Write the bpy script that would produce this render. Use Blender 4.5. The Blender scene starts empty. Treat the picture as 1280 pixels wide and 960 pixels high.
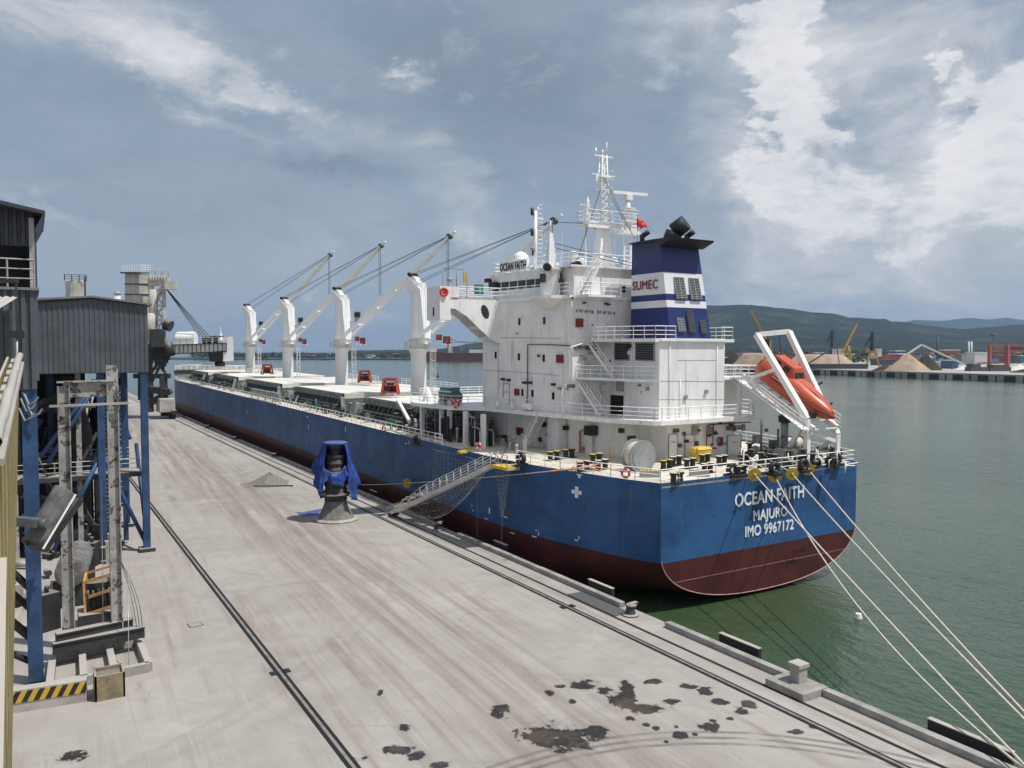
import bpy, bmesh, math, random
from mathutils import Vector, Matrix, noise
R = math.radians
random.seed(7)
scene = bpy.context.scene
COL = scene.collection
# ---------------------------------------------------------------- camera
TH = 0.54163                      # heading, clockwise from +Y (the quay direction)
PITCH = math.atan(42/1000)
FPX = 1000.0
CAM = Vector((0, 0, 16))
Fw = Vector((math.sin(TH)*math.cos(PITCH), math.cos(TH)*math.cos(PITCH), -math.sin(PITCH)))
Rt = Vector((math.cos(TH), -math.sin(TH), 0))
Up = Rt.cross(Fw)
cd = bpy.data.cameras.new('camera'); cam = bpy.data.objects.new('camera', cd); COL.objects.link(cam)
cam.matrix_world = Matrix((( Rt.x, Up.x, -Fw.x, CAM.x), (Rt.y, Up.y, -Fw.y, CAM.y), (Rt.z, Up.z, -Fw.z, CAM.z), (0,0,0,1)))
cd.sensor_width = 36; cd.lens = FPX/1280*36; cd.clip_start = 0.3; cd.clip_end = 60000
scene.camera = cam
def ray(px, py): return Fw + Rt*((px-640)/FPX) - Up*((py-480)/FPX)
def at(px, py, z=None, x=None, y=None, d=None):
    """a surveyed point of the photo placed on a real plane z=, x=, y= or at depth d"""
    r = ray(px, py)
    if z is not None: t = (z-CAM.z)/r.z
    elif x is not None: t = (x-CAM.x)/r.x
    elif y is not None: t = (y-CAM.y)/r.y
    else: t = d
    return CAM + r*t
# ---------------------------------------------------------------- mesh builder
class MB:
    def __init__(s): s.v=[]; s.f=[]; s.m=[]; s.mi=0; s.sm=[]; s.smooth=False
    def face(s, idx): s.f.append(tuple(idx)); s.m.append(s.mi); s.sm.append(s.smooth)
    def pts(s, ps):
        b=len(s.v); s.v += [tuple(p) for p in ps]; return b
    def poly(s, ps):
        b=s.pts(ps); s.face(range(b,b+len(ps)))
    def hexa(s, p):    # 8 points: bottom 4 ccw, top 4 ccw
        b=s.pts(p)
        for q in ((3,2,1,0),(4,5,6,7),(0,1,5,4),(1,2,6,5),(2,3,7,6),(3,0,4,7)): s.face([b+i for i in q])
    def box(s, x0,x1,y0,y1,z0,z1):
        if x0>x1: x0,x1=x1,x0
        if y0>y1: y0,y1=y1,y0
        if z0>z1: z0,z1=z1,z0
        s.hexa([(x0,y0,z0),(x1,y0,z0),(x1,y1,z0),(x0,y1,z0),(x0,y0,z1),(x1,y0,z1),(x1,y1,z1),(x0,y1,z1)])
    def cbox(s, c, sx, sy, sz, rz=0, base=False):
        c=Vector(c); ca,sa=math.cos(rz),math.sin(rz); z0=0 if base else -sz/2; z1=z0+sz
        q=[]
        for z in (z0,z1):
            for a,b in ((-1,-1),(1,-1),(1,1),(-1,1)):
                x,y=a*sx/2,b*sy/2; q.append((c.x+x*ca-y*sa, c.y+x*sa+y*ca, c.z+z))
        s.hexa(q)
    def frame(s, d):
        d=d.normalized(); u=Vector((0,0,1))
        if abs(d.z)>0.98: u=Vector((0,1,0))
        a=d.cross(u).normalized(); b=a.cross(d).normalized(); return a,b
    def beam(s, p, q, w, h=None):
        p,q=Vector(p),Vector(q); h=h or w
        if (q-p).length<1e-6: return
        a,b=s.frame(q-p); a=a*w/2; b=b*h/2
        s.hexa([p-a-b,p+a-b,p+a+b,p-a+b,q-a-b,q+a-b,q+a+b,q-a+b])
    def tube(s, p, q, r, r2=None, n=8, cap=True):
        p,q=Vector(p),Vector(q); r2=r if r2 is None else r2
        if (q-p).length<1e-6: return
        a,b=s.frame(q-p); o=s.smooth; s.smooth=n>4
        ps=[p+(a*math.cos(2*math.pi*i/n)+b*math.sin(2*math.pi*i/n))*r for i in range(n)]+[q+(a*math.cos(2*math.pi*i/n)+b*math.sin(2*math.pi*i/n))*r2 for i in range(n)]
        k=s.pts(ps)
        for i in range(n): j=(i+1)%n; s.face((k+i,k+j,k+n+j,k+n+i))
        s.smooth=False
        if cap: s.face([k+i for i in range(n)][::-1]); s.face([k+n+i for i in range(n)])
        s.smooth=o
    def path(s, ps, r, n=6):
        ps=[Vector(p) for p in ps]; o=s.smooth; s.smooth=True; rings=[]
        for i,p in enumerate(ps):
            d=(ps[min(i+1,len(ps)-1)]-ps[max(i-1,0)])
            a,b=s.frame(d); rings.append(s.pts([p+(a*math.cos(2*math.pi*k/n)+b*math.sin(2*math.pi*k/n))*r for k in range(n)]))
        for i in range(len(rings)-1):
            for k in range(n): j=(k+1)%n; s.face((rings[i]+k,rings[i]+j,rings[i+1]+j,rings[i+1]+k))
        s.smooth=o
    def prism(s, poly, z0, z1, top=None):
        top=top or poly; n=len(poly)
        k=s.pts([(p[0],p[1],z0) for p in poly]+[(p[0],p[1],z1) for p in top])
        for i in range(n): j=(i+1)%n; s.face((k+i,k+j,k+n+j,k+n+i))
        s.face([k+i for i in range(n)][::-1]); s.face([k+n+i for i in range(n)])
    def extr(s, pts, off):   # planar polygon of 3D points pushed along off
        off=Vector(off); n=len(pts); k=s.pts([Vector(p) for p in pts]+[Vector(p)+off for p in pts])
        for i in range(n): j=(i+1)%n; s.face((k+i,k+j,k+n+j,k+n+i))
        s.face([k+i for i in range(n)][::-1]); s.face([k+n+i for i in range(n)])
    def lathe(s, prof, c, n=20, axis=None, wob=0):
        c=Vector(c); rings=[]; o=s.smooth
        ax=Vector(axis).normalized() if axis else Vector((0,0,1))
        if axis: a,b=s.frame(ax)
        else: a,b=Vector((1,0,0)),Vector((0,1,0))
        for r,z in prof:
            rings.append(s.pts([c+ax*z+(a*math.cos(2*math.pi*k/n)+b*math.sin(2*math.pi*k/n))*(r*(1+wob*math.sin(k*5.1+z*3)*0.5)) for k in range(n)]))
        for i in range(len(rings)-1):
            for k in range(n): j=(k+1)%n; s.face((rings[i]+k,rings[i]+j,rings[i+1]+j,rings[i+1]+k))
        s.smooth=False; s.face([rings[0]+k for k in range(n)][::-1]); s.face([rings[-1]+k for k in range(n)]); s.smooth=o
    def ring(s, c, ax, R0, r, n=18, m=8):
        c=Vector(c); ax=Vector(ax).normalized(); a,b=s.frame(ax); o=s.smooth; s.smooth=True; rg=[]
        for i in range(n):
            t=2*math.pi*i/n; d=a*math.cos(t)+b*math.sin(t)
            rg.append(s.pts([c+d*(R0+r*math.cos(2*math.pi*k/m))+ax*r*math.sin(2*math.pi*k/m) for k in range(m)]))
        for i in range(n):
            for k in range(m): j=(k+1)%m; i2=(i+1)%n; s.face((rg[i]+k,rg[i2]+k,rg[i2]+j,rg[i]+j))
        s.smooth=o
    def rail(s, pts, h=1.05, sp=1.6, r=0.032, bars=3, closed=False):
        pts=[Vector(p) for p in pts]
        if closed: pts.append(pts[0])
        for p,q in zip(pts,pts[1:]):
            L=(q-p).length; n=max(1,round(L/sp))
            for b in range(bars):
                z=Vector((0,0,h*(b+1)/bars)); s.tube(p+z,q+z,r if b==bars-1 else r*.75,n=4,cap=False)
            for i in range(n+1):
                c=p.lerp(q,i/n); s.tube(c,c+Vector((0,0,h)),r*1.15,n=4,cap=False)
    def net(s, f, nu, nv, r):    # a knotted net: f(u,v)->point
        g=[[Vector(f(i/nu,j/nv)) for j in range(nv+1)] for i in range(nu+1)]
        for i in range(nu+1):
            for j in range(nv+1):
                if i<nu: s.tube(g[i][j],g[i+1][j],r,n=3,cap=False)
                if j<nv: s.tube(g[i][j],g[i][j+1],r,n=3,cap=False)
    def build(s, name, mat, parent=None, bevel=0):
        me=bpy.data.meshes.new(name); me.from_pydata(s.v,[],s.f)
        mats=mat if isinstance(mat,(list,tuple)) else [mat]
        for m in mats: me.materials.append(m)
        me.polygons.foreach_set('material_index', s.m); me.polygons.foreach_set('use_smooth', s.sm)
        me.update()
        bm=bmesh.new(); bm.from_mesh(me); bmesh.ops.recalc_face_normals(bm, faces=bm.faces[:]); bm.to_mesh(me); bm.free()
        o=bpy.data.objects.new(name, me); COL.objects.link(o)
        if parent: par(o,parent)
        if bevel:
            b=o.modifiers.new('bevel','BEVEL'); b.width=bevel; b.segments=2; b.limit_method='ANGLE'
        return o
def par(o, p):
    o.parent=p
    m=MWORLD.get(p.name, None)
    o.matrix_parent_inverse=(m if m is not None else Matrix.Identity(4)).inverted()
MWORLD={}
def thing(name,label,cat,loc=(0,0,0),group=None,rz=0):
    o=bpy.data.objects.new(name,None); COL.objects.link(o); o.empty_display_size=.5
    o.location=loc; o.rotation_euler=(0,0,rz)
    MWORLD[o.name]=Matrix.Translation(Vector(loc))@Matrix.Rotation(rz,4,'Z')
    o['label']=label; o['category']=cat
    if group: o['group']=group
    return o
def tag(o,label,cat,group=None):
    o['label']=label; o['category']=cat
    if group: o['group']=group
    return o
def struct(o): o['kind']='structure'; return o
def copy_tree(o, parent=None):
    c=o.copy(); COL.objects.link(c); c.parent=parent
    for ch in o.children: copy_tree(ch,c)
    return c
def text_mesh(name, body, size, origin, xdir, ydir, mat, parent, ext=0.02, align='LEFT', bold=0.0, width=None):
    cu=bpy.data.curves.new(name,'FONT'); cu.body=body; cu.size=size; cu.extrude=ext; cu.align_x=align; cu.space_character=1.06
    t=bpy.data.objects.new(name,cu); COL.objects.link(t); bpy.context.view_layer.update()
    dg=bpy.context.evaluated_depsgraph_get(); me=bpy.data.meshes.new_from_object(t.evaluated_get(dg))
    bpy.data.objects.remove(t)
    X=Vector(xdir).normalized(); Y=Vector(ydir).normalized(); Z=X.cross(Y)
    xs=[v.co.x for v in me.vertices]; sc=1
    if width: sc=width/(max(xs)-min(xs))
    O=Vector(origin); x0=min(xs)
    if bold:
        bm=bmesh.new(); bm.from_mesh(me); base=bm.verts[:]+bm.edges[:]+bm.faces[:]
        for k,(dx,dy) in enumerate(((bold,0),(-bold,0),(0,bold),(0,-bold))):
            r=bmesh.ops.duplicate(bm,geom=base); vs_=[g for g in r['geom'] if isinstance(g,bmesh.types.BMVert)]
            for v in vs_: v.co.x+=dx; v.co.y+=dy; v.co.z+=.0015*(k+1)
        bm.to_mesh(me); bm.free()
    for v in me.vertices: v.co=O+X*((v.co.x-x0)*sc)+Y*v.co.y+Z*v.co.z
    me.materials.clear(); me.materials.append(mat)
    o=bpy.data.objects.new(name,me); COL.objects.link(o)
    if parent: par(o,parent)
    return o
# ---------------------------------------------------------------- node helpers
class NT:
    def __init__(s,nt): s.nt=nt; s.n=nt.nodes; s.l=nt.links
    def new(s,t,**k):
        n=s.n.new(t)
        for a,b in k.items(): setattr(n,a,b)
        return n
    def set(s,inp,v):
        if v is None: return
        if isinstance(v,bpy.types.NodeSocket): s.l.new(v,inp)
        elif isinstance(v,(tuple,list)) and len(v)==3 and inp.type=='RGBA': inp.default_value=(*v,1)
        else: inp.default_value=v
    def m(s,op,a,b=None,c=None,clamp=False):
        n=s.new('ShaderNodeMath',operation=op); n.use_clamp=clamp; s.set(n.inputs[0],a); s.set(n.inputs[1],b); s.set(n.inputs[2],c); return n.outputs[0]
    def mix(s,f,a,b,blend='MIX'):
        n=s.new('ShaderNodeMix',data_type='RGBA',blend_type=blend); s.set(n.inputs[0],f); s.set(n.inputs[6],a); s.set(n.inputs[7],b); return n.outputs[2]
    def ramp(s,f,stops,interp='LINEAR'):
        n=s.new('ShaderNodeValToRGB'); n.color_ramp.interpolation=interp; e=n.color_ramp.elements
        while len(e)<len(stops): e.new(.5)
        for el,(p,c) in zip(e,stops): el.position=p; el.color=(c,c,c,1) if not isinstance(c,(tuple,list)) else (*c,1)
        s.set(n.inputs[0],f); return n.outputs[0]
    def smooth(s,x,a,b):
        n=s.new('ShaderNodeMapRange',interpolation_type='SMOOTHSTEP'); s.set(n.inputs[0],x); s.set(n.inputs[1],a); s.set(n.inputs[2],b); return n.outputs[0]
    def noise(s,vec,scale,detail=4,rough=.55,dist=0):
        n=s.new('ShaderNodeTexNoise'); s.set(n.inputs['Vector'],vec); n.inputs['Scale'].default_value=scale; n.inputs['Detail'].default_value=detail; n.inputs['Roughness'].default_value=rough; n.inputs['Distortion'].default_value=dist; return n.outputs['Fac']
    def mapping(s,vec,scale=(1,1,1),loc=(0,0,0),rot=(0,0,0)):
        n=s.new('ShaderNodeMapping'); s.set(n.inputs[0],vec); n.inputs['Scale'].default_value=scale; n.inputs['Location'].default_value=loc; n.inputs['Rotation'].default_value=rot; return n.outputs[0]
    def sep(s,vec):
        n=s.new('ShaderNodeSeparateXYZ'); s.set(n.inputs[0],vec); return n.outputs
    def comb(s,x,y,z=0.0):
        n=s.new('ShaderNodeCombineXYZ'); s.set(n.inputs[0],x); s.set(n.inputs[1],y); s.set(n.inputs[2],z); return n.outputs[0]
    def obj(s): return s.new('ShaderNodeTexCoord').outputs['Object']
def mat(name):
    m=bpy.data.materials.new(name); m.use_nodes=True; n=NT(m.node_tree); b=m.node_tree.nodes['Principled BSDF']; return m,n,b
def paint(name,col,rough=.5,metal=0,var=.25,streak=0,rustc=(.16,.07,.03),scale=.6,bump=.0,dust=0,spec=.5,patch=0,pth=.60,psc=2.4):
    m,n,b=mat(name); o=n.obj()
    a=n.noise(o,scale,5,.6); f=n.noise(o,scale*9,3,.6)
    v=n.m('ADD',n.m('MULTIPLY',a,.7),n.m('MULTIPLY',f,.3))
    dark=tuple(c*(1-var) for c in col); lite=tuple(min(1,c*(1+var*.45)) for c in col)
    c=n.mix(n.smooth(v,.35,.65),dark,lite)
    if streak:
        s=n.noise(n.mapping(o,(2.6,2.6,.16)),1.3,5,.65); g=n.noise(o,.35,3)
        k=n.m('MULTIPLY',n.smooth(s,.62-.1*streak,.80),n.smooth(g,.42,.62)); c=n.mix(n.m('MULTIPLY',k,min(1,streak)),c,rustc)
        s2=n.noise(n.mapping(o,(1.1,1.1,.12),(3,5,1)),1.0,4,.6); c=n.mix(n.m('MULTIPLY',n.smooth(s2,.5,.75),.35*min(1,streak)),c,tuple(x*.55 for x in col))
    if patch:
        p=n.noise(o,psc,6,.75); c=n.mix(n.m('MULTIPLY',n.smooth(p,pth,pth+.035),patch),c,rustc)
    if dust:
        g=n.new('ShaderNodeNewGeometry').outputs['Normal']; z=n.sep(g)[2]
        c=n.mix(n.m('MULTIPLY',n.smooth(z,.3,.9),dust),c,(.40,.37,.34))
    n.set(b.inputs['Base Color'],c); b.inputs['Metallic'].default_value=metal
    n.set(b.inputs['Roughness'],n.m('ADD',n.m('MULTIPLY',f,.25),rough-.12))
    b.inputs['Specular IOR Level'].default_value=spec
    if bump:
        bn=n.new('ShaderNodeBump'); bn.inputs['Strength'].default_value=bump; bn.inputs['Distance'].default_value=.03; n.set(bn.inputs['Height'],f); n.set(b.inputs['Normal'],bn.outputs[0])
    return m
M={}
M['white']=paint('white_ship_paint',(.74,.74,.73),.42,var=.12,streak=1.0,rustc=(.33,.20,.12),patch=.25,rustc2=None) if False else paint('white_ship_paint',(.80,.80,.79),.42,var=.09,streak=1.0,rustc=(.36,.23,.14),patch=.3,pth=.64,psc=1.5)
M['whitec']=paint('white_crane_paint',(.78,.78,.77),.4,var=.06,streak=.2,rustc=(.35,.25,.16))
M['rail']=paint('white_rail_paint',(.80,.79,.76),.45,var=.12)
M['cream']=paint('cream_deck_paint',(.62,.57,.47),.6,var=.25,scale=.35,patch=.55,rustc=(.25,.17,.12),pth=.56,psc=.9)
M['hatch']=paint('hatch_cover_paint',(.66,.64,.58),.6,var=.18,scale=.25,patch=.2,rustc=(.4,.32,.25))
M['coam']=paint('grey_green_coaming_paint',(.13,.15,.14),.6,var=.5,scale=1.6,streak=.8,rustc=(.03,.03,.03))
M['dgrey']=paint('dark_grey_paint',(.09,.095,.10),.55,var=.35,scale=1)
M['mgrey']=paint('mid_grey_paint',(.27,.29,.29),.55,var=.25,streak=.3)
M['black']=paint('black_paint',(.015,.015,.017),.5,var=.3)
M['rubber']=paint('black_rubber',(.02,.02,.02),.75,var=.3,bump=.3)
M['glass']=paint('dark_window_glass',(.015,.02,.025),.12,var=.1)
M['glassb']=paint('bridge_window_glass',(.03,.045,.05),.08,var=.3)
M['yellow']=paint('yellow_paint',(.65,.45,.04),.5,var=.2,patch=.15)
M['bin']=paint('yellow_bin_plastic',(.68,.45,.05),.5,var=.15,scale=2)
M['red']=paint('red_paint',(.20,.022,.02),.5,var=.3)
M['grab']=paint('red_grab_paint',(.42,.055,.03),.5,var=.4,scale=1.5,patch=.4,rustc=(.03,.02,.02))
M['buoy']=paint('red_lifebuoy',(.60,.06,.03),.5,var=.15)
M['dred']=paint('dark_red_pipe',(.16,.02,.02),.5,var=.2)
M['orange']=paint('orange_boat_paint',(.50,.088,.034),.38,var=.15,scale=.8,streak=.35,rustc=(.30,.06,.03))
M['orangep']=paint('orange_pipe',(.50,.17,.04),.5,var=.3)
M['net']=paint('pale_rope_net',(.42,.41,.39),.9)
M['rope']=paint('pale_mooring_rope',(.60,.54,.46),.9,var=.2,scale=5)
M['wire']=paint('black_wire_rope',(.02,.022,.03),.6)
M['gsteel']=paint('galvanised_steel',(.42,.42,.41),.45,metal=.3,var=.3,scale=1.5,streak=.3)
M['letter']=paint('white_lettering',(.75,.78,.82),.5,var=.1)
M['blettr']=paint('black_lettering',(.012,.012,.014),.5)
M['rlettr']=paint('dark_red_lettering',(.20,.008,.03),.5)
M['flag']=paint('red_flag_cloth',(.62,.02,.02),.8)
M['bluesteel']=paint('blue_painted_steel',(.020,.062,.155),.55,var=.45,scale=.8,streak=.9,rustc=(.06,.055,.055),patch=.5,pth=.58)
M['gpost']=paint('flaking_grey_post',(.34,.33,.31),.7,var=.3,scale=1.2,patch=.9,rustc=(.05,.03,.025),streak=.6,pth=.535,psc=1.8)
M['clad']=paint('grey_corrugated_sheet',(.085,.10,.115),.55,var=.25,streak=.6,rustc=(.12,.10,.09),metal=.2)
M['clad2']=paint('dark_corrugated_sheet',(.05,.058,.066),.55,var=.3,streak=.5,metal=.2)
M['roof']=paint('dusty_roof_sheet',(.16,.165,.17),.6,var=.3,dust=.5)
M['wbox']=paint('rusty_ochre_box',(.24,.195,.11),.8,var=.4,scale=2,patch=.4,rustc=(.12,.07,.04),dust=.5)
M['ystruct']=paint('dusty_yellow_paint',(.30,.25,.105),.7,var=.3,scale=1.5,patch=.35,rustc=(.18,.13,.07),dust=.9)
M['dustb']=paint('dusty_black_steel',(.035,.035,.037),.7,var=.4,dust=.8)
M['dustw']=paint('dusty_pale_steel',(.36,.34,.31),.75,var=.25,dust=.6,patch=.3,rustc=(.12,.08,.05))
M['loader']=paint('weathered_loader_paint',(.44,.43,.39),.65,var=.3,streak=1,patch=.5,rustc=(.12,.09,.07),dust=.4)
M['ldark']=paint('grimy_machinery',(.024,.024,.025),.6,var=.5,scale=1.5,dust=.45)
M['tarp']=paint('blue_tarpaulin',(.016,.055,.28),.6,var=.55,scale=1.6,bump=.6,dust=.15)
M['bellow']=paint('black_bellows_fabric',(.045,.044,.042),.8,var=.6,scale=1.4,dust=.25,bump=.6)
M['canvas']=paint('dusty_canvas',(.30,.285,.26),.85,var=.3,scale=2,bump=.4)
M['sand']=paint('pale_sand',(.37,.28,.20),.95,var=.25,scale=.15,bump=.6)
M['sandg']=paint('grey_brown_grain',(.20,.185,.155),.95,var=.3,scale=4,bump=.6)
M['coal']=paint('dark_ore',(.05,.035,.028),.95,var=.35,scale=.1)
M['fconc']=paint('far_quay_concrete',(.36,.34,.31),.9,var=.3,scale=.05)
M['cope']=paint('cope_concrete',(.30,.285,.265),.85,var=.3,scale=.8,bump=.3,patch=.15,rustc=(.2,.17,.14))
M['iron']=paint('worn_rail_steel',(.30,.28,.26),.5,metal=.4,var=.3,scale=2)
M['gap']=paint('groove_dark',(.008,.008,.008),.9)
M['orangef']=paint('orange_machine_paint',(.55,.30,.08),.55,var=.3,patch=.4,rustc=(.06,.04,.03))
M['dome']=paint('white_fibreglass',(.80,.81,.82),.3,var=.03)
M['teal']=paint('teal_canopy',(.05,.20,.24),.5,var=.2)
M['pred']=paint('far_crane_red',(.36,.10,.07),.6,var=.2)
M['farblue']=paint('far_blue_sheet',(.06,.13,.28),.6)
M['farwht']=paint('far_white_sheet',(.62,.62,.6),.6,var=.2)
M['maroon']=paint('maroon_hull',(.10,.022,.026),.5,var=.2,scale=.1)
M['fgreen']=paint('far_green_crane',(.03,.055,.06),.6)
M['fyel']=paint('far_yellow_crane',(.42,.27,.07),.6)
# hull: blue topsides, red boot below, decided by the height of the paint line
def hull_mat():
    m,n,b=mat('hull_paint'); o=n.obj(); x,y,z=n.sep(o)
    a=n.noise(o,.25,5,.6); f=n.noise(o,2.5,4,.6)
    blue=n.mix(n.smooth(a,.3,.7),(.016,.055,.145),(.030,.102,.250))
    st=n.noise(n.mapping(o,(1,1,.10)),.9,5,.65)
    blue=n.mix(n.m('MULTIPLY',n.smooth(st,.56,.78),.6),blue,(.010,.028,.06))
    sp=n.noise(n.mapping(o,(1,1,.35),(9,2,4)),.55,6,.7)
    blue=n.mix(n.m('MULTIPLY',n.smooth(sp,.60,.68),.5),blue,(.08,.12,.18))
    scr=n.noise(n.mapping(o,(1,.25,1.5),(2,2,9)),.9,6,.75)
    blue=n.mix(n.m('MULTIPLY',n.smooth(scr,.60,.66),.45),blue,(.012,.03,.06))
    red=n.mix(n.smooth(a,.3,.7),(.040,.009,.008),(.082,.019,.017))
    red=n.mix(n.m('MULTIPLY',n.smooth(st,.5,.75),.6),red,(.05,.02,.018))
    # weld seams / rust runs
    sc=n.noise(n.mapping(o,(2,2,.2),(1,7,2)),1.6,5,.7)
    isred=n.m('LESS_THAN',z,1.15)
    c=n.mix(isred,blue,red)
    # faint lighter repaint band just above the boot line
    band=n.m('MULTIPLY',n.m('LESS_THAN',z,2.25),n.m('SUBTRACT',1.0,isred))
    c=n.mix(n.m('MULTIPLY',band,.12),c,(.03,.15,.36))
    c=n.mix(n.m('MULTIPLY',n.smooth(sc,.61,.76),.6),c,(.11,.06,.04))
    n.set(b.inputs['Base Color'],c)
    n.set(b.inputs['Roughness'],n.m('ADD',.34,n.m('MULTIPLY',f,.3))); b.inputs['Specular IOR Level'].default_value=.3
    # plate undulation
    w=n.new('ShaderNodeTexBrick'); 
    bn=n.new('ShaderNodeBump'); bn.inputs['Strength'].default_value=.35; bn.inputs['Distance'].default_value=.12
    br=n.noise(n.mapping(o,(.5,.5,.25)),1.1,2); ln=n.m('ABSOLUTE',n.m('SUBTRACT',n.m('FRACT',n.m('MULTIPLY',z,.36)),.5))
    lx=n.m('ABSOLUTE',n.m('SUBTRACT',n.m('FRACT',n.m('MULTIPLY',n.m('ADD',y,x),.11)),.5))
    seam=n.m('MINIMUM',n.smooth(ln,.0,.012),n.smooth(lx,.0,.006))
    c=n.mix(n.m('MULTIPLY',n.m('SUBTRACT',1.0,seam),.30),c,(.02,.03,.05)); n.set(b.inputs['Base Color'],c)
    dent=n.m('MULTIPLY',n.m('SINE',n.m('MULTIPLY',n.m('ADD',y,x),7.6)),n.noise(o,.5,2))
    n.n.remove(w)
    n.set(bn.inputs['Height'],n.m('ADD',n.m('ADD',n.m('MULTIPLY',br,.7),n.m('MULTIPLY',dent,.035)),n.m('MULTIPLY',seam,.12))); n.set(b.inputs['Normal'],bn.outputs[0])
    return m
M['hull']=hull_mat()
def funnel_mat():
    m,n,b=mat('funnel_paint'); o=n.obj(); z=n.sep(o)[2]
    inw=n.m('MAXIMUM',n.m('MULTIPLY',n.m('GREATER_THAN',z,20.75),n.m('LESS_THAN',z,22.6)),n.m('MULTIPLY',n.m('GREATER_THAN',z,19.6),n.m('LESS_THAN',z,20.2)))
    a=n.noise(o,.7,4)
    c=n.mix(inw,n.mix(a,(.010,.018,.10),(.016,.03,.15)),n.mix(a,(.62,.63,.65),(.74,.74,.74)))
    soot=n.m('MULTIPLY',n.smooth(n.m('ADD',z,n.m('MULTIPLY',a,2)),24.8,26.5),.8)
    c=n.mix(soot,c,(.01,.01,.012))
    n.set(b.inputs['Base Color'],c); b.inputs['Roughness'].default_value=.4; return m
M['funnel']=funnel_mat()
def hazard_mat():
    m,n,b=mat('hazard_stripes'); x,y,z=n.sep(n.obj())
    s=n.m('FRACT',n.m('ADD',n.m('MULTIPLY',x,2.2),n.m('MULTIPLY',z,-1.1)))
    w=n.noise(n.obj(),6,5,.7)
    c=n.mix(n.m('GREATER_THAN',s,.5),(.012,.012,.012),(.50,.32,.03)); c=n.mix(n.m('MULTIPLY',n.smooth(w,.55,.7),.6),c,(.2,.18,.15))
    n.set(b.inputs['Base Color'],c); b.inputs['Roughness'].default_value=.7; return m
M['hazard']=hazard_mat()
def grate_mat():
    m,n,b=mat('open_grating'); x,y,z=n.sep(n.obj())
    a=n.m('MINIMUM',n.m('FRACT',n.m('MULTIPLY',x,9)),n.m('FRACT',n.m('MULTIPLY',y,9)))
    n.set(b.inputs['Base Color'],n.mix(n.m('GREATER_THAN',a,.35),(.13,.13,.125),(.03,.03,.03))); b.inputs['Roughness'].default_value=.6; return m
M['grate']=grate_mat()
def hill_mat(name,c1,c2,c3):
    m,n,b=mat(name); o=n.obj()
    a=n.noise(o,.004,6,.65); f=n.noise(o,.03,6,.75); g=n.noise(o,.0016,4,.6)
    c=n.mix(n.smooth(f,.35,.65),c1,c2); c=n.mix(n.m('MULTIPLY',n.smooth(a,.5,.66),.7),c,c3)
    n.set(b.inputs['Base Color'],c); b.inputs['Roughness'].default_value=1; b.inputs['Specular IOR Level'].default_value=.05
    bn=n.new('ShaderNodeBump'); bn.inputs['Strength'].default_value=1; bn.inputs['Distance'].default_value=22; n.set(bn.inputs['Height'],f); n.set(b.inputs['Normal'],bn.outputs[0])
    return m
M['hill']=hill_mat('wooded_hill',(.009,.017,.013),(.030,.045,.030),(.075,.085,.055))
M['land']=hill_mat('far_land',(.018,.022,.018),(.03,.035,.028),(.05,.05,.04))
def water_mat():
    m,n,b=mat('harbour_water'); o=n.obj()
    big=n.noise(o,.012,3,.5)
    c=n.mix(n.smooth(big,.35,.65),(.034,.062,.028),(.050,.078,.038))
    n.set(b.inputs['Base Color'],c); b.inputs['IOR'].default_value=1.5; b.inputs['Specular IOR Level'].default_value=.5
    n.set(b.inputs['Roughness'],n.m('ADD',.05,n.m('MULTIPLY',n.noise(n.mapping(o,(1,.35,1),rot=(0,0,.5)),.03,4,.6),.14)))
    w1=n.noise(n.mapping(o,(1,.55,1),rot=(0,0,.35)),.42,4,.55,.4); w2=n.noise(n.mapping(o,(1,.6,1),rot=(0,0,-.2)),2.0,4,.6); w3=n.noise(o,.07,3,.5)
    h=n.m('ADD',n.m('ADD',n.m('MULTIPLY',w1,.50),n.m('MULTIPLY',w2,.20)),n.m('MULTIPLY',w3,.7))
    bn=n.new('ShaderNodeBump'); bn.inputs['Strength'].default_value=.85; bn.inputs['Distance'].default_value=.55; n.set(bn.inputs['Height'],h); n.set(b.inputs['Normal'],bn.outputs[0])
    return m
M['water']=water_mat()
def circ3(a,b,c):
    ax,ay,bx,by,cx,cy=a.x,a.y,b.x,b.y,c.x,c.y; d=2*(ax*(by-cy)+bx*(cy-ay)+cx*(ay-by))
    ux=((ax*ax+ay*ay)*(by-cy)+(bx*bx+by*by)*(cy-ay)+(cx*cx+cy*cy)*(ay-by))/d
    uy=((ax*ax+ay*ay)*(cx-bx)+(bx*bx+by*by)*(ax-cx)+(cx*cx+cy*cy)*(bx-ax))/d
    return ux,uy,math.hypot(ax-ux,ay-uy)
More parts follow.
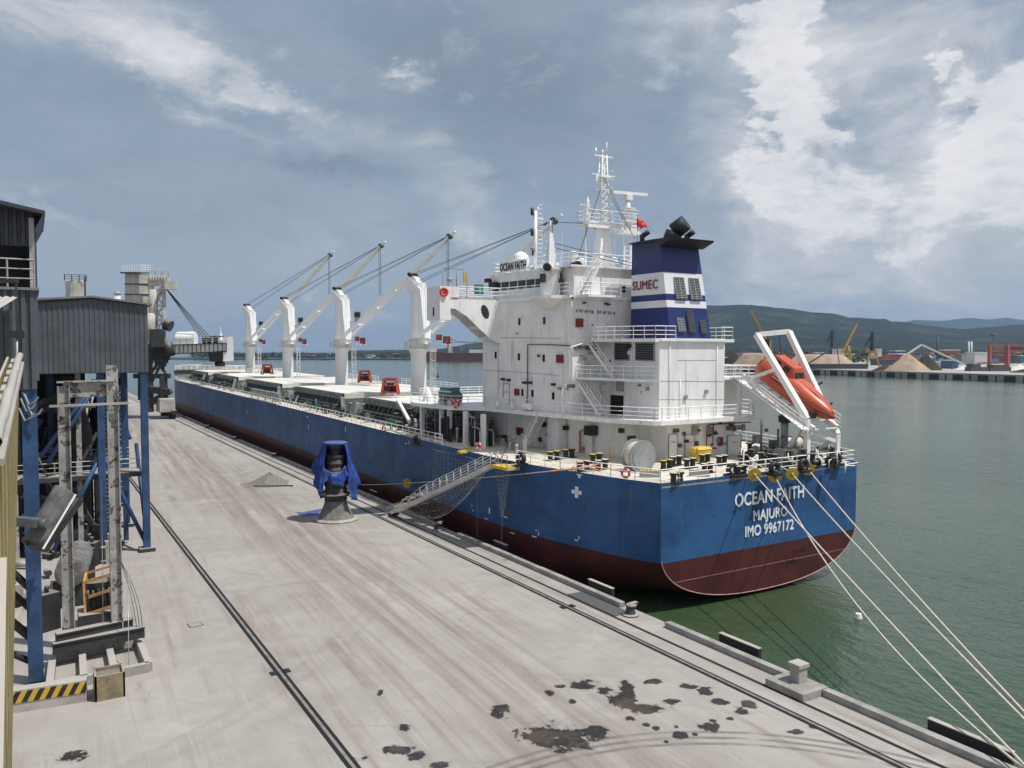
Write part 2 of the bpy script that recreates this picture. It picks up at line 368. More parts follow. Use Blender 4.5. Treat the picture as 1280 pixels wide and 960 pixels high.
def quay_mat():
    m,n,b=mat('quay_concrete'); o=n.obj(); x,y,z=n.sep(o)
    big=n.noise(o,.07,4,.55); mid=n.noise(o,.5,5,.65); fine=n.noise(o,6,4,.7)
    c=n.mix(n.smooth(big,.3,.7),(.262,.238,.214),(.335,.310,.284))
    c=n.mix(n.m('MULTIPLY',n.smooth(mid,.35,.7),.5),c,(.37,.348,.322))
    # sweeping and tyre streaks running along the quay, bent by a slow warp
    wp=n.m('MULTIPLY',n.m('SUBTRACT',n.noise(n.mapping(o,(.03,.018,1)),1,2,.5),.5),4)
    xx=n.m('ADD',n.m('ADD',x,n.m('MULTIPLY',y,-.055)),wp)
    pl0=n.noise(o,.11,4,.6)
    s1=n.noise(n.comb(n.m('MULTIPLY',xx,1.1),n.m('MULTIPLY',y,.035)),1.0,6,.7)
    c=n.mix(n.m('MULTIPLY',n.m('MULTIPLY',n.smooth(s1,.46,.72),n.smooth(pl0,.38,.60)),.80),c,(.185,.150,.125))
    c=n.mix(n.m('MULTIPLY',n.smooth(s1,.30,.46),.0),c,(.4,.4,.4))
    wp2=n.m('MULTIPLY',n.m('SUBTRACT',n.noise(n.mapping(o,(.05,.05,1),(5,3,0)),1,3,.5),.5),26)
    s2=n.noise(n.comb(n.m('MULTIPLY',n.m('ADD',n.m('ADD',x,y),wp2),.8),n.m('MULTIPLY',n.m('SUBTRACT',x,y),.05)),1.2,5,.7)
    c=n.mix(n.m('MULTIPLY',n.smooth(s2,.54,.74),.30),c,(.175,.155,.138))
    s3=n.noise(n.comb(n.m('MULTIPLY',xx,3.2),n.m('MULTIPLY',y,.10)),1.3,5,.75)
    c=n.mix(n.m('MULTIPLY',n.smooth(s3,.55,.72),.38),c,(.46,.435,.405))
    pl=n.noise(o,.16,5,.6,.6); c=n.mix(n.m('MULTIPLY',n.smooth(pl,.55,.72),.5),c,(.44,.418,.39))
    # darker worn traffic lane down the middle
    lane=n.m('MULTIPLY',n.smooth(n.m('ABSOLUTE',n.m('SUBTRACT',n.m('ADD',x,n.m('MULTIPLY',wp,.12)),19)),6.5,1.0),n.smooth(s1,.34,.62))
    c=n.mix(n.m('MULTIPLY',lane,.62),c,(.175,.142,.12))
    # turning tyre tracks
    def track(P,w,dens,sp=1.9,reps=2):
        nonlocal c
        ux,uy,rr=circ3(*[at(*p,z=0) for p in P])
        d=n.m('SQRT',n.m('ADD',n.m('POWER',n.m('SUBTRACT',x,ux),2.0),n.m('POWER',n.m('SUBTRACT',y,uy),2.0)))
        for k in range(reps):
            e=n.m('ABSOLUTE',n.m('SUBTRACT',n.m('ADD',d,n.m('MULTIPLY',mid,.15)),rr+k*sp))
            c=n.mix(n.m('MULTIPLY',n.m('MULTIPLY',n.smooth(e,w,w*.3),n.smooth(mid,.25,.6)),min(1,dens*1.3)),c,(.10,.088,.078))
    track([(700,950),(830,930),(1010,937)],.16,.55,sp=.5,reps=3)
    track([(380,830),(475,700),(400,640)],.30,.08,sp=1.0,reps=2)
    # wet patches (each has its own ragged shape)
    W=[(684,921,30,13),(710,924,28,13),(744,914,15,8),(660,920,9,6),(757,863,9,5),(779,875,17,11),(783,860,8,7),(807,886,21,6),(729,856,15,5),(790,899,7,3),(815,852,10,3),(862,858,10,3),(881,864,10,5),(901,877,9,4),(927,888,9,5),(935,881,8,5),(914,899,4,2),(891,901,5,2),(886,909,13,5),(850,919,9,4),(845,908,4,3),(869,918,4,2),(832,927,4,2),(715,877,4,3),(625,887,12,6),(623,894,10,5),(840,877,9,3),(807,906,4,2),(820,910,4,2),(687,866,5,3),(700,858,6,2),(505,910,7,4),(498,938,18,6),(520,944,10,5),(438,950,9,4),(475,866,3,3),(995,915,10,3),(1020,909,8,3),(90,946,14,6),(456,947,4,3),(553,955,12,4)]
    wn=n.noise(o,1.5,6,.66); field=None
    for (px,py,rx,ry) in W:
        p=at(px,py,z=0); Z=(p-CAM).dot(Fw); a=max(.13,rx/1000*Z*1.22); a2=max(.13,ry/1000*Z/ (16/Z)*1.25)  # metres across / along the view
        ca,sa=math.cos(-TH),math.sin(-TH)
        mp=n.new('ShaderNodeMapping',vector_type='TEXTURE'); n.set(mp.inputs[0],o); mp.inputs['Location'].default_value=(p.x,p.y,0); mp.inputs['Rotation'].default_value=(0,0,-TH); mp.inputs['Scale'].default_value=(a,a2,1)
        l=n.new('ShaderNodeVectorMath',operation='LENGTH'); n.set(l.inputs[0],mp.outputs[0]); v=n.m('SUBTRACT',1.0,l.outputs['Value'])
        field=v if field is None else n.m('MAXIMUM',field,v)
    wv_=n.m('ADD',field,n.m('MULTIPLY',n.m('SUBTRACT',wn,.5),3.2))
    c=n.mix(n.m('MULTIPLY',n.m('MULTIPLY',n.smooth(wv_,-.25,.18),n.smooth(field,-.9,-.5)),.38),c,(.16,.14,.12))
    wet=n.smooth(n.m('ADD',field,n.m('MULTIPLY',n.m('SUBTRACT',wn,.5),3.2)),.15,.20)
    wet=n.m('MULTIPLY',wet,n.smooth(field,-.75,-.5))
    c=n.mix(wet,c,n.mix(n.smooth(mid,.5,.6),(.022,.019,.018),(.06,.045,.033)))
    # fine spatter
    sp=n.noise(o,1.7,6,.8); c=n.mix(n.m('MULTIPLY',n.smooth(sp,.66,.70),.5),c,(.12,.10,.09))
    c=n.mix(n.m('MULTIPLY',n.smooth(fine,.5,.8),.25),c,(.32,.31,.295))
    vo=n.new('ShaderNodeTexVoronoi',feature='DISTANCE_TO_EDGE'); wpv=n.new('ShaderNodeVectorMath',operation='ADD'); n.set(wpv.inputs[0],o); nz_=n.new('ShaderNodeTexNoise'); n.set(nz_.inputs['Vector'],o); nz_.inputs['Scale'].default_value=.8; nz_.inputs['Detail'].default_value=5; n.set(wpv.inputs[1],nz_.outputs['Color']); n.set(vo.inputs['Vector'],wpv.outputs[0]); vo.inputs['Scale'].default_value=.16
    c=n.mix(n.m('MULTIPLY',n.m('MULTIPLY',n.smooth(vo.outputs['Distance'],.006,.002),n.smooth(big,.45,.6)),.28),c,(.13,.12,.11))
    grit=n.noise(o,14,3,.8); c=n.mix(n.m('MULTIPLY',n.smooth(grit,.60,.75),.35),c,(.20,.185,.17))
    # slab joints
    jx=n.m('ABSOLUTE',n.m('SUBTRACT',n.m('FRACT',n.m('DIVIDE',n.m('ADD',y,2.0),12.0)),.5)); 
    jy=n.m('ABSOLUTE',n.m('SUBTRACT',n.m('FRACT',n.m('DIVIDE',n.m('ADD',x,1.0),9.0)),.5)); j=n.m('MULTIPLY',n.m('MAXIMUM',n.smooth(jx,.0022,.0008),n.smooth(jy,.003,.001)),.22); c=n.mix(j,c,(.16,.15,.14))
    n.set(b.inputs['Base Color'],c)
    n.set(b.inputs['Roughness'],n.m('SUBTRACT',.88,n.m('MULTIPLY',wet,.50)))
    bn=n.new('ShaderNodeBump'); bn.inputs['Strength'].default_value=.35; bn.inputs['Distance'].default_value=.02; n.set(bn.inputs['Height'],fine); n.set(b.inputs['Normal'],bn.outputs[0])
    return m
M['quay']=quay_mat()
# ================================================================ SETTING
WZ=-2.5
XE=31.5     # quay edge
w=MB(); w.poly([(-9400,-1400,WZ),(13400,-1400,WZ),(13400,15400,WZ),(-9400,15400,WZ)]); struct(w.build('water',M['water']))
q=MB(); q.box(-260,XE,-40,420,-6,0); q.mi=1
q.box(XE,XE+.25,-40,420,-3.0,-.02)
struct(q.build('quay',[M['quay'],M['cope']]))
# crane rails set in grooves
for k,xr in enumerate((10.3,28.4)):
    a=MB(); a.box(xr-.24,xr+.24,-20,400,.002,.006); struct(a.build('rail_groove',M['gap']))
    a=MB(); a.box(xr-.07,xr+.07,-20,400,.008,.03)
    tag(a.build('crane_rail',M['iron']),['landward crane rail, a steel strip between two dark grooves crossing the open concrete','seaward crane rail, a steel strip between two dark grooves near the water edge'][k],'rail','crane rails set in the quay')
a=MB(); a.box(29.60,29.82,-20,400,.002,.006); struct(a.build('cable_groove',M['gap']))
a=MB()
# ---- kerb beams between the bollards
bol=[at(765,774,z=0),at(537,664,z=0),at(332,573,z=0),at(283,551,z=0),at(249,536,z=0)]
by=[p.y for p in bol]
print('bollards',[(round(p.x,1),round(p.y,1)) for p in bol])
ys=sorted([at(1227,962,z=.3).y, at(1010,868,z=.3).y, at(960,848,z=.3).y, at(812,782,z=.3).y, at(758,757,z=.3).y, at(558,668,z=.3).y, at(533,656,z=.3).y])
print('kerb ys',ys)
ends=[(8,ys[1]),(ys[2],ys[3]),(ys[4],ys[5]),(ys[6],by[2]-1.5)]+[(by[2]+1.5,by[3]-1.5),(by[3]+1.5,by[4]-1.5),(by[4]+1.5,by[4]+30),(by[4]+33,by[4]+70),(by[4]+73,by[4]+120)]
kl=['long kerb beam at the near end of the quay, lower right','kerb beam from the raised bollard base towards the stern','long kerb beam beside the dark grating, under the stern','kerb beam crossed by the foot of the gangway','kerb beam beyond the blue tarpaulin chute','second kerb beam beyond the blue tarpaulin chute','kerb beam just before the ship loader','kerb beam in front of the ship loader legs','kerb beam beyond the ship loader legs']
for (y0,y1),lb in zip(ends,kl):
    a=MB(); a.box(XE-.42,XE+.02,y0,y1,0,.32)
    tag(a.build('kerb_beam',M['cope'],bevel=.04),lb,'kerb','concrete kerb beams on the quay edge')
# ---- raised bollard plinth
y0,y1=ys[1],ys[2]
t=thing('bollard_plinth','low raised concrete platform at the quay edge carrying a square block','plinth',(XE-1,(y0+y1)/2,0))
a=MB(); a.box(XE-1.75,XE+.02,y0,y1,0,.36); a.build('platform',M['cope'],t,bevel=.03)
a=MB(); a.box(XE-.95,XE-.35,y1-1.3,y1-.75,.36,1.05); a.box(XE-1.02,XE-.28,y1-1.37,y1-.68,1.05,1.25); a.build('block',M['dustw'],t,bevel=.02)
# ---- mooring bollards
def bollard(p,label):
    t=thing('mooring_bollard',label,'bollard',(p.x,p.y,0),'mooring bollards along the quay edge')
    a=MB(); a.lathe([(.52,0),(.52,.07),(.34,.12),(.27,.32),(.26,.5)],(p.x,p.y,0),16); a.build('base',M['dustb'],t)
    a=MB(); a.lathe([(.24,.47),(.33,.53),(.35,.60),(.30,.67),(.15,.70)],(p.x+.06,p.y,0),16); a.beam((p.x-.1,p.y,.64),(p.x+.5,p.y,.68),.3,.16); a.build('head',M['dustb'],t)
bl=['cast bollard between the dark grating and the open kerb gap under the stern','cast bollard just aft of the gangway foot','cast bollard beyond the pile of grain','second cast bollard beyond the pile of grain','farthest cast bollard, close to the ship loader']
for p,lb in zip(bol,bl): bollard(Vector((XE-.75,p.y,0)),lb)
for yy,lb in ((14.5,'bollard just past the lower right corner, holding two stern lines'),(12.0,'bollard beyond the lower right corner, holding the two outer stern lines')): bollard(Vector((XE-.75,yy,0)),lb)
# ---- fenders
for (px,py,L,lb) in ((1190,934,3.4,'black rubber fender panel at the lower right quay edge'),(900,812,2.8,'black rubber fender panel off the quay edge, clear of the stern'),(728,738,2.6,'black rubber fender panel between quay and hull beside the grating'),(610,684,2.0,'black fender panel between quay and red hull, aft of the gangway'),(464,616,2.0,'black fender panel between quay and hull right of the blue tarpaulin chute')):
    p=at(px,py,z=.25); x=XE+.75
    t=thing('quay_fender',lb,'fender',(x,p.y,0),'rubber fender panels on the quay wall')
    a=MB(); a.box(x-.13,x+.13,p.y-L/2,p.y+L/2,-2.2,.45); a.build('panel',M['rubber'],t,bevel=.05)
    a=MB(); a.box(x-.14,x+.14,p.y-L/2-.01,p.y+L/2+.01,.45,.49); a.build('cap',M['dustw'],t)
    a=MB()
    for s in (-.6,.6): a.lathe([(.32,0),(.24,.3),(.32,.5)],(XE+.02,p.y+s,-.9),12,axis=(1,0,0))
    a.build('buffer',M['rubber'],t)
# ---- grating, manhole cover, rail joints
p0=at(700,745,z=0); p1=at(762,772,z=0)
a=MB(); a.box(29.85,XE-.45,p1.y,p0.y,.003,.03); tag(a.build('drain_grating',M['grate']),'dark steel grating set into the quay beside the kerb','grating')
p=at(244,781,z=0); a=MB(); a.cbox((p.x,p.y,.003),.75,.75,.01,.1,base=True); a.mi=1; a.cbox((p.x,p.y,.0132),.66,.66,.004,.1,base=True); tag(a.build('manhole_cover',[M['gap'],M['quay']]),'small square manhole cover in the concrete left of the crane rail','manhole cover')
for (px,py,xr,lb) in ((329,845,10.3,'dark rail clamp across the landward crane rail'),(703,760,28.4,'dark rail clamp across the seaward crane rail beside the grating')):
    p=at(px,py,z=0); t=MB()
    for s in (-1,1): t.box(xr+s*.2,xr+s*.48,p.y-.22,p.y+.22,.004,.05)
    tag(t.build('rail_clamp',M['black']),lb,'rail clamp','clamps on the crane rails')
# ---- pile of grain on a sheet
c=at(337,604,z=0)
t=thing('grain_pile','low pile of grey brown bulk cargo heaped on a dark edged sheet','pile',(c.x,c.y,0))
a=MB(); n=28; m_=8; rg=[]
for i in range(m_+1):
    f=i/m_; rg.append(a.pts([(c.x+math.cos(t2)*f*2.3*(1+.12*math.sin(3*t2)),c.y+math.sin(t2)*f*2.6*(1+.1*math.cos(2*t2)),1.25*(1-f)**1.1*(1+.1*math.sin(5*t2))+.02) for t2 in [2*math.pi*k/n for k in range(n)]]))
a.smooth=True
for i in range(m_):
    for k in range(n): j=(k+1)%n; a.face((rg[i]+k,rg[i]+j,rg[i+1]+j,rg[i+1]+k))
a.build('heap',M['sandg'],t)
a=MB(); a.cbox((c.x-.2,c.y-2.6,0),4.6,.14,.16,-.5,base=True); a.build('edge_board',M['dustb'],t)
a=MB(); a.lathe([(2.9,.004),(2.75,.012),(.1,.014)],(c.x-.6,c.y-.5,0),24,wob=.2); a.build('ground_sheet',M['sandg'],t)
M['cone']=paint('grey_cone_canvas',(.15,.145,.135),.85,var=.45,scale=2,bump=.5,dust=.3)
# ---- loading chute stored on the quay under a blue tarpaulin
c=at(420,650,z=0); S=1.0
t=thing('loading_chute','black telescopic loading chute standing on the quay under a blue tarpaulin','loading chute',(c.x,c.y,0))
a=MB(); a.lathe([(2.0,0),(2.05,.12),(1.9,.28),(1.5,.3)],(c.x,c.y,0),11,wob=.06); a.build('base_ring',M['dustw'],t)
a=MB(); a.lathe([(1.72,.28),(1.35,.9),(1.05,1.6),(.98,1.9)],(c.x,c.y,0),18,wob=.05); a.build('skirt_cone',M['cone'],t)
a=MB(); z=1.9; pr=[]
for i in range(58):
    r=.98+.05*(i%2)+(.05*math.sin(i*.7)) - (.22 if i>36 else 0); pr.append((r,z)); z+=.075
a.lathe(pr,(c.x,c.y,0),28,wob=.07); a.lathe([(1.0,2.0),(1.45,2.1),(1.55,2.3),(1.1,2.45)],(c.x-.15,c.y,0.25),14,wob=.12); a.build('bellows',M['bellow'],t)
a=MB(); a.lathe([(.55,6.2),(.6,6.6),(.9,7.0),(1.0,7.3)],(c.x,c.y,0),16); a.build('neck',M['black'],t)
a=MB(); a.smooth=True
def tarp(u,v):   # u around, v down ; opening on the front towards the camera-right
    g=R(-2)+u*R(266); th=g
    nz=noise.noise(Vector((th*1.7,v*2.2,4.2))); fold=.13*math.sin(9*th+2*nz)+.08*math.sin(19*th+1+3*v)+.22*nz; L=4.0+1.3*math.sin(th+2.4)+.9*noise.noise(Vector((th*2.1,7.7,0)))+.3*math.sin(8*th)
    if u<.06 or u>.94: L*=1.0
    r=1.08+v**.75*(.72+fold*1.5)+fold*v; zz=7.35-L*v-.2*v*v+.10*noise.noise(Vector((th*3,v*5,1)))
    return (c.x+r*math.cos(th-R(58)),c.y+r*math.sin(th-R(58)),zz)
NU,NV=120,22
g=[a.pts([tarp(i/NU,j/NV) for j in range(NV+1)]) for i in range(NU+1)]
for i in range(NU):
    for j in range(NV): a.face((g[i]+j,g[i+1]+j,g[i+1]+j+1,g[i]+j+1))
a.lathe([(1.12,7.2),(1.18,7.34),(1.0,7.42)],(c.x,c.y,0),20,wob=.03)
tp=a.build('tarpaulin',M['tarp'],t); sm=tp.modifiers.new('cloth','SOLIDIFY'); sm.thickness=.03
# swag of tarp over the front
a=MB(); a.smooth=True
def swag(u,v):
    th=R(-160)+u*R(95); r=1.3+.12*math.sin(6*u*3.1+v)+.3*v+.25*noise.noise(Vector((u*4,v*2,3))); return (c.x+r*math.cos(th),c.y+r*math.sin(th),5.3-1.2*math.sin(u*3.1)*.6-v*(1.2+.9*noise.noise(Vector((u*5,1.5,0)))))
g=[a.pts([swag(i/24,j/6) for j in range(7)]) for i in range(25)]
for i in range(24):
    for j in range(6): a.face((g[i]+j,g[i+1]+j,g[i+1]+j+1,g[i]+j+1))
tp=a.build('tarpaulin_swag',M['tarp'],t); sm=tp.modifiers.new('cloth','SOLIDIFY'); sm.thickness=.03
# crumpled tarp on the ground
c2=at(398,641,z=0); a=MB(); a.smooth=True
g=[a.pts([(c2.x+(i/18-.5)*3.8+.12*math.sin(j*2.1),c2.y+(j/8-.5)*2.3+.15*math.sin(i*1.3),.02+max(0,.30*(1-abs(i/18-.5)*1.9)*(1-abs(j/8-.5)*1.9)*(1+.8*noise.noise(Vector((i*.8,j*.9,1)))))) for j in range(9)]) for i in range(19)]
for i in range(18):
    for j in range(8): a.face((g[i]+j,g[i+1]+j,g[i+1]+j+1,g[i]+j+1))
tag(a.build('crumpled_tarpaulin',M['tarp']),'crumpled blue tarpaulin lying on the quay beside the loading chute','tarpaulin')

# ================================================================ LEFT: sheds, posts, machinery
def clad(mb, p, q, z0, z1, pitch=.35, depth=.06, ztop=None):
    """corrugated wall from p to q"""
    p,q=Vector((*p,0)),Vector((*q,0)); d=(q-p); L=d.length; d.normalize(); nrm=Vector((d.y,-d.x,0)); n=int(L/pitch); ps=[]
    for i in range(n+1):
        s=L*i/n
        for o,dd in ((0,0),(.30,0),(.42,depth),(.88,depth)):
            if i<n: ps.append((s+o*L/n,dd))
    ps.append((L,0))
    for (a,da),(b,db) in zip(ps,ps[1:]):
        A=p+d*a+nrm*da; B=p+d*b+nrm*db
        za=ztop(a/L) if ztop else z1; zb=ztop(b/L) if ztop else z1
        mb.poly([(A.x,A.y,z0),(B.x,B.y,z0),(B.x,B.y,zb),(A.x,A.y,za)])
# large gallery shed on posts; its aft gable faces us
XL,XR,YG=.55,7.95,69.0
zb=at(120,466,y=YG).z; zt=at(183,382,y=YG).z; zr=at(115,374,y=YG).z; zl=at(50,379,y=YG).z
print('shed',zb,zt,zr,zl)
t=thing('conveyor_gallery','large dark grey corrugated shed raised high on blue posts beside the quay','shed',(4,80,0))
a=MB(); top=lambda f: zl+(zr-zl)*f/.48 if f<.48 else zr+(zt-zr)*(f-.48)/.52
clad(a,(XL-3,YG),(XR,YG),zb,zt,.34,.05,ztop=lambda f: top(max(0,(f*(XR-XL+3)-3)/(XR-XL))))
clad(a,(XR,YG),(XR,YG+34),zb,zt,.34,.05)
a.box(XL-3,XR-.05,YG+.2,YG+34,zb-.05,zb+.05)
a.build('wall_cladding',M['clad'],t)
a=MB(); xm=XL+.48*(XR-XL); a.extr([(xm,YG-.35,zr+.12),(XR+.35,YG-.35,zt+.02),(XR+.35,YG-.35,zt+.14),(xm,YG-.35,zr+.26)],(0,34.8,0)); a.extr([(xm,YG-.35,zr+.12),(XL-3,YG-.35,zl-.05),(XL-3,YG-.35,zl+.09),(xm,YG-.35,zr+.26)],(0,34.8,0)); a.build('roof',M['roof'],t)
def post(mb,x,y,z,w=.55): mb.box(x-w/2,x+w/2,y-w/2,y+w/2,.25,z)
for (x,y) in ((7.65,69.3),(7.2,80),(7.65,91),(6.2,88),(4.6,69.6),(1.4,80),(4.4,91),(6.6,99)):
    a=MB(); post(a,x,y,zb,.52); ps=a.build('post',M['bluesteel'],t)
    a=MB(); a.cbox((x,y,0),1.15,1.15,.3,base=True); a.build('foot_plate',M['dustb'],ps)
a=MB()
for p,q in (((4.6,69.6,8),(7.6,69.6,.6)),((4.6,69.6,8),(1.2,69.6,.8)),((4.6,69.6,14),(.5,69.6,8)),((7.2,80,14),(4.4,80,7.5)),((7.6,75,8),(7.6,69.5,2)),((6.2,88,14),(7.6,80,8)),((4.6,69.6,13.8),(1.0,69.6,7.6)),((4.6,75,1),(7,80,7.6)),((1,74,1),(4.6,75,7.6))): a.tube(p,q,.16,n=8)
a.build('diagonal_brace',M['bluesteel'],t)
# maintenance platform with rails under the shed
zp=at(170,592,y=69).z
a=MB(); a.box(-6,7.4,69.9,70.1,zp-.35,zp); a.box(-6,7.4,71.9,72.1,zp-.35,zp); a.box(-6,7.4,70,72,zp-.06,zp+.02); a.box(-6,7.3,78,82,zp-.3,zp); a.build('platform',M['dustb'],t)
a=MB(); a.rail([(-6,69.9,zp),(7.3,69.9,zp)],1.1,1.4,.03); a.rail([(-6,78,zp),(7.3,78,zp)],1.1,1.4,.03); a.build('guard_rail',M['gsteel'],t)
rs=random.Random(55)
for k in range(46):
    x_=rs.uniform(-5,6.6); y_=rs.uniform(52,80) if x_<1.2 else rs.uniform(62,82); h_=rs.uniform(.3,2.2); a=MB()
    if k%3==0: a.tube((x_,y_,.3),(x_+rs.uniform(-1.5,1.5),y_+rs.uniform(-2,2),.4),rs.uniform(.12,.35),n=10)
    else: a.cbox((x_,y_,0),rs.uniform(.4,1.6),rs.uniform(.4,1.4),h_,rs.uniform(0,3),base=True); a.tube((x_,y_,h_),(x_,y_,h_+.4),.12,n=8)
    a.build('ground_equipment',M[rs.choice(['ldark','dustb','ldark','mgrey','dustw'])],t)
# ladder / stairs seen through the frame
a=MB()
for i in range(34): z_=1+i*.36; a.box(5.15,6.0,76,76.25,z_,z_+.05)
a.box(5.1,5.16,76,76.3,.5,13.6); a.box(6.0,6.06,76,76.3,.5,13.6)
for i in range(22): a.box(6.6,7.3,84+i*.0,84.2,2+i*.5,2.06+i*.5)
a.build('ladder',M['gsteel'],t)
# process ducts, vessels and a dark box added to deepen shade under the shed
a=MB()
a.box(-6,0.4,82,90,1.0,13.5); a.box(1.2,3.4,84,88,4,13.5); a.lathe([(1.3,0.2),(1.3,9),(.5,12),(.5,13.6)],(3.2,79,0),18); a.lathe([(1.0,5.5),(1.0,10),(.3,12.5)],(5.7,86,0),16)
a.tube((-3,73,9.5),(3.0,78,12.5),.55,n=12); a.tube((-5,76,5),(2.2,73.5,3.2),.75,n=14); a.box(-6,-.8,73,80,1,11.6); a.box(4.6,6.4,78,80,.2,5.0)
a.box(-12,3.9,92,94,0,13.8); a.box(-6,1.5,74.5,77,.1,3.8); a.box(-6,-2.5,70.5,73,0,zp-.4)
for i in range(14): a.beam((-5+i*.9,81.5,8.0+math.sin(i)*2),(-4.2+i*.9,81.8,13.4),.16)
a.build('ducts_and_dark_backing',M['ldark'],t)
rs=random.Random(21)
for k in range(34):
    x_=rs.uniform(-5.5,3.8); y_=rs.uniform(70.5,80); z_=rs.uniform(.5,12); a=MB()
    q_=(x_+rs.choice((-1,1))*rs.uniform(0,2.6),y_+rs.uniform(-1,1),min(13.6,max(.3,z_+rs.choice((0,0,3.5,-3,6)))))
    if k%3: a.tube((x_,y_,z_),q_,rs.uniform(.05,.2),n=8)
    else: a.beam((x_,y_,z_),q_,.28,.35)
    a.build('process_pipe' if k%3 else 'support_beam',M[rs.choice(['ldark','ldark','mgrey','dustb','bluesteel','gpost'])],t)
for (x_,y_) in ((3.1,70.6),(-1.2,70.4),(6.5,73),(6.9,84)):
    a=MB(); post(a,x_,y_,zb,.36); a.build('inner_post',M['gpost'] if x_<4 else M['bluesteel'],t)
# steel portal frame in front
xa,xb,yp=1.78,4.10,47.8
pa=at(87,818,z=.3); pb=at(147,808,z=.3); ztp=at(112,476,d=(pa-CAM).dot(Fw)).z
print('portal',pa,pb,ztp)
t=thing('steel_portal_frame','tall portal of flaking grey steel columns standing on a low skid frame','steel frame',(pa.x,pa.y,0))
for p in (pa,pb):
    a=MB(); a.box(p.x-.28,p.x+.28,p.y-.06,p.y+.06,.35,ztp-.25 if p is pa else ztp+.8); a.box(p.x-.28,p.x-.22,p.y-.25,p.y+.25,.35,ztp-.25); a.box(p.x+.22,p.x+.28,p.y-.25,p.y+.25,.35,ztp-.25); a.build('column',M['gpost'],t)
a=MB(); a.beam((pa.x,pa.y+.1,ztp-.45),(pb.x,pb.y+.1,ztp-.45),.3,.75); a.beam((pa.x-.3,pa.y,ztp-.05),(pb.x+.1,pb.y,ztp),.5,.08); a.build('cross_beam',M['gpost'],t)
zc=at(112,506,d=(pa-CAM).dot(Fw)).z
a=MB(); a.beam((pa.x-.65,pa.y-.35,zc),(pb.x+.75,pb.y-.35,zc+.05),.12,.12); a.build('outrigger_pipe',M['dustw'],t)
# platform beam joining across
z6=at(120,588,d=43).z
# skid frame on the ground
sk=MB()
def gz(px,py,z=0): return at(px,py,z=z)
k0,k1,k2,k3=gz(62,853,.45),gz(186,828,.45),gz(172,795,.45),gz(66,818,.45)
for p,q in ((k0,k1),(k3,k2),(k0,k3),(k1,k2),(k0.lerp(k1,.33),k3.lerp(k2,.33)),(k0.lerp(k1,.64),k3.lerp(k2,.64))): sk.beam(p-Vector((0,0,.22)),q-Vector((0,0,.22)),.32,.44)
sk.build('skid_frame',M['dustw'],t)
# near tower: clad upper part over blue post
c=gz(46,852,0); D=(c-CAM).dot(Fw); print('near post',c,D)
zc1=at(44,486,y=c.y).z; zc2=at(48,364,y=c.y).z
t=thing('transfer_tower','tall corrugated transfer tower on a bright blue post at the left edge','tower',(c.x-2,c.y,0))
a=MB(); a.box(c.x-.34,c.x+.30,c.y-.3,c.y+.3,.1,zc1+.6); a.build('post',M['bluesteel'],t)
a=MB(); a.tube((c.x-.1,c.y+.4,3.4),(c.x-4,c.y+.6,8),.16); a.tube((c.x-.2,c.y,2.2),(c.x-3,c.y,5.5),.2); a.tube((c.x-.2,c.y,4.6),(c.x-3,c.y+.3,8.2),.17); a.tube((c.x-.2,c.y,1.0),(c.x-3,c.y,3.0),.15); a.build('diagonal_brace',M['dustb'],t)
a=MB(); clad(a,(c.x-4,c.y-.35),(c.x+.32,c.y-.35),zc1,zc2,.36,.12); clad(a,(c.x+.32,c.y-.35),(c.x+.32,c.y+5),zc1+.4,zc2,.36,.1); a.build('wall_cladding',M['clad'],t)
a=MB(); a.box(c.x-4,c.x+.5,c.y-.6,c.y+5.2,zc2,zc2+.12); a.build('ledge_roof',M['roof'],t)
z3=at(40,345,y=c.y).z; z4=at(40,270,y=c.y).z
a=MB(); xr_=at(43,300,y=c.y).x
clad(a,(c.x-4,c.y),(xr_,c.y),at(30,308,y=c.y).z,at(20,262,y=c.y).z,.33,.08); clad(a,(xr_,c.y),(xr_,c.y+5),zc2,z4,.33,.08); a.box(c.x-4,xr_-.1,c.y+4.6,c.y+4.8,zc2,z4); a.build('upper_cladding',M['clad2'],t)
a=MB(); ze=at(54,268,y=c.y).z; zf=at(0,256,y=c.y).z; xe=at(56,268,y=c.y).x; x0=at(0,256,y=c.y).x
a.extr([(xe,c.y-.9,ze-.12),(x0-3,c.y-.9,zf+.45),(x0-3,c.y-.9,zf+.63),(xe,c.y-.9,ze+.05)],(0,6.5,0)); a.extr([(xe-.02,c.y-.9,ze-.1),(xe-.02,c.y+5.6,ze-.1),(xe-.4,c.y+5.6,ze-.9),(xe-.4,c.y-.9,ze-.9)],(-.06,0,0)); a.build('roof',M['clad2'],t)
a=MB(); a.rail([(c.x-4,c.y-.1,zc2+.12),(xr_-.05,c.y-.1,zc2+.12)],1.35,1.1,.035); a.box(xr_-.22,xr_,c.y-.1,c.y+.1,zc2,z4-.1); a.build('guard_rail',M['gsteel'],t)
a=MB()
for k,(px,py) in enumerate(((30,508),(38,515),(28,520),(33,500))): a.path([at(px-4,py-10,d=D-1),at(px+3,py+6,d=D-1),at(px+11,py+2,d=D-1),at(px+15,py-4,d=D-1)],.05,6)
a.build('pipe_elbow',M['mgrey'],t)
a=MB()
for k in range(7): a.tube(at(25+k*1.5,600+k*22,d=D+1),at(44,590+k*24,d=D-.5),.05,n=5)
a.build('cable_tray',M['ldark'],t)
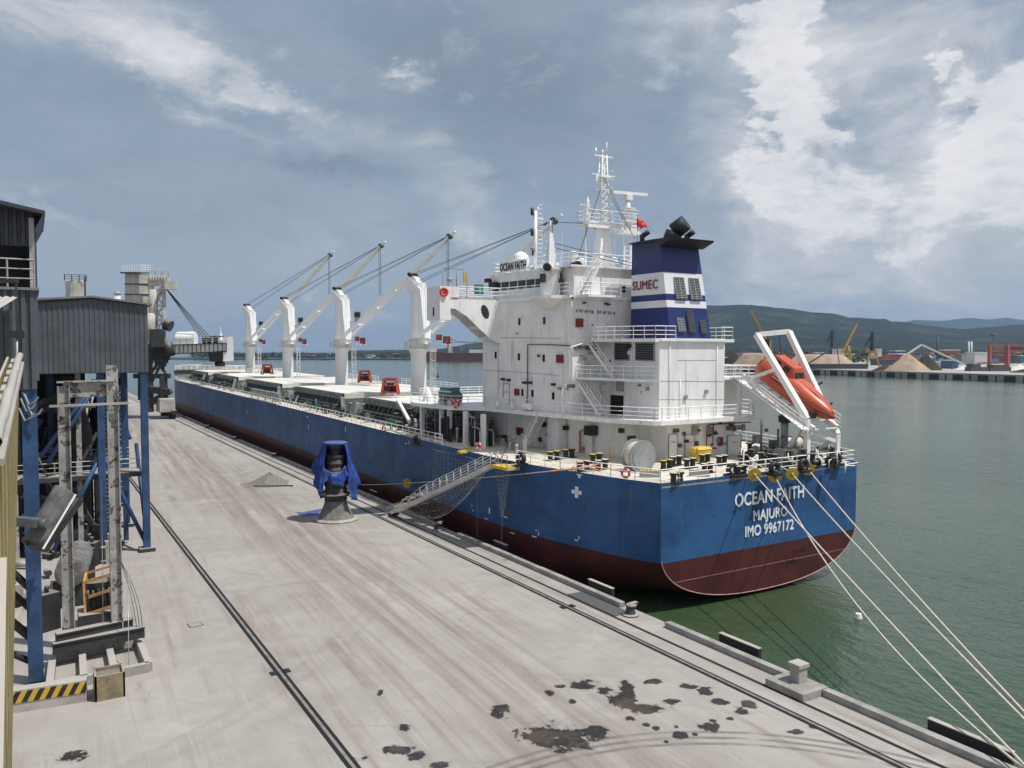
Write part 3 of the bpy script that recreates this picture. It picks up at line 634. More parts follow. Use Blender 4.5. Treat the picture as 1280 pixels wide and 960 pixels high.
# small floodlight and pale canopy on its lower left
c3=at(21,418,d=24)
t=thing('flood_light','black flood light on a short bracket at the left edge','flood light',c3)
a=MB(); a.cbox(c3,.36,.16,.22,.5); a.build('housing',M['black'],t); a=MB(); a.tube(c3-Vector((0,0,.1)),c3-Vector((.02,0,1.5)),.03); a.build('bracket',M['gsteel'],t)
c4=at(8,395,d=26); t=thing('pale_canopy','small pale corrugated canopy under the upper tower at the left edge','canopy',c4)
a=MB(); ca,sa=Rt.x,Rt.y
def R3(r,u,f): return CAM+Rt*r+Vector((0,0,1))*u+Vector((Fw.x,Fw.y,0)).normalized()*f
for i in range(10):
    r0=-18+i*.22*1.05; 
    a.poly([R3(-18.5+i*.25,1.72,26),R3(-18.5+(i+.5)*.25,1.77,26),R3(-18.5+(i+.5)*.25,1.25,24.8),R3(-18.5+i*.25,1.2,24.8)]); a.poly([R3(-18.5+(i+.5)*.25,1.77,26),R3(-18.5+(i+1)*.25,1.72,26),R3(-18.5+(i+1)*.25,1.2,24.8),R3(-18.5+(i+.5)*.25,1.25,24.8)])
a.build('sheet',M['dustw'],t)
a=MB(); a.beam(R3(-18.3,2.24,26),R3(-16.0,2.24,26),.12,.12); a.beam(R3(-16.05,2.24,26),R3(-16.05,-.4,26),.08,.08); a.build('frame',M['dustb'],t)
a=MB()
for k in range(26):
    r0=-23.6+k*.26; a.hexa([R3(r0,-.9,27),R3(r0+.2,-.9,27),R3(r0+.2,-.9,27.1),R3(r0,-.9,27.1),R3(r0,1.35,27),R3(r0+.2,1.35,27),R3(r0+.2,1.35,27.1),R3(r0,1.35,27.1)])
tag(a.build('sheet_wall',M['clad2']),'dark ribbed sheet wall behind the yellow parapet at the left edge','wall')
# yellow ribbed parapet beside the viewpoint
t=thing('yellow_parapet','dusty yellow ribbed steel parapet running down the left edge of the view','parapet',(-4,8,0))
def PP(d,px,py): return at(px,py,d=d)
near=PP(5.5,-6,560); far=PP(12,25,446); nb=near-Vector((0,0,3.6)); fb=at(17,838,d=12)
a=MB(); N=9
for i in range(N):
    f0,f1=i/N,(i+.62)/N
    A,B=near.lerp(far,f0),near.lerp(far,f1); C,Dd=nb.lerp(fb,f1),nb.lerp(fb,f0)
    off=Vector((-.10,.03,0)); a.extr([A,B,C,Dd],off)
A,B,C,Dd=near,far,fb,nb; o_=Vector((-.14,.04,0)); a.extr([A+o_,B+o_,C+o_,Dd+o_],Vector((-.03,0,0)))
a.build('ribbed_side',M['ystruct'],t)
a=MB(); a.path([near.lerp(far,k/12)+Vector((0,0,.04+.02*math.sin(k*2))) for k in range(13)],.045,8); a.beam(near-Vector((0,0,.1)),far-Vector((0,0,.1)),.10,.05); a.build('hand_rail',M['dustw'],t)
a=MB(); a.beam(at(3,700,d=5.2),at(-3,985,d=4.2),.05,.05); a.build('end_post',M['ystruct'],t)
# conveyor hood
D1=36.5
M['hood']=paint('grimy_hood_sheet',(.11,.105,.10),.7,var=.5,scale=2,streak=.6)
t=thing('conveyor_hood','grey curved belt conveyor hood sloping down between the blue posts','conveyor',at(60,650,d=D1))
hA=at(90,622,d=D1+.6); hB=at(40,682,d=D1-1.0)
a=MB(); a.smooth=True; dd=(hB-hA).normalized(); side=dd.cross(Vector((0,0,1))).normalized(); upv=side.cross(dd).normalized(); prs=[]
K=9
for s in range(6):
    c_=hA.lerp(hB,s/5)-Vector((0,0,.0)); prs.append(a.pts([c_+side*(math.cos(math.pi*k/K)*.62)+upv*(math.sin(math.pi*k/K)*.62+(.35-.1*s)) for k in range(K+1)]))
for s in range(5):
    for k in range(K): a.face((prs[s]+k,prs[s]+k+1,prs[s+1]+k+1,prs[s+1]+k))
h=a.build('hood',M['hood'],t); sm=h.modifiers.new('s','SOLIDIFY'); sm.thickness=.05
a=MB(); a.beam(hA-upv*.1,hB-upv*.3,1.15,.3); a.build('belt_frame',M['ldark'],t)
for s_ in (-1,1):
    a=MB(); a.beam(hA+side*.64*s_+upv*.34,hB+side*.64*s_-upv*.14,.05,.07); a.build('edge_trim',M['dome'],t)
a=MB(); m0=at(22,651,d=D1-1.2); m1=at(50,654,d=D1-1.2); a.beam(m0,m1,.42,.36); a.tube(m1,m1+Rt*.3,.20); a.build('drive_motor',M['dgrey'],t)
M['drum']=paint('dirty_drum_wrap',(.17,.165,.155),.85,var=.5,scale=1.2,bump=.4,streak=.6,rustc=(.1,.08,.07))
g1=at(96,722,z=0); 
t=thing('white_duct_drum','large dusty white horizontal drum behind the grey columns','drum',(g1.x,g1.y,0))
c=at(88,716,d=49.5); c_b=at(99,690,d=55.5)
a=MB(); a.lathe([(.7,-.05),(.88,0),(.88,1.5),(.93,1.52),(.93,1.6),(.88,1.62),(.88,3.4),(.93,3.42),(.93,3.5),(.88,3.52),(.88,6.2),(.7,6.3)],c,22,axis=(c_b-c)); a.build('drum_shell',M['drum'],t)
a=MB(); a.cbox((c.x,c.y+.5,0),1.9,.3,1.7,base=True); a.cbox((c_b.x,c_b.y,0),1.9,.3,2.2,base=True); a.build('cradle',M['ldark'],t)
c=at(125,798,z=0); 
t=thing('orange_framed_machine','machine in a faded orange guard frame between the grey columns','machine',(c.x,c.y,0))
Dm=(c-CAM).dot(Fw); Dm=45.5
pp=[at(x_,y_,d=Dm) for x_,y_ in ((105,728),(141,717),(108,790),(143,770),(106,748),(142,736),(107,769),(142,757))]
a=MB()
for i,j in ((0,1),(0,2),(1,3),(4,5),(6,7)): a.beam(pp[i],pp[j],.14,.16)
bk=Vector((.2,1.6,.1))
for i,j in ((0,1),(0,2),(1,3),(4,5)): a.beam(pp[i]+bk,pp[j]+bk,.12,.12)
a.beam(pp[0],pp[0]+bk,.12); a.beam(pp[1],pp[1]+bk,.12); a.build('guard_frame',M['orangef'],t)
a=MB(); ce=(pp[0]+pp[3])/2+Vector((0,.9,0)); a.cbox(ce,1.3,1.1,1.7); 
for k in range(5): a.tube(ce+Vector((-.55+k*.27,-.6,-.6)),ce+Vector((-.55+k*.27,-.6,.5)),.07)
a.build('machine_body',M['ldark'],t)
a=MB(); a.cbox((ce.x-.1,ce.y-.3,0),2.3,2.0,.35,base=True); a.cbox((ce.x-.1,ce.y-.3,.35),1.9,1.6,.75,base=True); a.build('machine_bed',M['dustb'],t)
# extra low beams with cut-outs in front of the machine
t=thing('beam_stack','stack of dusty dark steel beams lying behind the skid frame','steel beams',(pa.x,pa.y+1,0))
for k,(q0,q1,zz) in enumerate((((66,812),(180,790),.95),((70,800),(165,780),1.35))):
    A=at(*q0,z=zz); B=at(*q1,z=zz); a=MB(); a.beam(A,B,.35,.5); a.beam(A+Vector((0,0,.3)),B+Vector((0,0,.3)),.5,.08); a.build('beam',M['dustb'],t)
# loose wires hanging from the right column
t=MB()
for s in range(3):
    A=at(150,700,d=43); B=at(172+s*3,800-s*6,d=42.5); mid_=(A+B)/2+Rt*(.35+.12*s)
    t.path([A.lerp(mid_,k/5).lerp(mid_.lerp(B,k/5),k/5) for k in range(6)],.018,4)
tag(t.build('hanging_cables',M['wire']),'loose thin cables hanging down beside the right grey column','cable')
a=MB(); A=at(160,712,d=43); B=at(161,835,z=.1); a.tube(A,B,.022,n=5); a.tube(at(127,600,d=42),at(129,806,d=42),.02,n=5); tag(a.build('hanging_rod',M['gsteel']),'thin pale rod hanging in front of the skid frame','rod')
# hazard striped barrier
A=at(4,866,z=1.0); B=at(108,850,z=1.0)
t=thing('hazard_barrier','low white steel barrier with black and yellow diagonal stripes','barrier',((A.x+B.x)/2,(A.y+B.y)/2,0))
d=(B-A).normalized(); fr=Vector((d.y,-d.x,0))
a=MB(); a.extr([A,B,B-Vector((0,0,1.0)),A-Vector((0,0,1.0))],-fr*.55); a.build('barrier_body',M['dustw'],t)
a=MB(); a.extr([A+fr*.01-Vector((0,0,.06)),B+fr*.01-Vector((0,0,.06)),B+fr*.01-Vector((0,0,.56)),A+fr*.01-Vector((0,0,.56))],fr*.02); a.build('striped_panel',M['hazard'],t)
# concrete weight box
c=at(138,874,z=0); t=thing('counterweight_box','small open rusty steel box filled with rubble on the quay','box',(c.x,c.y,0))
c=c+Vector((0,.6,0)); s_=.62
a=MB()
for x0,x1,y0,y1 in ((-s_,s_,-s_,-s_+.08),(-s_,s_,s_-.08,s_),(-s_,-s_+.08,-s_,s_),(s_-.08,s_,-s_,s_)): a.box(c.x+x0,c.x+x1,c.y+y0,c.y+y1,0,1.15)
a.build('box_wall',M['wbox'],t)
a=MB(); a.box(c.x-s_+.08,c.x+s_-.08,c.y-s_+.08,c.y+s_-.08,.05,.98); a.build('rubble_fill',M['sandg'],t)

# ================================================================ SHIP LOADER
leg=at(206,523,z=0); YL=leg.y; print('leg',leg)
t=thing('ship_loader','weathered rail mounted ship loader with lattice mast and boom over the foredeck','ship loader',(20,YL,0))
dL=(leg-CAM).dot(Fw)
def Q(px,py,dd=0): return at(px,py,d=dL+dd)
a=MB()
for (px0,py0,px1,py1,w_) in ((188,515,186,440,1.4),(206,520,204,470,1.6),(176,500,176,430,1.2)): a.beam(Q(px0,py0),Q(px1,py1),w_,w_)
for (px0,py0,px1,py1,w_) in ((168,470,212,470,1.4),(170,432,212,434,1.3),(186,505,214,488,1.5),(186,440,210,470,.6),(206,440,188,468,.6),(178,500,204,450,.6)): a.beam(Q(px0,py0),Q(px1,py1),w_,w_*.8)
a.build('portal_leg',M['ldark'],t)
a=MB(); c=Q(207,506); a.cbox(c,3.4,6,3.2,0); a.build('bogie_housing',M['loader'],t,bevel=.15)
a=MB()
for k in range(4): a.tube((28.4-.3,YL-3+k*2,.75),(28.4+.3,YL-3+k*2,.75),.7,n=14)
a.box(27.8,29.0,YL-4,YL+4,1.1,2.0); a.build('bogie_wheel',M['ldark'],t)
a=MB()
for dx in (0,1):
    for dy_ in (0,5): a.beam(Q(190+dx*15,436,dy_),Q(190+dx*15,356,dy_),.8)
zs=[436,418,400,382,364]
for y0_,y1_ in zip(zs,zs[1:]):
    for dy_ in (0,5): a.beam(Q(190,y0_,dy_),Q(205,y1_,dy_),.35); a.beam(Q(205,y0_,dy_),Q(190,y1_,dy_),.35); a.beam(Q(190,y1_,dy_),Q(205,y1_,dy_),.4)
a.beam(Q(186,352),Q(211,352),1.4,2.0); a.beam(Q(186,352,5),Q(211,352,5),1.4,2.0); a.build('lattice_mast',M['loader'],t)
a=MB(); a.beam(Q(187,379),Q(203,360),.9,.9); a.tube(Q(192,410),Q(192,362),1.0,n=12); a.tube(Q(188,392),Q(188,425),1.6,n=12); a.build('mast_stay',M['loader'],t)
a=MB()
for k in range(6): a.tube(Q(189+k*3.4,349),Q(190.5+k*3.4,349),.95,n=12)
a.rail([Q(186,347),Q(211,347)],1.6,1.6,.08); a.box(*(Q(207,362).x-.5,Q(207,362).x+2.5),YL-1,YL+1,Q(0,362).z,Q(0,352).z); a.build('sheave_platform',M['loader'],t)
# machinery house and big white hopper box
a=MB(); A=Q(188,447); a.hexa([Q(188,447),Q(210,449),Q(210,449,6),Q(188,447,6),Q(188,432),Q(210,434),Q(210,434,6),Q(188,432,6)]); a.build('machinery_house',M['loader'],t)
a=MB(); a.hexa([Q(156,395,6),Q(174,397),Q(187,396,5),Q(170,394,11),Q(156,342,6),Q(174,342),Q(186.5,343,5),Q(170,342,11)])
bx=a.build('hopper_box',M['loader'],t)
a=MB(); 
for yy in (341,355,368,382): a.beam(Q(156,yy,5.9),Q(174,yy,-.1),.18,.25); a.beam(Q(174,yy,-.1),Q(187,yy,4.9),.18,.25)
a.beam(Q(153,341,5),Q(174,341,-1),1.2,.3); a.build('box_ribs',M['ldark'],bx)
a=MB(); a.rail([Q(153,340,6),Q(174,340,-1),Q(188,340,5)],1.6,1.5,.06); a.build('guard_rail',M['rail'],bx)
a=MB()
for k in range(12): a.beam(Q(184+k*2.3,438-(k%3)*5),Q(186+k*2.3,462-(k%4)*4),.5,.6)
a.box(Q(186,430).x,Q(203,430).x,YL-3,YL+3,Q(0,434).z,Q(0,412).z); a.tube(Q(208,428),Q(213,445),1.2); a.tube(Q(206,405),Q(214,408),1.3,n=14); a.beam(Q(185,486),Q(210,490),2,1.5); a.build('machinery',M['ldark'],t)
# boom: box truss over the ship
a=MB(); 
bA,bB=Q(205,437,0),Q(283,434,0)
a.hexa([Q(208,442),Q(283,439),Q(283,439,5),Q(208,442,5),Q(208,432),Q(283,429.5),Q(283,429.5,5),Q(208,432,5)])
bm_=a.build('boom',M['farwht'],t)
a=MB()
for k in range(15): f=k/14; A=Q(208+75*f,442.3-3*f,-.12); B=Q(208+75*f,431.5-2.5*f,-.12); a.beam(A,B,.14)
a.beam(Q(208,431.5,-.2),Q(283,429,-.2),.3,.25); a.beam(Q(208,442.5,-.2),Q(283,439.5,-.2),.3,.25); a.build('boom_ribs',M['dustb'],bm_)
a=MB(); a.rail([Q(208,430.5,-.3),Q(283,428,-.3)],1.3,1.6,.06); a.build('guard_rail',M['gsteel'],bm_)
a=MB(); A=Q(222,424,2.5); B=Q(244,423.5,2.5); a.lathe([(1.7,0),(1.75,.1),(1.75,(B-A).length)],A,18,axis=B-A); a.cbox((A+B)/2-Vector((0,0,1)),4,3,1.4,-TH); a.build('winch_canopy',M['dome'],t)
a=MB(); 
for px in (254,260,268): a.tube(Q(px,425,2),Q(px+3,425,2),.9,n=12)
a.build('winch_drum',M['ldark'],t)
a=MB(); a.hexa([Q(279,452),Q(292,451),Q(292,451,6),Q(279,452,6),Q(278,421),Q(291.5,421),Q(291.5,421,6),Q(278,421,6)]); a.build('chute_head',M['dome'],t)
a=MB(); a.hexa([Q(262,452),Q(279,452),Q(279,452,6),Q(262,452,6),Q(260,440),Q(279,438),Q(279,438,6),Q(260,440,6)]); a.hexa([Q(264,421.5),Q(280,421.5),Q(280,421.5,6),Q(264,421.5,6),Q(264,419.8),Q(280,419.8),Q(280,419.8,6),Q(264,419.8,6)]); a.tube(Q(275,452,3),Q(275,458,3),1.2); a.build('chute_hood',M['black'],t)
a=MB()
for s in range(4): a.tube(Q(207+s*1.0,360+s),Q(250+s*4,421,1),.09,n=4,cap=False)
a.build('boom_stay_wires',M['wire'],t)
# silos far behind the shed
for k,(px,lb) in enumerate(((94,'pale ribbed silo top rising behind the shed roof'),(147,'small white vent stack behind the shed roof'))):
    if k==0:
        c=at(px,378,d=130); t=thing('silo',lb,'silo',(c.x,c.y,0)); a=MB(); z1_=at(px,352,d=130).z; a.lathe([(1.35,0),(1.35,z1_),(1.2,z1_+.1)],(c.x,c.y,0),18); a.build('silo_wall',M['loader'],t)
        a=MB(); a.rail([(c.x-1.5,c.y-1.4,z1_),(c.x+1.6,c.y-1.4,z1_)],1.0,1,.06); a.beam((c.x+1.45,c.y,z1_-6),(c.x+1.45,c.y,z1_+.9),.25); a.build('top_rail',M['ldark'],t)
    else:
        c=at(px,378,d=150); t=thing('vent_stack',lb,'stack',(c.x,c.y,0)); a=MB(); z1_=at(px,367,d=150).z; a.tube((c.x,c.y,0),(c.x,c.y,z1_),.55,n=12); a.build('stack_pipe',M['farwht'],t); a=MB(); a.lathe([(.75,z1_),(.3,z1_+.5)],(c.x,c.y,0),14); a.build('cap',M['mgrey'],t)
# dark warehouse closing the view under the shed
t=thing('warehouse','long dark warehouse standing behind the posts on the landward side','warehouse',(-12,150,0))
a=MB(); clad(a,(-40,112),(4,112),0,14.2,.8,.12); a.box(-40,3.8,112.4,300,0,14.2); a.build('wall',M['clad2'],t)
a=MB(); a.extr([(-40,111,14.2),(4.5,111,14.2),(4.5,111,14.4),(-40,111,16)],(0,190,0)); a.build('roof',M['roof'],t)
# ================================================================ THE CARGO SHIP
CX,Y0,ZD=47.85,41.8,6.65
SHIP=bpy.data.objects.new('cargo_ship',None); COL.objects.link(SHIP)
SHIP['label']='long blue and red bulk carrier with white superstructure moored along the quay'; SHIP['category']='cargo ship'
TRIM=R(.37)
SHIP.location=(CX,Y0,ZD); SHIP.rotation_euler=(TRIM,0,0)
MWORLD[SHIP.name]=Matrix.Translation((CX,Y0,ZD))      # children are modelled on even keel, then trimmed
TR=Matrix.Translation((CX,Y0,ZD))@Matrix.Rotation(TRIM,4,'X')@Matrix.Translation((-CX,-Y0,-ZD))
def shipthing(*a,**k):   # a separate thing standing on the ship: carried by the same trim
    o=thing(*a,**k); return o
# half beam at deck
BT=[(0,10.65),(2,11.45),(4,12.05),(8.8,13.2),(13.5,14.0),(19.7,14.35),(30,14.38),(186,14.38),(194,14.1),(201,12.9),(207,10.6),(212,7.2),(215.5,3.2),(217,.15)]
def interp(T,y):
    if y<=T[0][0]: return T[0][1]
    for (a,b),(c,d) in zip(T,T[1:]):
        if y<=c: return b+(d-b)*(y-a)/(c-a)
    return T[-1][1]
KT=[(0,-8.85),(3,-9.3),(8,-10.4),(16,-13.0),(30,-17),(45,-18.5),(200,-18.5),(217,-16)]
VT=[(0,-4.6),(4,-5.4),(10,-7.2),(20,-11),(35,-16),(190,-16.5),(205,-9),(217,-5)]
ys=[0,1,2,3,4,6,8.8,11,13.5,16,19.7,25,30,45,60,90,120,150,170,186,190,194,197.5,201,204,207,209.5,212,214,215.5,216.5,217]
a=MB(); NS=14; a.smooth=True
def section(y):
    B=interp(BT,y); zk=interp(KT,y); zv=interp(VT,y); n=2.4; ps=[(B,0),(B,zv*.33),(B,zv*.66),(B,zv)]
    for k in range(1,NS+1):
        t=math.pi/2*k/NS; ps.append((B*math.cos(t)**(2/n) if k<NS else 0, zv+(zk-zv)*math.sin(t)**(2/n)))
    return ps
rings=[]
for y in ys:
    s=section(y); full=[(-x,z) for x,z in s]+[(x,z) for x,z in s[::-1][1:]]
    fl=1.0
    rings.append(a.pts([(CX+x,Y0+y+ (0 if y<190 else (y-190)/27*max(0,z+8)*.25),ZD+z) for x,z in full]))
m_=len(full)
for i in range(len(rings)-1):
    for k in range(m_-1): a.face((rings[i]+k,rings[i]+k+1,rings[i+1]+k+1,rings[i+1]+k))
a.smooth=False
b0=a.pts([a.v[rings[0]+k] for k in range(m_)]); a.face(range(b0,b0+m_))
# forecastle and bulwark
fz=2.6; fy=196
P=[(B_,y) for y,B_ in [(fy,interp(BT,fy)),(201,12.9),(207,10.6),(212,7.2),(215.5,3.2),(217,.15)]]
poly=[(CX-x,Y0+y+ (0 if y<190 else (y-190)/27*2)) for x,y in P]+[(CX+x,Y0+y+(0 if y<190 else (y-190)/27*2)) for x,y in P[::-1]]
pt=[(x,y+.8) for x,y in poly]
hull=a.build('hull',M['hull'],SHIP)
a=MB(); a.prism(poly,ZD+.02,ZD+fz,pt); a.build('forecastle',M['coam'],SHIP)
# bead along the lower edge of the transom
s=section(0); a=MB(); s_=s[4:]; a.path([(CX-x,Y0-.02,ZD+z) for x,z in s_]+[(CX+x,Y0-.02,ZD+z) for x,z in s_[::-1][1:]],.04,5)
a.path([(CX-9.6,Y0-.0,ZD-7.0),(CX+9.6,Y0-.0,ZD-7.0)],.012,4)
M['edge']=paint('pale_edge_bead',(.42,.25,.22),.6); a.build('transom_edge_bead',M['edge'],hull)
# deck plating
a=MB(); dp=[(y,interp(BT,y)-.03) for y in (0,2,4,8.8,13.5,19.7,60,120,186,194,fy)]
a.prism([(CX-b,Y0+y) for y,b in dp]+[(CX+b,Y0+y) for y,b in dp[::-1]],ZD-.2,ZD+.02); a.build('main_deck',M['cream'],SHIP)
a=MB(); a.prism([(x,y) for x,y in poly],ZD+fz-.05,ZD+fz+.03,[(CX+(x-CX)*.985,y) for x,y in pt]); a.build('forecastle_deck',M['coam'],SHIP)
# fishplate along the deck edge
a=MB()
for sg in (-1,1):
    L_=[(y,interp(BT,y)) for y in (0,2,4,8.8,13.5,19.7,60,120,186,194,fy)]
    for (y0_,b0_),(y1_,b1_) in zip(L_,L_[1:]): a.beam((CX+sg*(b0_-.02),Y0+y0_,ZD+.05),(CX+sg*(b1_-.02),Y0+y1_,ZD+.05),.08,.20)
a.beam((CX-10.6,Y0+.03,ZD+.05),(CX+10.6,Y0+.03,ZD+.05),.08,.2); a.build('deck_edge_bar',M['hull'],hull)
# ---- writing on the stern
def stern_text(body,px0,px1,py,h,nm):
    A=at(px0,py,y=Y0-.03); B=at(px1,py,y=Y0-.03)
    return text_mesh(nm,body,h/.72,(A.x,Y0-.03,A.z),(1,0,0),(0,0,1),M['letter'],hull,ext=.01,bold=.034,width=B.x-A.x)
stern_text('OCEAN FAITH',919,1004.5,633.5,.98,'ship_name_lettering')
stern_text('MAJURO',942,984,651,.78,'home_port_lettering')
stern_text('IMO 9967172',932,992,671.5,.80,'number_lettering')
# marks on the port side
def side_pt(y,z): return Vector((CX-interp(BT,y)-.03,Y0+y,ZD+z))
a=MB()
def sidemark(px,py,w,h):
    # find the point of the shell under this pixel
    for y in [k*.25 for k in range(0,800)]:
        p=at(px,py,y=Y0+y)
        if p.x<CX-interp(BT,y)+.02 and False: pass
    best=min((k*.25 for k in range(0,800)), key=lambda y: abs((at(px,py,y=Y0+y).x)-(CX-interp(BT,y)-.03)))
    p=at(px,py,y=Y0+best); return p,best
def markbox(px,py,ly,lz):
    if (px,py)!=(721,616): ly*=.6; lz*=.6
    p,y=sidemark(px,py,0,0); q=side_pt(y+ly/2,0); r_=side_pt(max(0,y-ly/2),0)
    a.extr([(r_.x,r_.y,p.z-lz/2),(q.x,q.y,p.z-lz/2),(q.x,q.y,p.z+lz/2),(r_.x,r_.y,p.z+lz/2)],(-.015,0,0))
markbox(721,616,.32,.85); markbox(721,616,.95,.28)
for (px,py,ly,lz) in ((723,596,.35,.5),(724,594,.9,.12),(672,664,.3,.12),(674,668,.12,.5),(640,668,.9,.12),(668,672,.9,.14),(722,676,.5,.15),(724,673,.12,.5),(508,557,.7,.12),(511,556,.2,.6),(515,559,.4,.15),(519,558,.2,.6),(384,525,.8,.5),(432,540,.3,.9),(386,538,.3,1.1),(309,520,.3,1.2),(612,640,.3,.8),(609,650,.8,.12),(632,648,.9,.12),(590,634,.2,.2),(592,640,.3,.2),(220,487,.9,.8),(228,490,1.0,.25),(234,494,.3,1.2),(239,496,.3,1.2),(244,496,.3,.9)): markbox(px,py,ly,lz)
a.build('hull_mark',M['letter'],hull)
# ---- bow mast, forecastle gear
a=MB(); fc=Vector((CX,Y0+203,ZD+fz)); c=at(275,420,y=Y0+203)
a.tube((CX,Y0+203,ZD+fz),(CX,Y0+203,ZD+11),.7,.4,n=12); a.lathe([(.9,0),(.5,1.0),(.15,2.4),(.06,4.2)],(CX,Y0+203,ZD+11),10); a.beam((CX-1.8,Y0+203,ZD+9.3),(CX+1.8,Y0+203,ZD+9.3),.9,.25); a.build('fore_mast',M['whitec'],SHIP)
a=MB()
for i in range(14):
    x=CX-11+i*1.7; a.lathe([(.5,0),(.5,.9),(.7,1.0)],(x,Y0+198+(i%3)*2.2,ZD+fz),8); a.cbox((x+.6,Y0+199+(i%4)*1.6,ZD+fz),1.2,1,.7+.4*(i%2),base=True)
a.build('windlass_gear',M['mgrey'],SHIP)
a=MB(); a.rail([(CX-12.3,Y0+196.5,ZD+fz),(CX+12.3,Y0+196.5,ZD+fz)],1.1,1.5,.06); L_=[(CX-interp(BT,y)+.2,Y0+y+.8,ZD+fz) for y in (197,201,207,212,215.5)]; a.rail(L_,1.1,1.5,.06); a.build('forecastle_rail',M['rail'],SHIP)
# ---- hatches (cover, coaming with its stays and pipes)
HY=[(36.5,59.5),(68.5,92.5),(101.5,127.5),(136.5,162.0),(171.0,191.5)]
hz=2.75; HW=9.2
for k,(h0,h1) in enumerate(HY):
    a=MB(); a.box(CX-HW,CX+HW,Y0+h0,Y0+h1,ZD,ZD+1.9)
    n=int((h1-h0)/1.15)
    for i in range(n+1):
        y=Y0+h0+(h1-h0)*i/n
        for sg in (-1,1):
            a.extr([(CX+sg*HW,y-.05,ZD+.05),(CX+sg*(HW+1.0),y-.05,ZD+.05),(CX+sg*(HW+.45),y-.05,ZD+1.85),(CX+sg*HW,y-.05,ZD+1.85)],(0,.1,0))
    for sg in (-1,1): a.box(CX+sg*HW,CX+sg*(HW+.6),Y0+h0,Y0+h1,ZD+1.86,ZD+1.95)
    co=a.build('hatch_coaming',M['coam'],SHIP)
    a=MB(); npn=4
    for i in range(npn):
        y0_=Y0+h0+(h1-h0)*i/npn+.04; y1_=Y0+h0+(h1-h0)*(i+1)/npn-.04
        a.box(CX-HW-.25,CX+HW+.25,y0_,y1_,ZD+1.98,ZD+hz)
        for s_ in range(1,5): x=CX-HW+s_*2*HW/5; a.box(x-.03,x+.03,y0_+.2,y1_-.2,ZD+hz,ZD+hz+.03)
    a.build('hatch_cover',M['hatch'],SHIP,bevel=.04)
    a=MB(); a.box(CX-HW-.29,CX-HW-.255,Y0+h0+.1,Y0+h1-.1,ZD+1.99,ZD+hz-.06); a.build('cover_side_plate',M['coam'],co)
    # side gear along the coaming: grey chain boxes, hydraulic boxes
    a=MB()
    n=int((h1-h0)/1.55)
    for i in range(n):
        y=Y0+h0+(i+.5)*(h1-h0)/n
        a.cbox((CX-HW-.75,y,ZD+1.95),.22,1.30,.72,.0,base=True); a.beam((CX-HW-.75,y,ZD+1.95),(CX-HW-1.25,y+.2,ZD+.9),.14)
        a.box(CX-HW-1.55,CX-HW-1.45,y-.55,y-.45,ZD,ZD+1.15)
        if i%3==1: a.cbox((CX-HW-1.55,y,ZD+.02),.5,.7,.8,base=True)
    a.beam((CX-HW-1.5,Y0+h0,ZD+1.15),(CX-HW-1.5,Y0+h1,ZD+1.15),.12); a.beam((CX-HW-1.5,Y0+h0,ZD+.7),(CX-HW-1.5,Y0+h1,ZD+.7),.1)
    a.tube((CX-HW-1.9,Y0+h0-4,ZD+.35),(CX-HW-1.9,Y0+h1+4,ZD+.35),.13,n=6); a.tube((CX-HW-2.2,Y0+h0-4,ZD+.3),(CX-HW-2.2,Y0+h1+4,ZD+.3),.1,n=6)
    a.build('coaming_gear',M['coam'],co)
    a=MB(); a.rail([(CX+HW,Y0+h0+1,ZD+hz),(CX+HW,Y0+h1-1,ZD+hz)],1,2,.04) if k in (1,2) else a.rail([(CX-2,Y0+h1-.5,ZD+hz),(CX+HW,Y0+h1-.5,ZD+hz)],1,2,.04)
    a.build('hatch_rail',M['rail'],co)
# cross deck houses at the cranes
for k,yc in enumerate((63.9,97.1,132.1,166.8)):
    a=MB(); a.box(CX-4.6,CX+4.6,Y0+yc-2.6,Y0+yc+2.6,ZD,ZD+2.3); a.box(CX-8.5,CX-5.2,Y0+yc-1.8,Y0+yc+1.6,ZD,ZD+1.5); a.cbox((CX-9.6,Y0+yc,ZD),1.4,2.2,1.7,base=True); a.build('mast_house',M['mgrey'],SHIP)
    a=MB()
    for s_ in range(6): a.beam((CX-11.4+s_*.5,Y0+yc-3+s_*.8,ZD+.1),(CX-10.6+s_*.4,Y0+yc-2.5+s_*.9,ZD+1.9-.2*(s_%3)),.35)
    a.beam((CX-12.2,Y0+yc-3.0,ZD+.3),(CX-10.5,Y0+yc+2.6,ZD+2.2),.5); a.build('folded_gear',M['coam'],SHIP)
rs=random.Random(77)
for k in range(90):
    y_=rs.uniform(34,194); x_=CX-rs.uniform(10.4,12.0); h_=rs.uniform(.4,1.9); a=MB()
    t_=k%4
    if t_==0: a.cbox((x_,Y0+y_,ZD),rs.uniform(.3,.7),rs.uniform(.4,1.2),h_*.7,rs.uniform(-.3,.3),base=True)
    elif t_==1: a.beam((x_,Y0+y_,ZD),(x_+rs.uniform(.3,.9),Y0+y_+rs.uniform(-1.2,1.2),ZD+h_),.16)
    elif t_==2: a.tube((x_,Y0+y_,ZD),(x_,Y0+y_,ZD+h_*.8),.1,n=6); a.lathe([(.1,0),(.28,.05),(.28,.12),(.1,.2)],(x_,Y0+y_,ZD+h_*.8),8)
    else: a.cbox((x_,Y0+y_,ZD+.3),.2,rs.uniform(.8,2),.5,0,base=True); a.box(x_-.06,x_+.06,Y0+y_-.3,Y0+y_-.2,ZD,ZD+.3)
    a.build('deck_fitting',M[rs.choice(['coam','coam','ldark','mgrey','dgrey'])],SHIP)
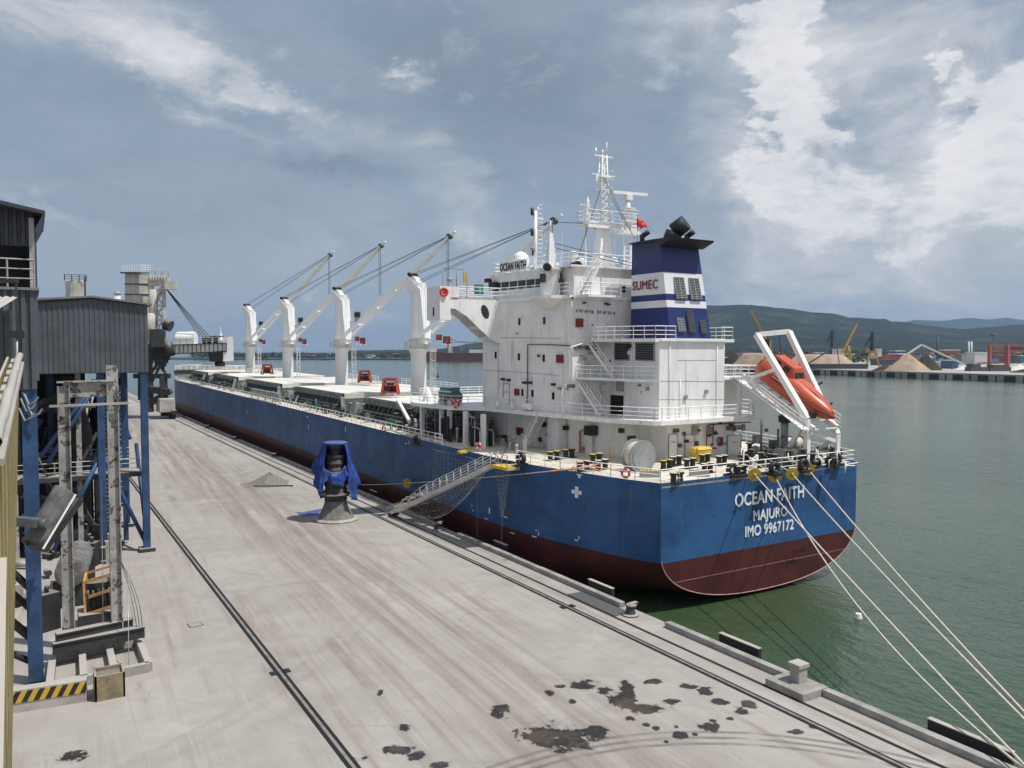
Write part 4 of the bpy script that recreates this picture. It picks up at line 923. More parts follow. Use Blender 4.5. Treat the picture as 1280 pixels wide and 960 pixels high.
# side rail along the main deck
def deck_edge(y,ins=.12): return Vector((CX-interp(BT,y)+ins,Y0+y,ZD+.02))
a=MB(); a.rail([deck_edge(y) for y in (27,60,100,150,186,194)],1.1,1.6,.035); a.build('side_rail',M['rail'],SHIP)
a=MB(); a.rail([Vector((CX+interp(BT,y)-.12,Y0+y,ZD)) for y in (20,60,100,150,186,194)],1.1,2.5,.03); a.build('side_rail',M['rail'],SHIP)
a=MB(); a.rail([deck_edge(y) for y in (13.9,8.8,4,2,.15)]+[(CX+10.5,Y0+.15,ZD+.02)]+[Vector((CX+interp(BT,y)-.12,Y0+y,ZD)) for y in (4,8.8,13.5,19.7)],1.05,1.7,.035); a.build('poop_rail',M['rail'],SHIP)
# sloping accommodation ladder / boom stowed on deck, green boxes, vents
a=MB(); p,q=at(497,503,x=36.5),at(512,530,x=34.8); a.beam(p,q,.3,.3); a.build('stowed_boom',M['rail'],SHIP)
a=MB(); y1_=at(315,487,x=CX-13.2).y; y2_=at(350,500,x=CX-13.2).y; a.beam((CX-13.2,y2_,ZD+1.3),(CX-13.2,y1_,ZD+1.3),.5,.9)
for s_ in range(5): a.box(CX-13.3,CX-13.1,y2_+(y1_-y2_)*s_/4-.1,y2_+(y1_-y2_)*s_/4+.1,ZD,ZD+1.2)
a.build('stowed_accommodation_ladder',M['mgrey'],SHIP)
M['green']=paint('dark_green_box',(.02,.10,.06),.5)
for (px,py) in ((387,509),(396,511),(489,534)):
    p=at(px,py,x=CX-13.0); a=MB(); a.cbox((p.x,p.y,ZD+.6),.5,.9,.75,base=True); a.box(p.x-.05,p.x+.05,p.y-.3,p.y-.2,ZD,ZD+.6); a.box(p.x-.05,p.x+.05,p.y+.2,p.y+.3,ZD,ZD+.6); a.build('green_hose_box',M['green'],SHIP)
for (px,py) in ((274,492),(281,494),(405,520),(409,521),(427,522)):
    p=at(px,py,x=CX-12.4); a=MB(); a.lathe([(.25,0),(.25,.7),(.45,.75),(.45,1.1),(.2,1.3)],(p.x,p.y,ZD),10); a.build('deck_vent',M['black'],SHIP)

# ================================================================ SUPERSTRUCTURE
Z1,Z2,Z3,Z4,Z5=10.25,13.55,16.9,20.75,23.25      # A deck, B deck, C deck, bridge deck, roof
def mir(pl): return pl+[(2*CX-x,y) for x,y in pl[::-1]]
a=MB()
# lower house, main deck to A deck
a.prism([(40.4,68),(40.9,66.2),(43.4,54.4),(45.7,54.4),(45.7,50.6),(53.6,50.6),(54.6,52),(57.5,56),(57.5,76),(40.4,76)],ZD,Z1-.34)
# tower, A deck to bridge deck
T0=[(38.3,69.3),(40.8,57.6),(54.9,57.6),(57.4,69.3)]
a.prism(T0,Z1,Z4-.3); a.box(40,55.7,69.3,71.5,Z1,Z4-.3)
# casing house, A deck to C deck
a.prism([(44.15,57.55),(44.15,50),(51.55,50),(51.55,57.55)],Z1,Z3-.28)
a.prism([(51.6,57.5),(51.6,51.6),(55.2,51.6),(55.2,57.5)],Z1,Z2-.2)
# raised plinth rounding at the C deck
a.box(44.14,51.56,49.985,57.5,Z3-.28,Z3+.04)
sup=a.build('superstructure',M['white'],SHIP)
# decks
Ad=[(39.2,78.8),(34.7,78.8),(34.7,76.6),(35.6,71.2),(38.1,68.6),(38.8,64.6),(41.1,52.9),(42.9,49.2),(43.4,48.9),(53.6,48.9),(54.6,49.3),(57.6,52.5),(59.6,60),(60.5,78.8)]
a=MB(); a.prism(Ad,Z1-.36,Z1); 
a.prism([(44.15,50.3),(42.6,51.3),(41.0,58.2),(40.6,60.5),(42.5,60.5),(44.16,57)],Z2-.2,Z2); a.prism([(51.5,50.4),(56.2,50.4),(56.2,57.5),(51.5,57.5)],Z2-.2,Z2)
a.prism([(44.2,57.6),(42.6,57.6),(42.6,53.0),(43.6,49.9),(44.3,49.9)],Z3-.25,Z3+.02); a.prism([(51.5,49.9),(52.6,49.9),(52.6,57.6),(51.5,57.6)],Z3-.25,Z3+.02); a.box(44.1,51.6,49.75,50.1,Z3-.2,Z3+.0)
a.prism([(38.25,69.6),(40.3,57.3),(55.3,57.3),(57.4,69.6)],Z4-.3,Z4)
a.build('deck_plating',M['white'],sup)
# bridge wings with their curved brackets
for sg in (-1,1):
    X=lambda v: CX+sg*(CX-v)
    a=MB(); ya,yb=66.8,69.2
    prof=[(33.4,Z4),(33.4,Z4-1.0),(34.0,Z4-1.05),(35.2,Z4-1.7),(36.6,Z4-2.9),(37.9,Z4-3.9),(38.7,Z4-4.2),(39.1,Z4-4.2),(39.1,Z4)]
    # aft and forward webs
    hole=[(X(37.15+.45*math.cos(t)),Z4-1.25+.62*math.sin(t)-.25*math.cos(t)) for t in [2*math.pi*k/12 for k in range(12)]]
    for y in (ya,yb-.12): a.extr([(X(x),y,z) for x,z in prof],(0,.12,0))
    a.box(X(33.4),X(39.1),ya,yb,Z4-.12,Z4+.0)
    for (p,q) in zip(prof[1:-2],prof[2:-1]):
        pass
    for k in (2,3,4,5): x,z=prof[k]; a.beam((X(x),ya+.12,z+.15),(X(x),yb-.12,z+.15),.06,.3)
    for xx in (34.6,35.9,37.3): a.box(X(xx),X(xx)+.05,ya+.1,yb-.1,Z4-1.5,Z4-.1)
    a.box(X(32.35),X(33.45),ya-.1,yb+.35,Z4-2.1,Z4+1.0); a.box(X(33.45),X(34.3),ya-.08,ya+.0,Z4,Z4+1.0)
    wg=a.build('bridge_wing',M['white'],sup)
    a=MB(); a.extr([(x,ya-.012,z) for x,z in hole],(0,.02,0)); a.build('lightening_hole',M['ldark'],wg)
    if sg<0:
        a=MB(); a.extr([(33.35,ya-.12,Z4-.35),(33.0,ya-.12,Z4-.35),(33.0,ya-.12,Z4+.85),(33.35,ya-.12,Z4+.85)],(0,.01,0)); 
        a=MB(); a.box(32.33,32.36,67.9,68.2,Z4-1.7,Z4-.9); a.build('side_light',M['black'],wg)
        a=MB(); a.tube((32.8,67,Z4+1),(32.8,67,Z4+2.8),.04,n=5); a.tube((34.2,67,Z4+1),(34.2,67,Z4+2.7),.04,n=5); a.tube((32.8,67,Z4+2.7),(35.0,67,Z4+2.65),.05,n=5); a.tube((35.3,67,Z4),(35.3,67,Z4+2.7),.05,n=5); a.lathe([(.3,0),(.3,.3),(.12,.5)],(33.5,67,Z4+1.4),10); a.build('wing_frame',M['mgrey'],wg)
        a=MB(); a.box(34.9,35.15,66.8,67.0,Z4+1.4,Z4+2.4); a.build('yellow_tackle',M['yellow'],wg)
        a=MB(); a.box(36.4,37.1,67,67.6,Z4+.35,Z4+1.35); a.build('teal_locker',M['teal'],wg)
    a=MB(); a.rail([(X(34.3),ya,Z4),(X(38.9),ya,Z4)],1.05,1.1,.035); a.rail([(X(34.3),yb,Z4),(X(38.9),yb,Z4)],1.05,1.2,.035); a.build('wing_rail',M['rail'],wg)
# wheelhouse
a=MB(); WHp=[(40.4,70.3),(39.6,69.6),(40.6,60.4),(55.1,60.4),(56.1,69.6),(55.3,70.3)]
a.prism(WHp,Z4,Z4+.95); a.prism(WHp,Z4+1.75,Z5,[(x-(.25 if x<CX else -.25),y+(.15 if y>65 else 0)) for x,y in WHp]); 
a.prism([(x+(.18 if x<CX else -.18),y-(.18 if y>65 else -.18)) for x,y in WHp],Z4+.95,Z4+1.75)
a.prism([(x+(.1 if x<CX else -.1),y) for x,y in [(40.9,60.3),(40.9,57.7),(54.8,57.7),(54.8,60.3)]],Z4,Z5); a.prism([(39.9,70.6),(40.5,57.4),(55.2,57.4),(55.8,70.6)],Z5,Z5+.14)
wh=a.build('wheelhouse',M['white'],sup)
a=MB()
for k in range(7):
    f0=(k+.12)/7; f1=(k+.80)/7; A=Vector((39.6,69.6,0)).lerp(Vector((40.6,60.4,0)),f0); B=Vector((39.6,69.6,0)).lerp(Vector((40.6,60.4,0)),f1)
    a.extr([(A.x-.02,A.y,Z4+.98),(B.x-.02,B.y,Z4+.98),(B.x-.02,B.y,Z4+1.73),(A.x-.02,A.y,Z4+1.73)],(.1,0,0))
for k in range(6): x=41.2+k*2.3; a.box(x,x+1.7,70.0,70.35,Z4+.98,Z4+1.73)
a.build('bridge_window',M['glassb'],wh)
a=MB(); a.box(39.2,39.6,68.6,69.8,Z4+.9,Z4+1.8); a.box(39.5,39.9,70.3,71.2,Z5-.6,Z5-.2); a.build('window_hood',M['ldark'],wh)
# round console platform and its tower on the port side
c=Vector((39.95,59.9,0))
a=MB(); a.lathe([(.5,Z4-1.05),(1.5,Z4-.35),(1.7,Z4-.3),(1.7,Z4)],(c.x,c.y,0),18); a.build('console_platform',M['white'],sup)
a=MB(); a.lathe([(.85,Z4),(.9,Z4+.1),(.9,Z5-.35),(1.1,Z5-.2),(1.1,Z5-.05)],(c.x,c.y,0),16); ct=a.build('console_tower',M['white'],sup)
a=MB(); a.beam((c.x-.55,c.y,Z5-.1),(c.x-.08,c.y,Z5+3.1),.16); a.beam((c.x+.55,c.y,Z5-.1),(c.x+.08,c.y,Z5+3.1),.16); a.prism([(c.x-.42,c.y-.42),(c.x+.42,c.y-.42),(c.x+.42,c.y+.42),(c.x-.42,c.y+.42)],Z5-.05,Z5+3.1,[(c.x-.16,c.y-.16),(c.x+.16,c.y-.16),(c.x+.16,c.y+.16),(c.x-.16,c.y+.16)])
for k in range(4): a.beam((c.x-.9+.15*k,c.y,Z5+.5+.6*k),(c.x+.9-.15*k,c.y,Z5+.5+.6*k),.1)
a.tube((c.x,c.y,Z5+3.1),(c.x,c.y,Z5+4.2),.05,n=5); a.build('tapered_mast',M['white'],ct)
a=MB(); a.box(c.x+.9,c.x+1.25,c.y-.3,c.y+.3,Z4+1.1,Z5-.5); a.lathe([(.3,0),(.3,.5)],(c.x+.6,c.y-.7,Z4+1.0),10); a.box(c.x-1.1,c.x-.8,c.y-.5,c.y,Z4+1.15,Z4+1.9); a.build('console_window',M['glass'],ct)
# name board
A=at(632.5,345.5,x=40.4); B=at(668,343,x=40.9)
a=MB(); a.extr([(39.98,68.9,Z5+.25),(40.42,64.6,Z5+.25),(40.42,64.6,Z5+1.25),(39.98,68.9,Z5+1.25)],(.05,0,0)); nb_=a.build('name_board',M['white'],wh)
text_mesh('ship_name_lettering','OCEAN FAITH',.72/.72,(39.95,68.8,Z5+.40),(.44,-4.3,0),(0,0,1),M['blettr'],nb_,ext=.01,bold=.018,width=4.1)
# roof rails, dome, masts
a=MB(); a.rail([(40.1,70.3,Z5+.14),(40.6,57.6,Z5+.14),(55.1,57.6,Z5+.14),(55.6,70.3,Z5+.14),(40.1,70.3,Z5+.14)],1.1,1.5,.035); a.build('roof_rail',M['rail'],wh)
def on(px,py,dy=None,y=None,x=None): return at(px,py,y=y,x=x)
c=at(650,337,y=67); a=MB(); a.tube((c.x,67,Z5+.1),(c.x,67,c.z+.3),.3,n=10); a.lathe([(.66,-.55),(.86,-.2),(.88,.15),(.75,.55),(.45,.85),(.12,.98)],(c.x,67,c.z+.6),18); a.build('satellite_dome',M['dome'],wh)
c=at(668,345,y=66.5); zt_=at(668,266,y=66.5).z
a=MB(); a.tube((c.x,66.5,Z5),(c.x,66.5,zt_),.24,.2,n=8)
for k in range(16): z=Z5+.5+k*.42; a.tube((c.x+.25,66.3,z),(c.x+.62,66.2,z),.03,n=4)
a.tube((c.x+.62,66.2,Z5),(c.x+.62,66.2,zt_-.4),.035,n=4); a.beam((c.x-.2,66.5,zt_-.7),(c.x+1.0,66.5,zt_-.7),.1); a.tube((c.x+.3,66.5,zt_-.2),(c.x+.3,66.5,zt_+.4),.08,n=6); sm_=a.build('signal_mast',M['white'],wh)
a=MB()
for k in range(5): z=zt_-.2-k*1.9+ (0 if k else .1); a.tube((c.x-.42,66.4,z-.35),(c.x-.42,66.4,z+.35),.16,n=8)
a.build('signal_light',M['black'],sm_)
# roof clutter: horns, search lights, small aerials
a=MB()
for (x,y,h) in ((42,63,1.0),(43.5,60,.8),(44.5,66,.7),(46,58.5,.9),(42.2,59.5,1.3),(47,64,.6),(49,60,.8),(44,58.3,.6),(41.5,61.5,.5)): a.lathe([(.2,0),(.16,h*.6),(.42,h*.7),(.42,h),(.1,h+.15)],(x,y,Z5+.14),10)
for (x,y,h) in ((43,62.5,3.6),(46.5,59,4.4),(41.8,66,2.4),(51,62,5.2),(45.2,64.5,2.2)): a.tube((x,y,Z5),(x,y,Z5+h),.035,n=4)
a.build('roof_aerial',M['white'],wh)
a=MB()
for (px,py) in ((684,336),(716,335),(722,333)): p=at(px,py,y=58.5); a.lathe([(.35,0),(.35,.5)],p,12,axis=(-.7,-.7,0))
a.build('search_light',M['ldark'],wh)
a=MB()
for (px,py) in ((686,336),(720,334)): p=at(px,py,y=58.1); a.lathe([(.14,0),(.14,.1)],p,10,axis=(-.5,-.85,0))
a.build('red_lamp',M['buoy'],wh)
# radar mast
c=at(752,342,y=62.5); mx,my=c.x,62.5; zb_=Z5+.1; zp_=at(752,283,y=my).z; zT=at(750,196,y=my).z
a=MB(); a.prism([(mx-.9,my-.75),(mx+.9,my-.75),(mx+.9,my+.75),(mx-.9,my+.75)],zb_,zp_,[(mx-.45,my-.4),(mx+.45,my-.4),(mx+.45,my+.4),(mx-.45,my+.4)])
xl=at(728,281,y=my).x; xr2=at(789,286,y=my).x
a.box(xl,xr2,my-.9,my+.9,zp_-.05,zp_+.12)
a.box(xl,xr2,my-.85,my-.7,zp_-.45,zp_-.05); a.box(xl,xr2,my+.7,my+.85,zp_-.45,zp_-.05)
mm=a.build('radar_mast',M['white'],sup)
a=MB()
for sx in (-.55,.55):
    for sy in (-.4,.4): a.tube((mx+sx,my+sy,zp_),(mx+sx*.45,my+sy*.5,zT),.075,n=5)
for k in range(10):
    f=k/10; g_=(k+1)/10; z0_=zp_+(zT-zp_)*f; z1_=zp_+(zT-zp_)*g_; s0=.55*(1-.55*f); s1=.55*(1-.55*g_)
    a.tube((mx-s0,my-.4*(1-.5*f),z0_),(mx+s1,my-.4*(1-.5*g_),z1_),.04,n=4); a.tube((mx+s0,my-.4*(1-.5*f),z0_),(mx-s0,my-.4*(1-.5*f),z0_),.04,n=4)
for (dz,l) in ((-.1,1.1),(-1.9,1.4),(-3.3,.9)): a.beam((mx-l,my,zT+dz),(mx+l,my,zT+dz),.16,.12)
a.box(mx-.6,mx+.6,my-.5,my+.5,zT-2.2,zT-2.05); a.box(mx-.9,mx-.3,my-.1,my+.1,zT-2.6,zT-1.9); a.tube((mx+.4,my,zT),(mx+.4,my,zT+1.3),.05,n=5); a.tube((mx-.9,my,zT-.1),(mx-.9,my,zT+.6),.09,n=6); a.tube((mx-.1,my,zT),(mx-.1,my,zT+.5),.09,n=6)
for k in range(7): a.tube((mx+.75,my-.2,zp_+.4+k*.8),(mx+1.1,my-.2,zp_+.4+k*.8),.03,n=4)
a.build('lattice_topmast',M['white'],mm)
a=MB(); a.rail([(xl,my-.9,zp_+.1),(xr2,my-.9,zp_+.1),(xr2,my+.9,zp_+.1),(xl,my+.9,zp_+.1),(xl,my-.9,zp_+.1)],1.1,.9,.035); a.build('platform_rail',M['rail'],mm)
a=MB(); x2=at(733,280,y=my).x; a.tube((x2-.1,my,zb_),(x2-.1,my,zp_),.09,n=6); a.lathe([(.3,0),(.3,.7),(.2,1.0),(.2,1.9),(.1,2.4)],(x2,my,zp_+.1),8); a.beam((x2-.9,my,zp_+1.7),(x2+.4,my,zp_+1.7),.08); a.tube((x2-.2,my,Z4),(x2-.2,my,zp_),.06,n=5); a.build('side_aerial',M['white'],mm)
x3=at(783,345,y=my-1.8).x; y3=my-1.8; zr_=at(785,246,y=y3).z
a=MB()
for s_ in (-.45,.45): a.beam((x3+s_,y3,Z5),(x3+s_*.7,y3,zr_-2.8),.16)
for k in range(13): z=Z5+.5+k*.42; a.beam((x3-.4,y3,z),(x3+.4,y3,z),.06)
a.tube((x3,y3,zr_-3),(x3,y3,zr_-.2),.28,.22,n=8); a.box(x3-.7,x3+.7,y3-.5,y3+.5,zr_-2.6,zr_-2.4); a.rail([(x3-.9,y3-.6,zr_-2.4),(x3+.9,y3-.6,zr_-2.4)],.9,.8,.03); a.box(x3-.4,x3+.4,y3-.3,y3+.3,zr_-.5,zr_); a.box(x3-.65,x3+.65,y3-.4,y3+.4,zr_-1.3,zr_-1.2); a.box(x3-.9,x3+1.2,y3-.5,y3+.5,zp_-1.0,zp_-.7)
rm=a.build('radar_post',M['white'],mm)
a=MB(); pa_=at(765,242,y=y3); pb_=at(807.5,245.5,y=y3); a.beam(pa_,pb_,.25,.28); a.build('radar_scanner',M['dome'],rm)
# stays and wires around the masts
a=MB()
for p,q in (((mx,my,zT-2.5),at(716,340,y=62)),((mx,my,zT-2),at(792,300,y=57)),(at(693,306,y=59.9),at(789,330,y=56)),(at(693,312,y=59.9),at(789,334,y=56)),(at(697,280,y=66),at(728,281,y=my)),((mx+.3,my,zT-3),at(780,280,y=y3))): a.tube(p,q,.035,n=3,cap=False)
a.build('mast_stay',M['wire'],mm)
# flag
fp=at(797,273,y=60.2); t=shipthing('national_flag','small red flag with a yellow star flying to the left of the funnel top','flag',fp)
a=MB(); a.smooth=True
g=[a.pts([fp+Vector((.0+1.05*i/8,.18*math.sin(i*1.1+j*.6),-.15-.95*(j/6)-.30*(i/8)+.10*math.sin(i*1.3)+.35*(i/8)*(j/6))) for j in range(7)]) for i in range(9)]
for i in range(8):
    for j in range(6): a.face((g[i]+j,g[i+1]+j,g[i+1]+j+1,g[i]+j+1))
fo=a.build('flag_cloth',M['flag'],t); sm=fo.modifiers.new('s','SOLIDIFY'); sm.thickness=.02
a=MB(); st=[]
for k in range(10): r_=.2 if k%2==0 else .08; st.append(fp+Vector((.5+r_*math.sin(k*math.pi/5),-.22,-.68+r_*math.cos(k*math.pi/5))))
a.poly(st); a.build('star',M['yellow'],t)
a=MB(); a.tube(fp+Vector((-.02,0,.1)),fp+Vector((-.02,0,-4)),.03,n=4); a.build('halyard',M['wire'],t)
# tower port-face windows, fire boxes, pipes
def port_x(y): return 38.3+(69.3-y)*(2.5/11.7)
def pf(px,py):      # point of the port tower face under a pixel
    y=69.3
    for _ in range(30): p=at(px,py,x=port_x(y)); y=p.y
    return p
tang=Vector((2.5,-11.7,0)).normalized(); nrm_=Vector((-11.7,-2.5,0)).normalized()
def pface(px,py,w_,h_,th=.05,name='window',mt='glass',parent=None,frame=False):
    p=pf(px,py); a=MB(); A=p-tang*w_/2-Vector((0,0,h_/2)); B=p+tang*w_/2-Vector((0,0,h_/2)); U=Vector((0,0,h_))
    a.extr([A,B,B+U,A+U],nrm_*th); o=a.build(name,M[mt],parent or sup)
    if frame:
        a=MB(); e=.09
        for (s0,s1,u0,u1) in ((-w_/2-e,w_/2+e,h_/2,h_/2+e),(-w_/2-e,w_/2+e,-h_/2-e,-h_/2),(-w_/2-e,-w_/2,-h_/2,h_/2),(w_/2,w_/2+e,-h_/2,h_/2)):
            a.extr([p+tang*s0+Vector((0,0,u0)),p+tang*s1+Vector((0,0,u0)),p+tang*s1+Vector((0,0,u1)),p+tang*s0+Vector((0,0,u1))],nrm_*.10)
        a.build('window_frame',M['white'],o)
    return o
for (px,py) in ((649.5,404),(680.5,402.5),(620,446),(649,448),(680,449.5),(653.5,492.5),(666,493.5),(692,496.5)): pface(px,py,.36,.66,frame=True)
for (px,py,w_,h_) in ((700,450,.8,.72),(646.5,492,.6,.6)): pface(px,py,w_,h_,.15,'fire_box','red')
a=MB()
def run(pts,r_,off=.10): a.path([pf(x_,y_)+nrm_*off for x_,y_ in pts],r_,6)
run([(659,520),(660,480),(660,432.5),(690,432.5),(713,433.5)],.05); a.build('red_fire_pipe',M['dred'],sup)
a=MB(); run([(622.5,424),(622.5,500)],.02,.03); run([(604.5,465),(650,467),(700,471)],.018,.02); run([(604.5,424),(700,424.5)],.02,.02); a.build('weld_seam',M['mgrey'],sup)
a=MB()
for (px,py) in ((630,476),(637,477),(657,480),(664,480),(693,482)): p=pf(px,py); a.cbox(p+nrm_*.2,.35,.3,.22)
for (px,py) in ((668,373),(672,372.6),(676,372.4)): p=pf(px,py); 
a.build('deck_lamp',M['black'],sup)
# weld seams on the aft wall of the casing
a=MB()
for (p_,q_) in (((824,477),(904,477.5)),((846,451),(895,451)),((857,451),(857,520)),((824,500),(904,500))): a.tube(at(*p_,y=49.99),at(*q_,y=49.99),.016,n=4)
for (px,py) in ((883,490),(857,497),(803,491)): p=at(px,py,y=49.9); a.cbox(p,.3,.15,.3)
a.build('weld_seam',M['mgrey'],sup)
# door outline on the tower
a=MB(); p=pf(633,492)
for s_ in (-.45,.45): a.beam(p+tang*s_+nrm_*.04-Vector((0,0,1.2)),p+tang*s_+nrm_*.04+Vector((0,0,.8)),.05)
a.beam(p-tang*.45+nrm_*.04+Vector((0,0,.8)),p+tang*.45+nrm_*.04+Vector((0,0,.8)),.05); a.beam(p-tang*.2+nrm_*.05,p+tang*.2+nrm_*.05,.06); a.build('side_door',M['mgrey'],sup)
# casing port wall (x=44.15) openings
def wx(px,py,x,w_,h_,name,mt,th=.06,parent=None):
    p=at(px,py,x=x); a=MB(); a.box(x-th,x+.01,p.y-w_/2,p.y+w_/2,p.z-h_/2,p.z+h_/2); return a.build(name,M[mt],parent or sup),p
def wy(px,py,y,w_,h_,name,mt,th=.06,parent=None):
    p=at(px,py,y=y); a=MB(); a.box(p.x-w_/2,p.x+w_/2,y-th,y+.01,p.z-h_/2,p.z+h_/2); return a.build(name,M[mt],parent or sup),p
for (px,w_) in ((777.5,1.9),(806,2.25)):
    o,p=wx(px,440.5,44.15,w_,1.5,'louvre','black')
    a=MB()
    for (y0_,y1_,z0_,z1_) in ((-w_/2-.1,w_/2+.1,.68,.78),(-w_/2-.1,w_/2+.1,-.78,-.68),(-w_/2-.1,-w_/2,-.68,.68),(w_/2,w_/2+.1,-.68,.68)): a.box(44.05,44.15,p.y+y0_,p.y+y1_,p.z+z0_,p.z+z1_)
    for k in range(1,7): a.box(44.07,44.11,p.y-w_/2,p.y+w_/2,p.z-.68+k*.195-.012,p.z-.68+k*.195+.012)
    a.build('louvre_frame',M['mgrey'],o)
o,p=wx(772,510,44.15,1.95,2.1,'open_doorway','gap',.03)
a=MB(); a.box(44.0,44.15,p.y-1.1,p.y-.98,p.z-1.05,p.z+1.1); a.box(44.0,44.15,p.y+.98,p.y+1.1,p.z-1.05,p.z+1.1); a.box(44.0,44.15,p.y-1.1,p.y+1.1,p.z+1.05,p.z+1.15); a.build('door_frame',M['white'],o)
wx(776,484,44.15,.8,.85,'wall_cabinet','mgrey',.25); wx(756,486,44.15,.5,.6,'wall_cabinet','white',.25)
# aft face of the tower above the C deck, behind the funnel
wy(778.5,363.5,57.7,.42,.62,'window','glass'); wy(723,405,57.6,.72,.75,'fire_box','red',.2)
o,p=wy(739,407,57.6,.72,1.9,'side_door','whitec',.08)
a=MB(); a.box(p.x-.1,p.x+.1,57.46,57.53,p.z-.1,p.z+.0); a.build('door_handle',M['black'],o)
# safety lettering high on the aft wall (letters too worn to read in the photo: kept as short dark strokes)
a=MB()
rs=random.Random(3)
for k in range(14):
    px=721+k*3.3+(3 if k>6 else 0); p=at(px,390+k*.25,y=57.55)
    a.box(p.x-.10,p.x+.02,57.52,57.58,p.z-.02,p.z+.03); a.box(p.x-.10+(k%2)*.1,p.x-.06+(k%2)*.1,57.52,57.58,p.z-.13,p.z+.13); 
    if k%3: a.box(p.x-.08,p.x+.05,57.52,57.58,p.z+.1,p.z+.14)
a.build('worn_warning_lettering',M['dgrey'],sup)
a=MB()
for (px,py) in ((757,381),(760,382),(714,374),(730,380)): p=at(px,py,y=57.4); a.cbox(p,.2,.3,.15)
a.build('wall_lamp',M['black'],sup)
a=MB(); p,q=at(765,399,y=57.3),at(759,413,y=57.3); a.beam(p,q,.1); a.tube(at(759,405,y=57.4),at(759,423,y=57.4),.05,n=5); a.tube(at(714,378,y=57.4),at(714,424,y=57.4),.05,n=5); a.build('pipework',M['white'],sup)
a=MB(); p=at(712,443,y=57.4); a.path([at(712,472,y=57.3),at(711,440,y=57.3),at(714,435,y=57.3),at(727,431,y=57.3)],.06,6); a.path([at(703,524,y=58),at(703,487,y=58),at(708,481,y=58)],.06,6); a.build('vent_pipe',M['white'],sup)
a=MB()
for (px,py,w_,h_) in ((722,437,.7,.15),(728,436,.6,.2),(736,437,.5,.25),(742,439,.5,.15),(733,434,1.8,.06),(712,484,.4,.3),(716,484,.3,.3),(727,446,.4,.04),(731,450,.5,.04),(737,457,.6,.04),(738,443,.6,.04)): p=at(px,py,y=57.45); a.box(p.x-w_/2,p.x+w_/2,57.35,57.58,p.z-h_/2,p.z+h_/2)
a.build('wall_fitting',M['dgrey'],sup)
# aft wall of the lower house: doors, boxes, pipes, bin
for (px,w_) in ((840.5,.95),(861,1.05),(917,1.7)):
    o,p=wy(px,559,50.6,w_,2.05,'side_door','whitec',.07)
    a=MB(); 
    for sx in (-1,1): a.box(p.x+sx*w_/2-.03,p.x+sx*w_/2+.03,50.49,50.6,p.z-1.05,p.z+1.05)
    a.box(p.x-w_/2,p.x+w_/2,50.49,50.6,p.z+1.02,p.z+1.07); a.box(p.x-.2,p.x+.2,50.49,50.53,p.z+.35,p.z+.42); a.build('door_trim',M['mgrey'],o)
for (px,py,w_,h_,mt) in ((867,539,.55,.8,'mgrey'),(874.5,538,.4,.8,'whitec'),(899.5,552.5,.5,.72,'red'),(844,539,.6,.3,'dgrey'),(857,552,.4,.25,'black'),(870,555,.3,.4,'green'),(910,536,.5,.35,'dgrey'),(917,536,.4,.5,'dgrey'),(923,535,.3,.4,'mgrey'),(928,535,.35,.6,'mgrey'),(887,538,.4,.5,'mgrey')): wy(px,py,50.6,w_,h_,'wall_box',mt,.18)
for (px,) in ((789,),(808,)): wy(px,556,54.4,.95,1.45,'louvre','dgrey',.06)
a=MB(); r_=lambda x_,y_: at(x_,y_,y=50.3); a.path([r_(883,561),(r_(883.5,534)),r_(887,531.5),r_(912,530),r_(938,528.5)],.06,6); a.path([r_(891,556),r_(891.5,532)],.05,6); a.cbox(r_(893,561),.3,.2,.12); a.build('red_fire_pipe',M['red'],sup)
a=MB(); a.path([r_(898,573),r_(898,563),r_(902,560.5)],.05,6); a.build('goose_neck_vent',M['white'],sup)
# port wall fittings of the lower house
def lw(y): return 40.9+(66.2-y)*(2.5/11.8)
def pl(px,py):
    y=60
    for _ in range(30): p=at(px,py,x=lw(y)); y=p.y
    return p
a=MB(); a.path([pl(727,573)-Vector((.2,0,0)),pl(727,540)-Vector((.2,0,0)),pl(734,538.5)-Vector((.2,0,0))],.09,6); p=pl(730,562); a.cbox(p-Vector((.2,0,0)),.15,.5,.35); a.build('orange_pipe',M['orangep'],sup)
a=MB(); p=pl(743,539); a.cbox(p-Vector((.4,0,0)),.8,1.0,.85); a.cbox(pl(709,536)-Vector((.3,0,0)),.5,.6,.4); a.cbox(pl(682,532)-Vector((.3,0,0)),.4,.5,.4); a.cbox(pl(780,539)-Vector((.3,0,0)),.4,.4,.4); a.cbox(pl(677,551)-Vector((.2,0,0)),.2,.3,.4); a.build('flood_lamp',M['black'],sup)
a=MB()
for px in (742,):
    p=pl(px,560); a.box(p.x-.75,p.x-.35,p.y-.25,p.y+.25,ZD,Z1-1.0)
for px in (676,680,706,710,682,779): p=pl(px,555); a.tube((p.x-.15,p.y,ZD),(p.x-.15,p.y,Z1-1.2),.05,n=5)
p=pl(701,560); a.box(p.x-.9,p.x,p.y-.8,p.y+.8,ZD,Z1-.4)
a.build('pillar',M['white'],sup)
pface_l=[(650,541,.7,.9,'red'),(656,497,.1,.1,'red')]
a=MB(); p=pl(650.5,541); a.cbox(p-Vector((.12,0,0)),.2,.9,.75); a.build('fire_box',M['red'],sup)
a=MB()
for (px,py) in ((694,533),(697,541),(699,549),(696,556),(693,566),(691,541),(700,535),(685,545)): p=pl(px,py); a.cbox(p-Vector((.1,0,0)),.12,.5,.05)
a.build('wall_fitting',M['dgrey'],sup)
for (px,py,h_,w_) in ((808,519,1.1,.8),(790,519,.6,.5)):
    p=at(px,py,z=Z1); a=MB(); a.cbox((p.x-.3,p.y,Z1),w_,w_,h_,base=True); a.build('deck_locker',M['green'],sup)
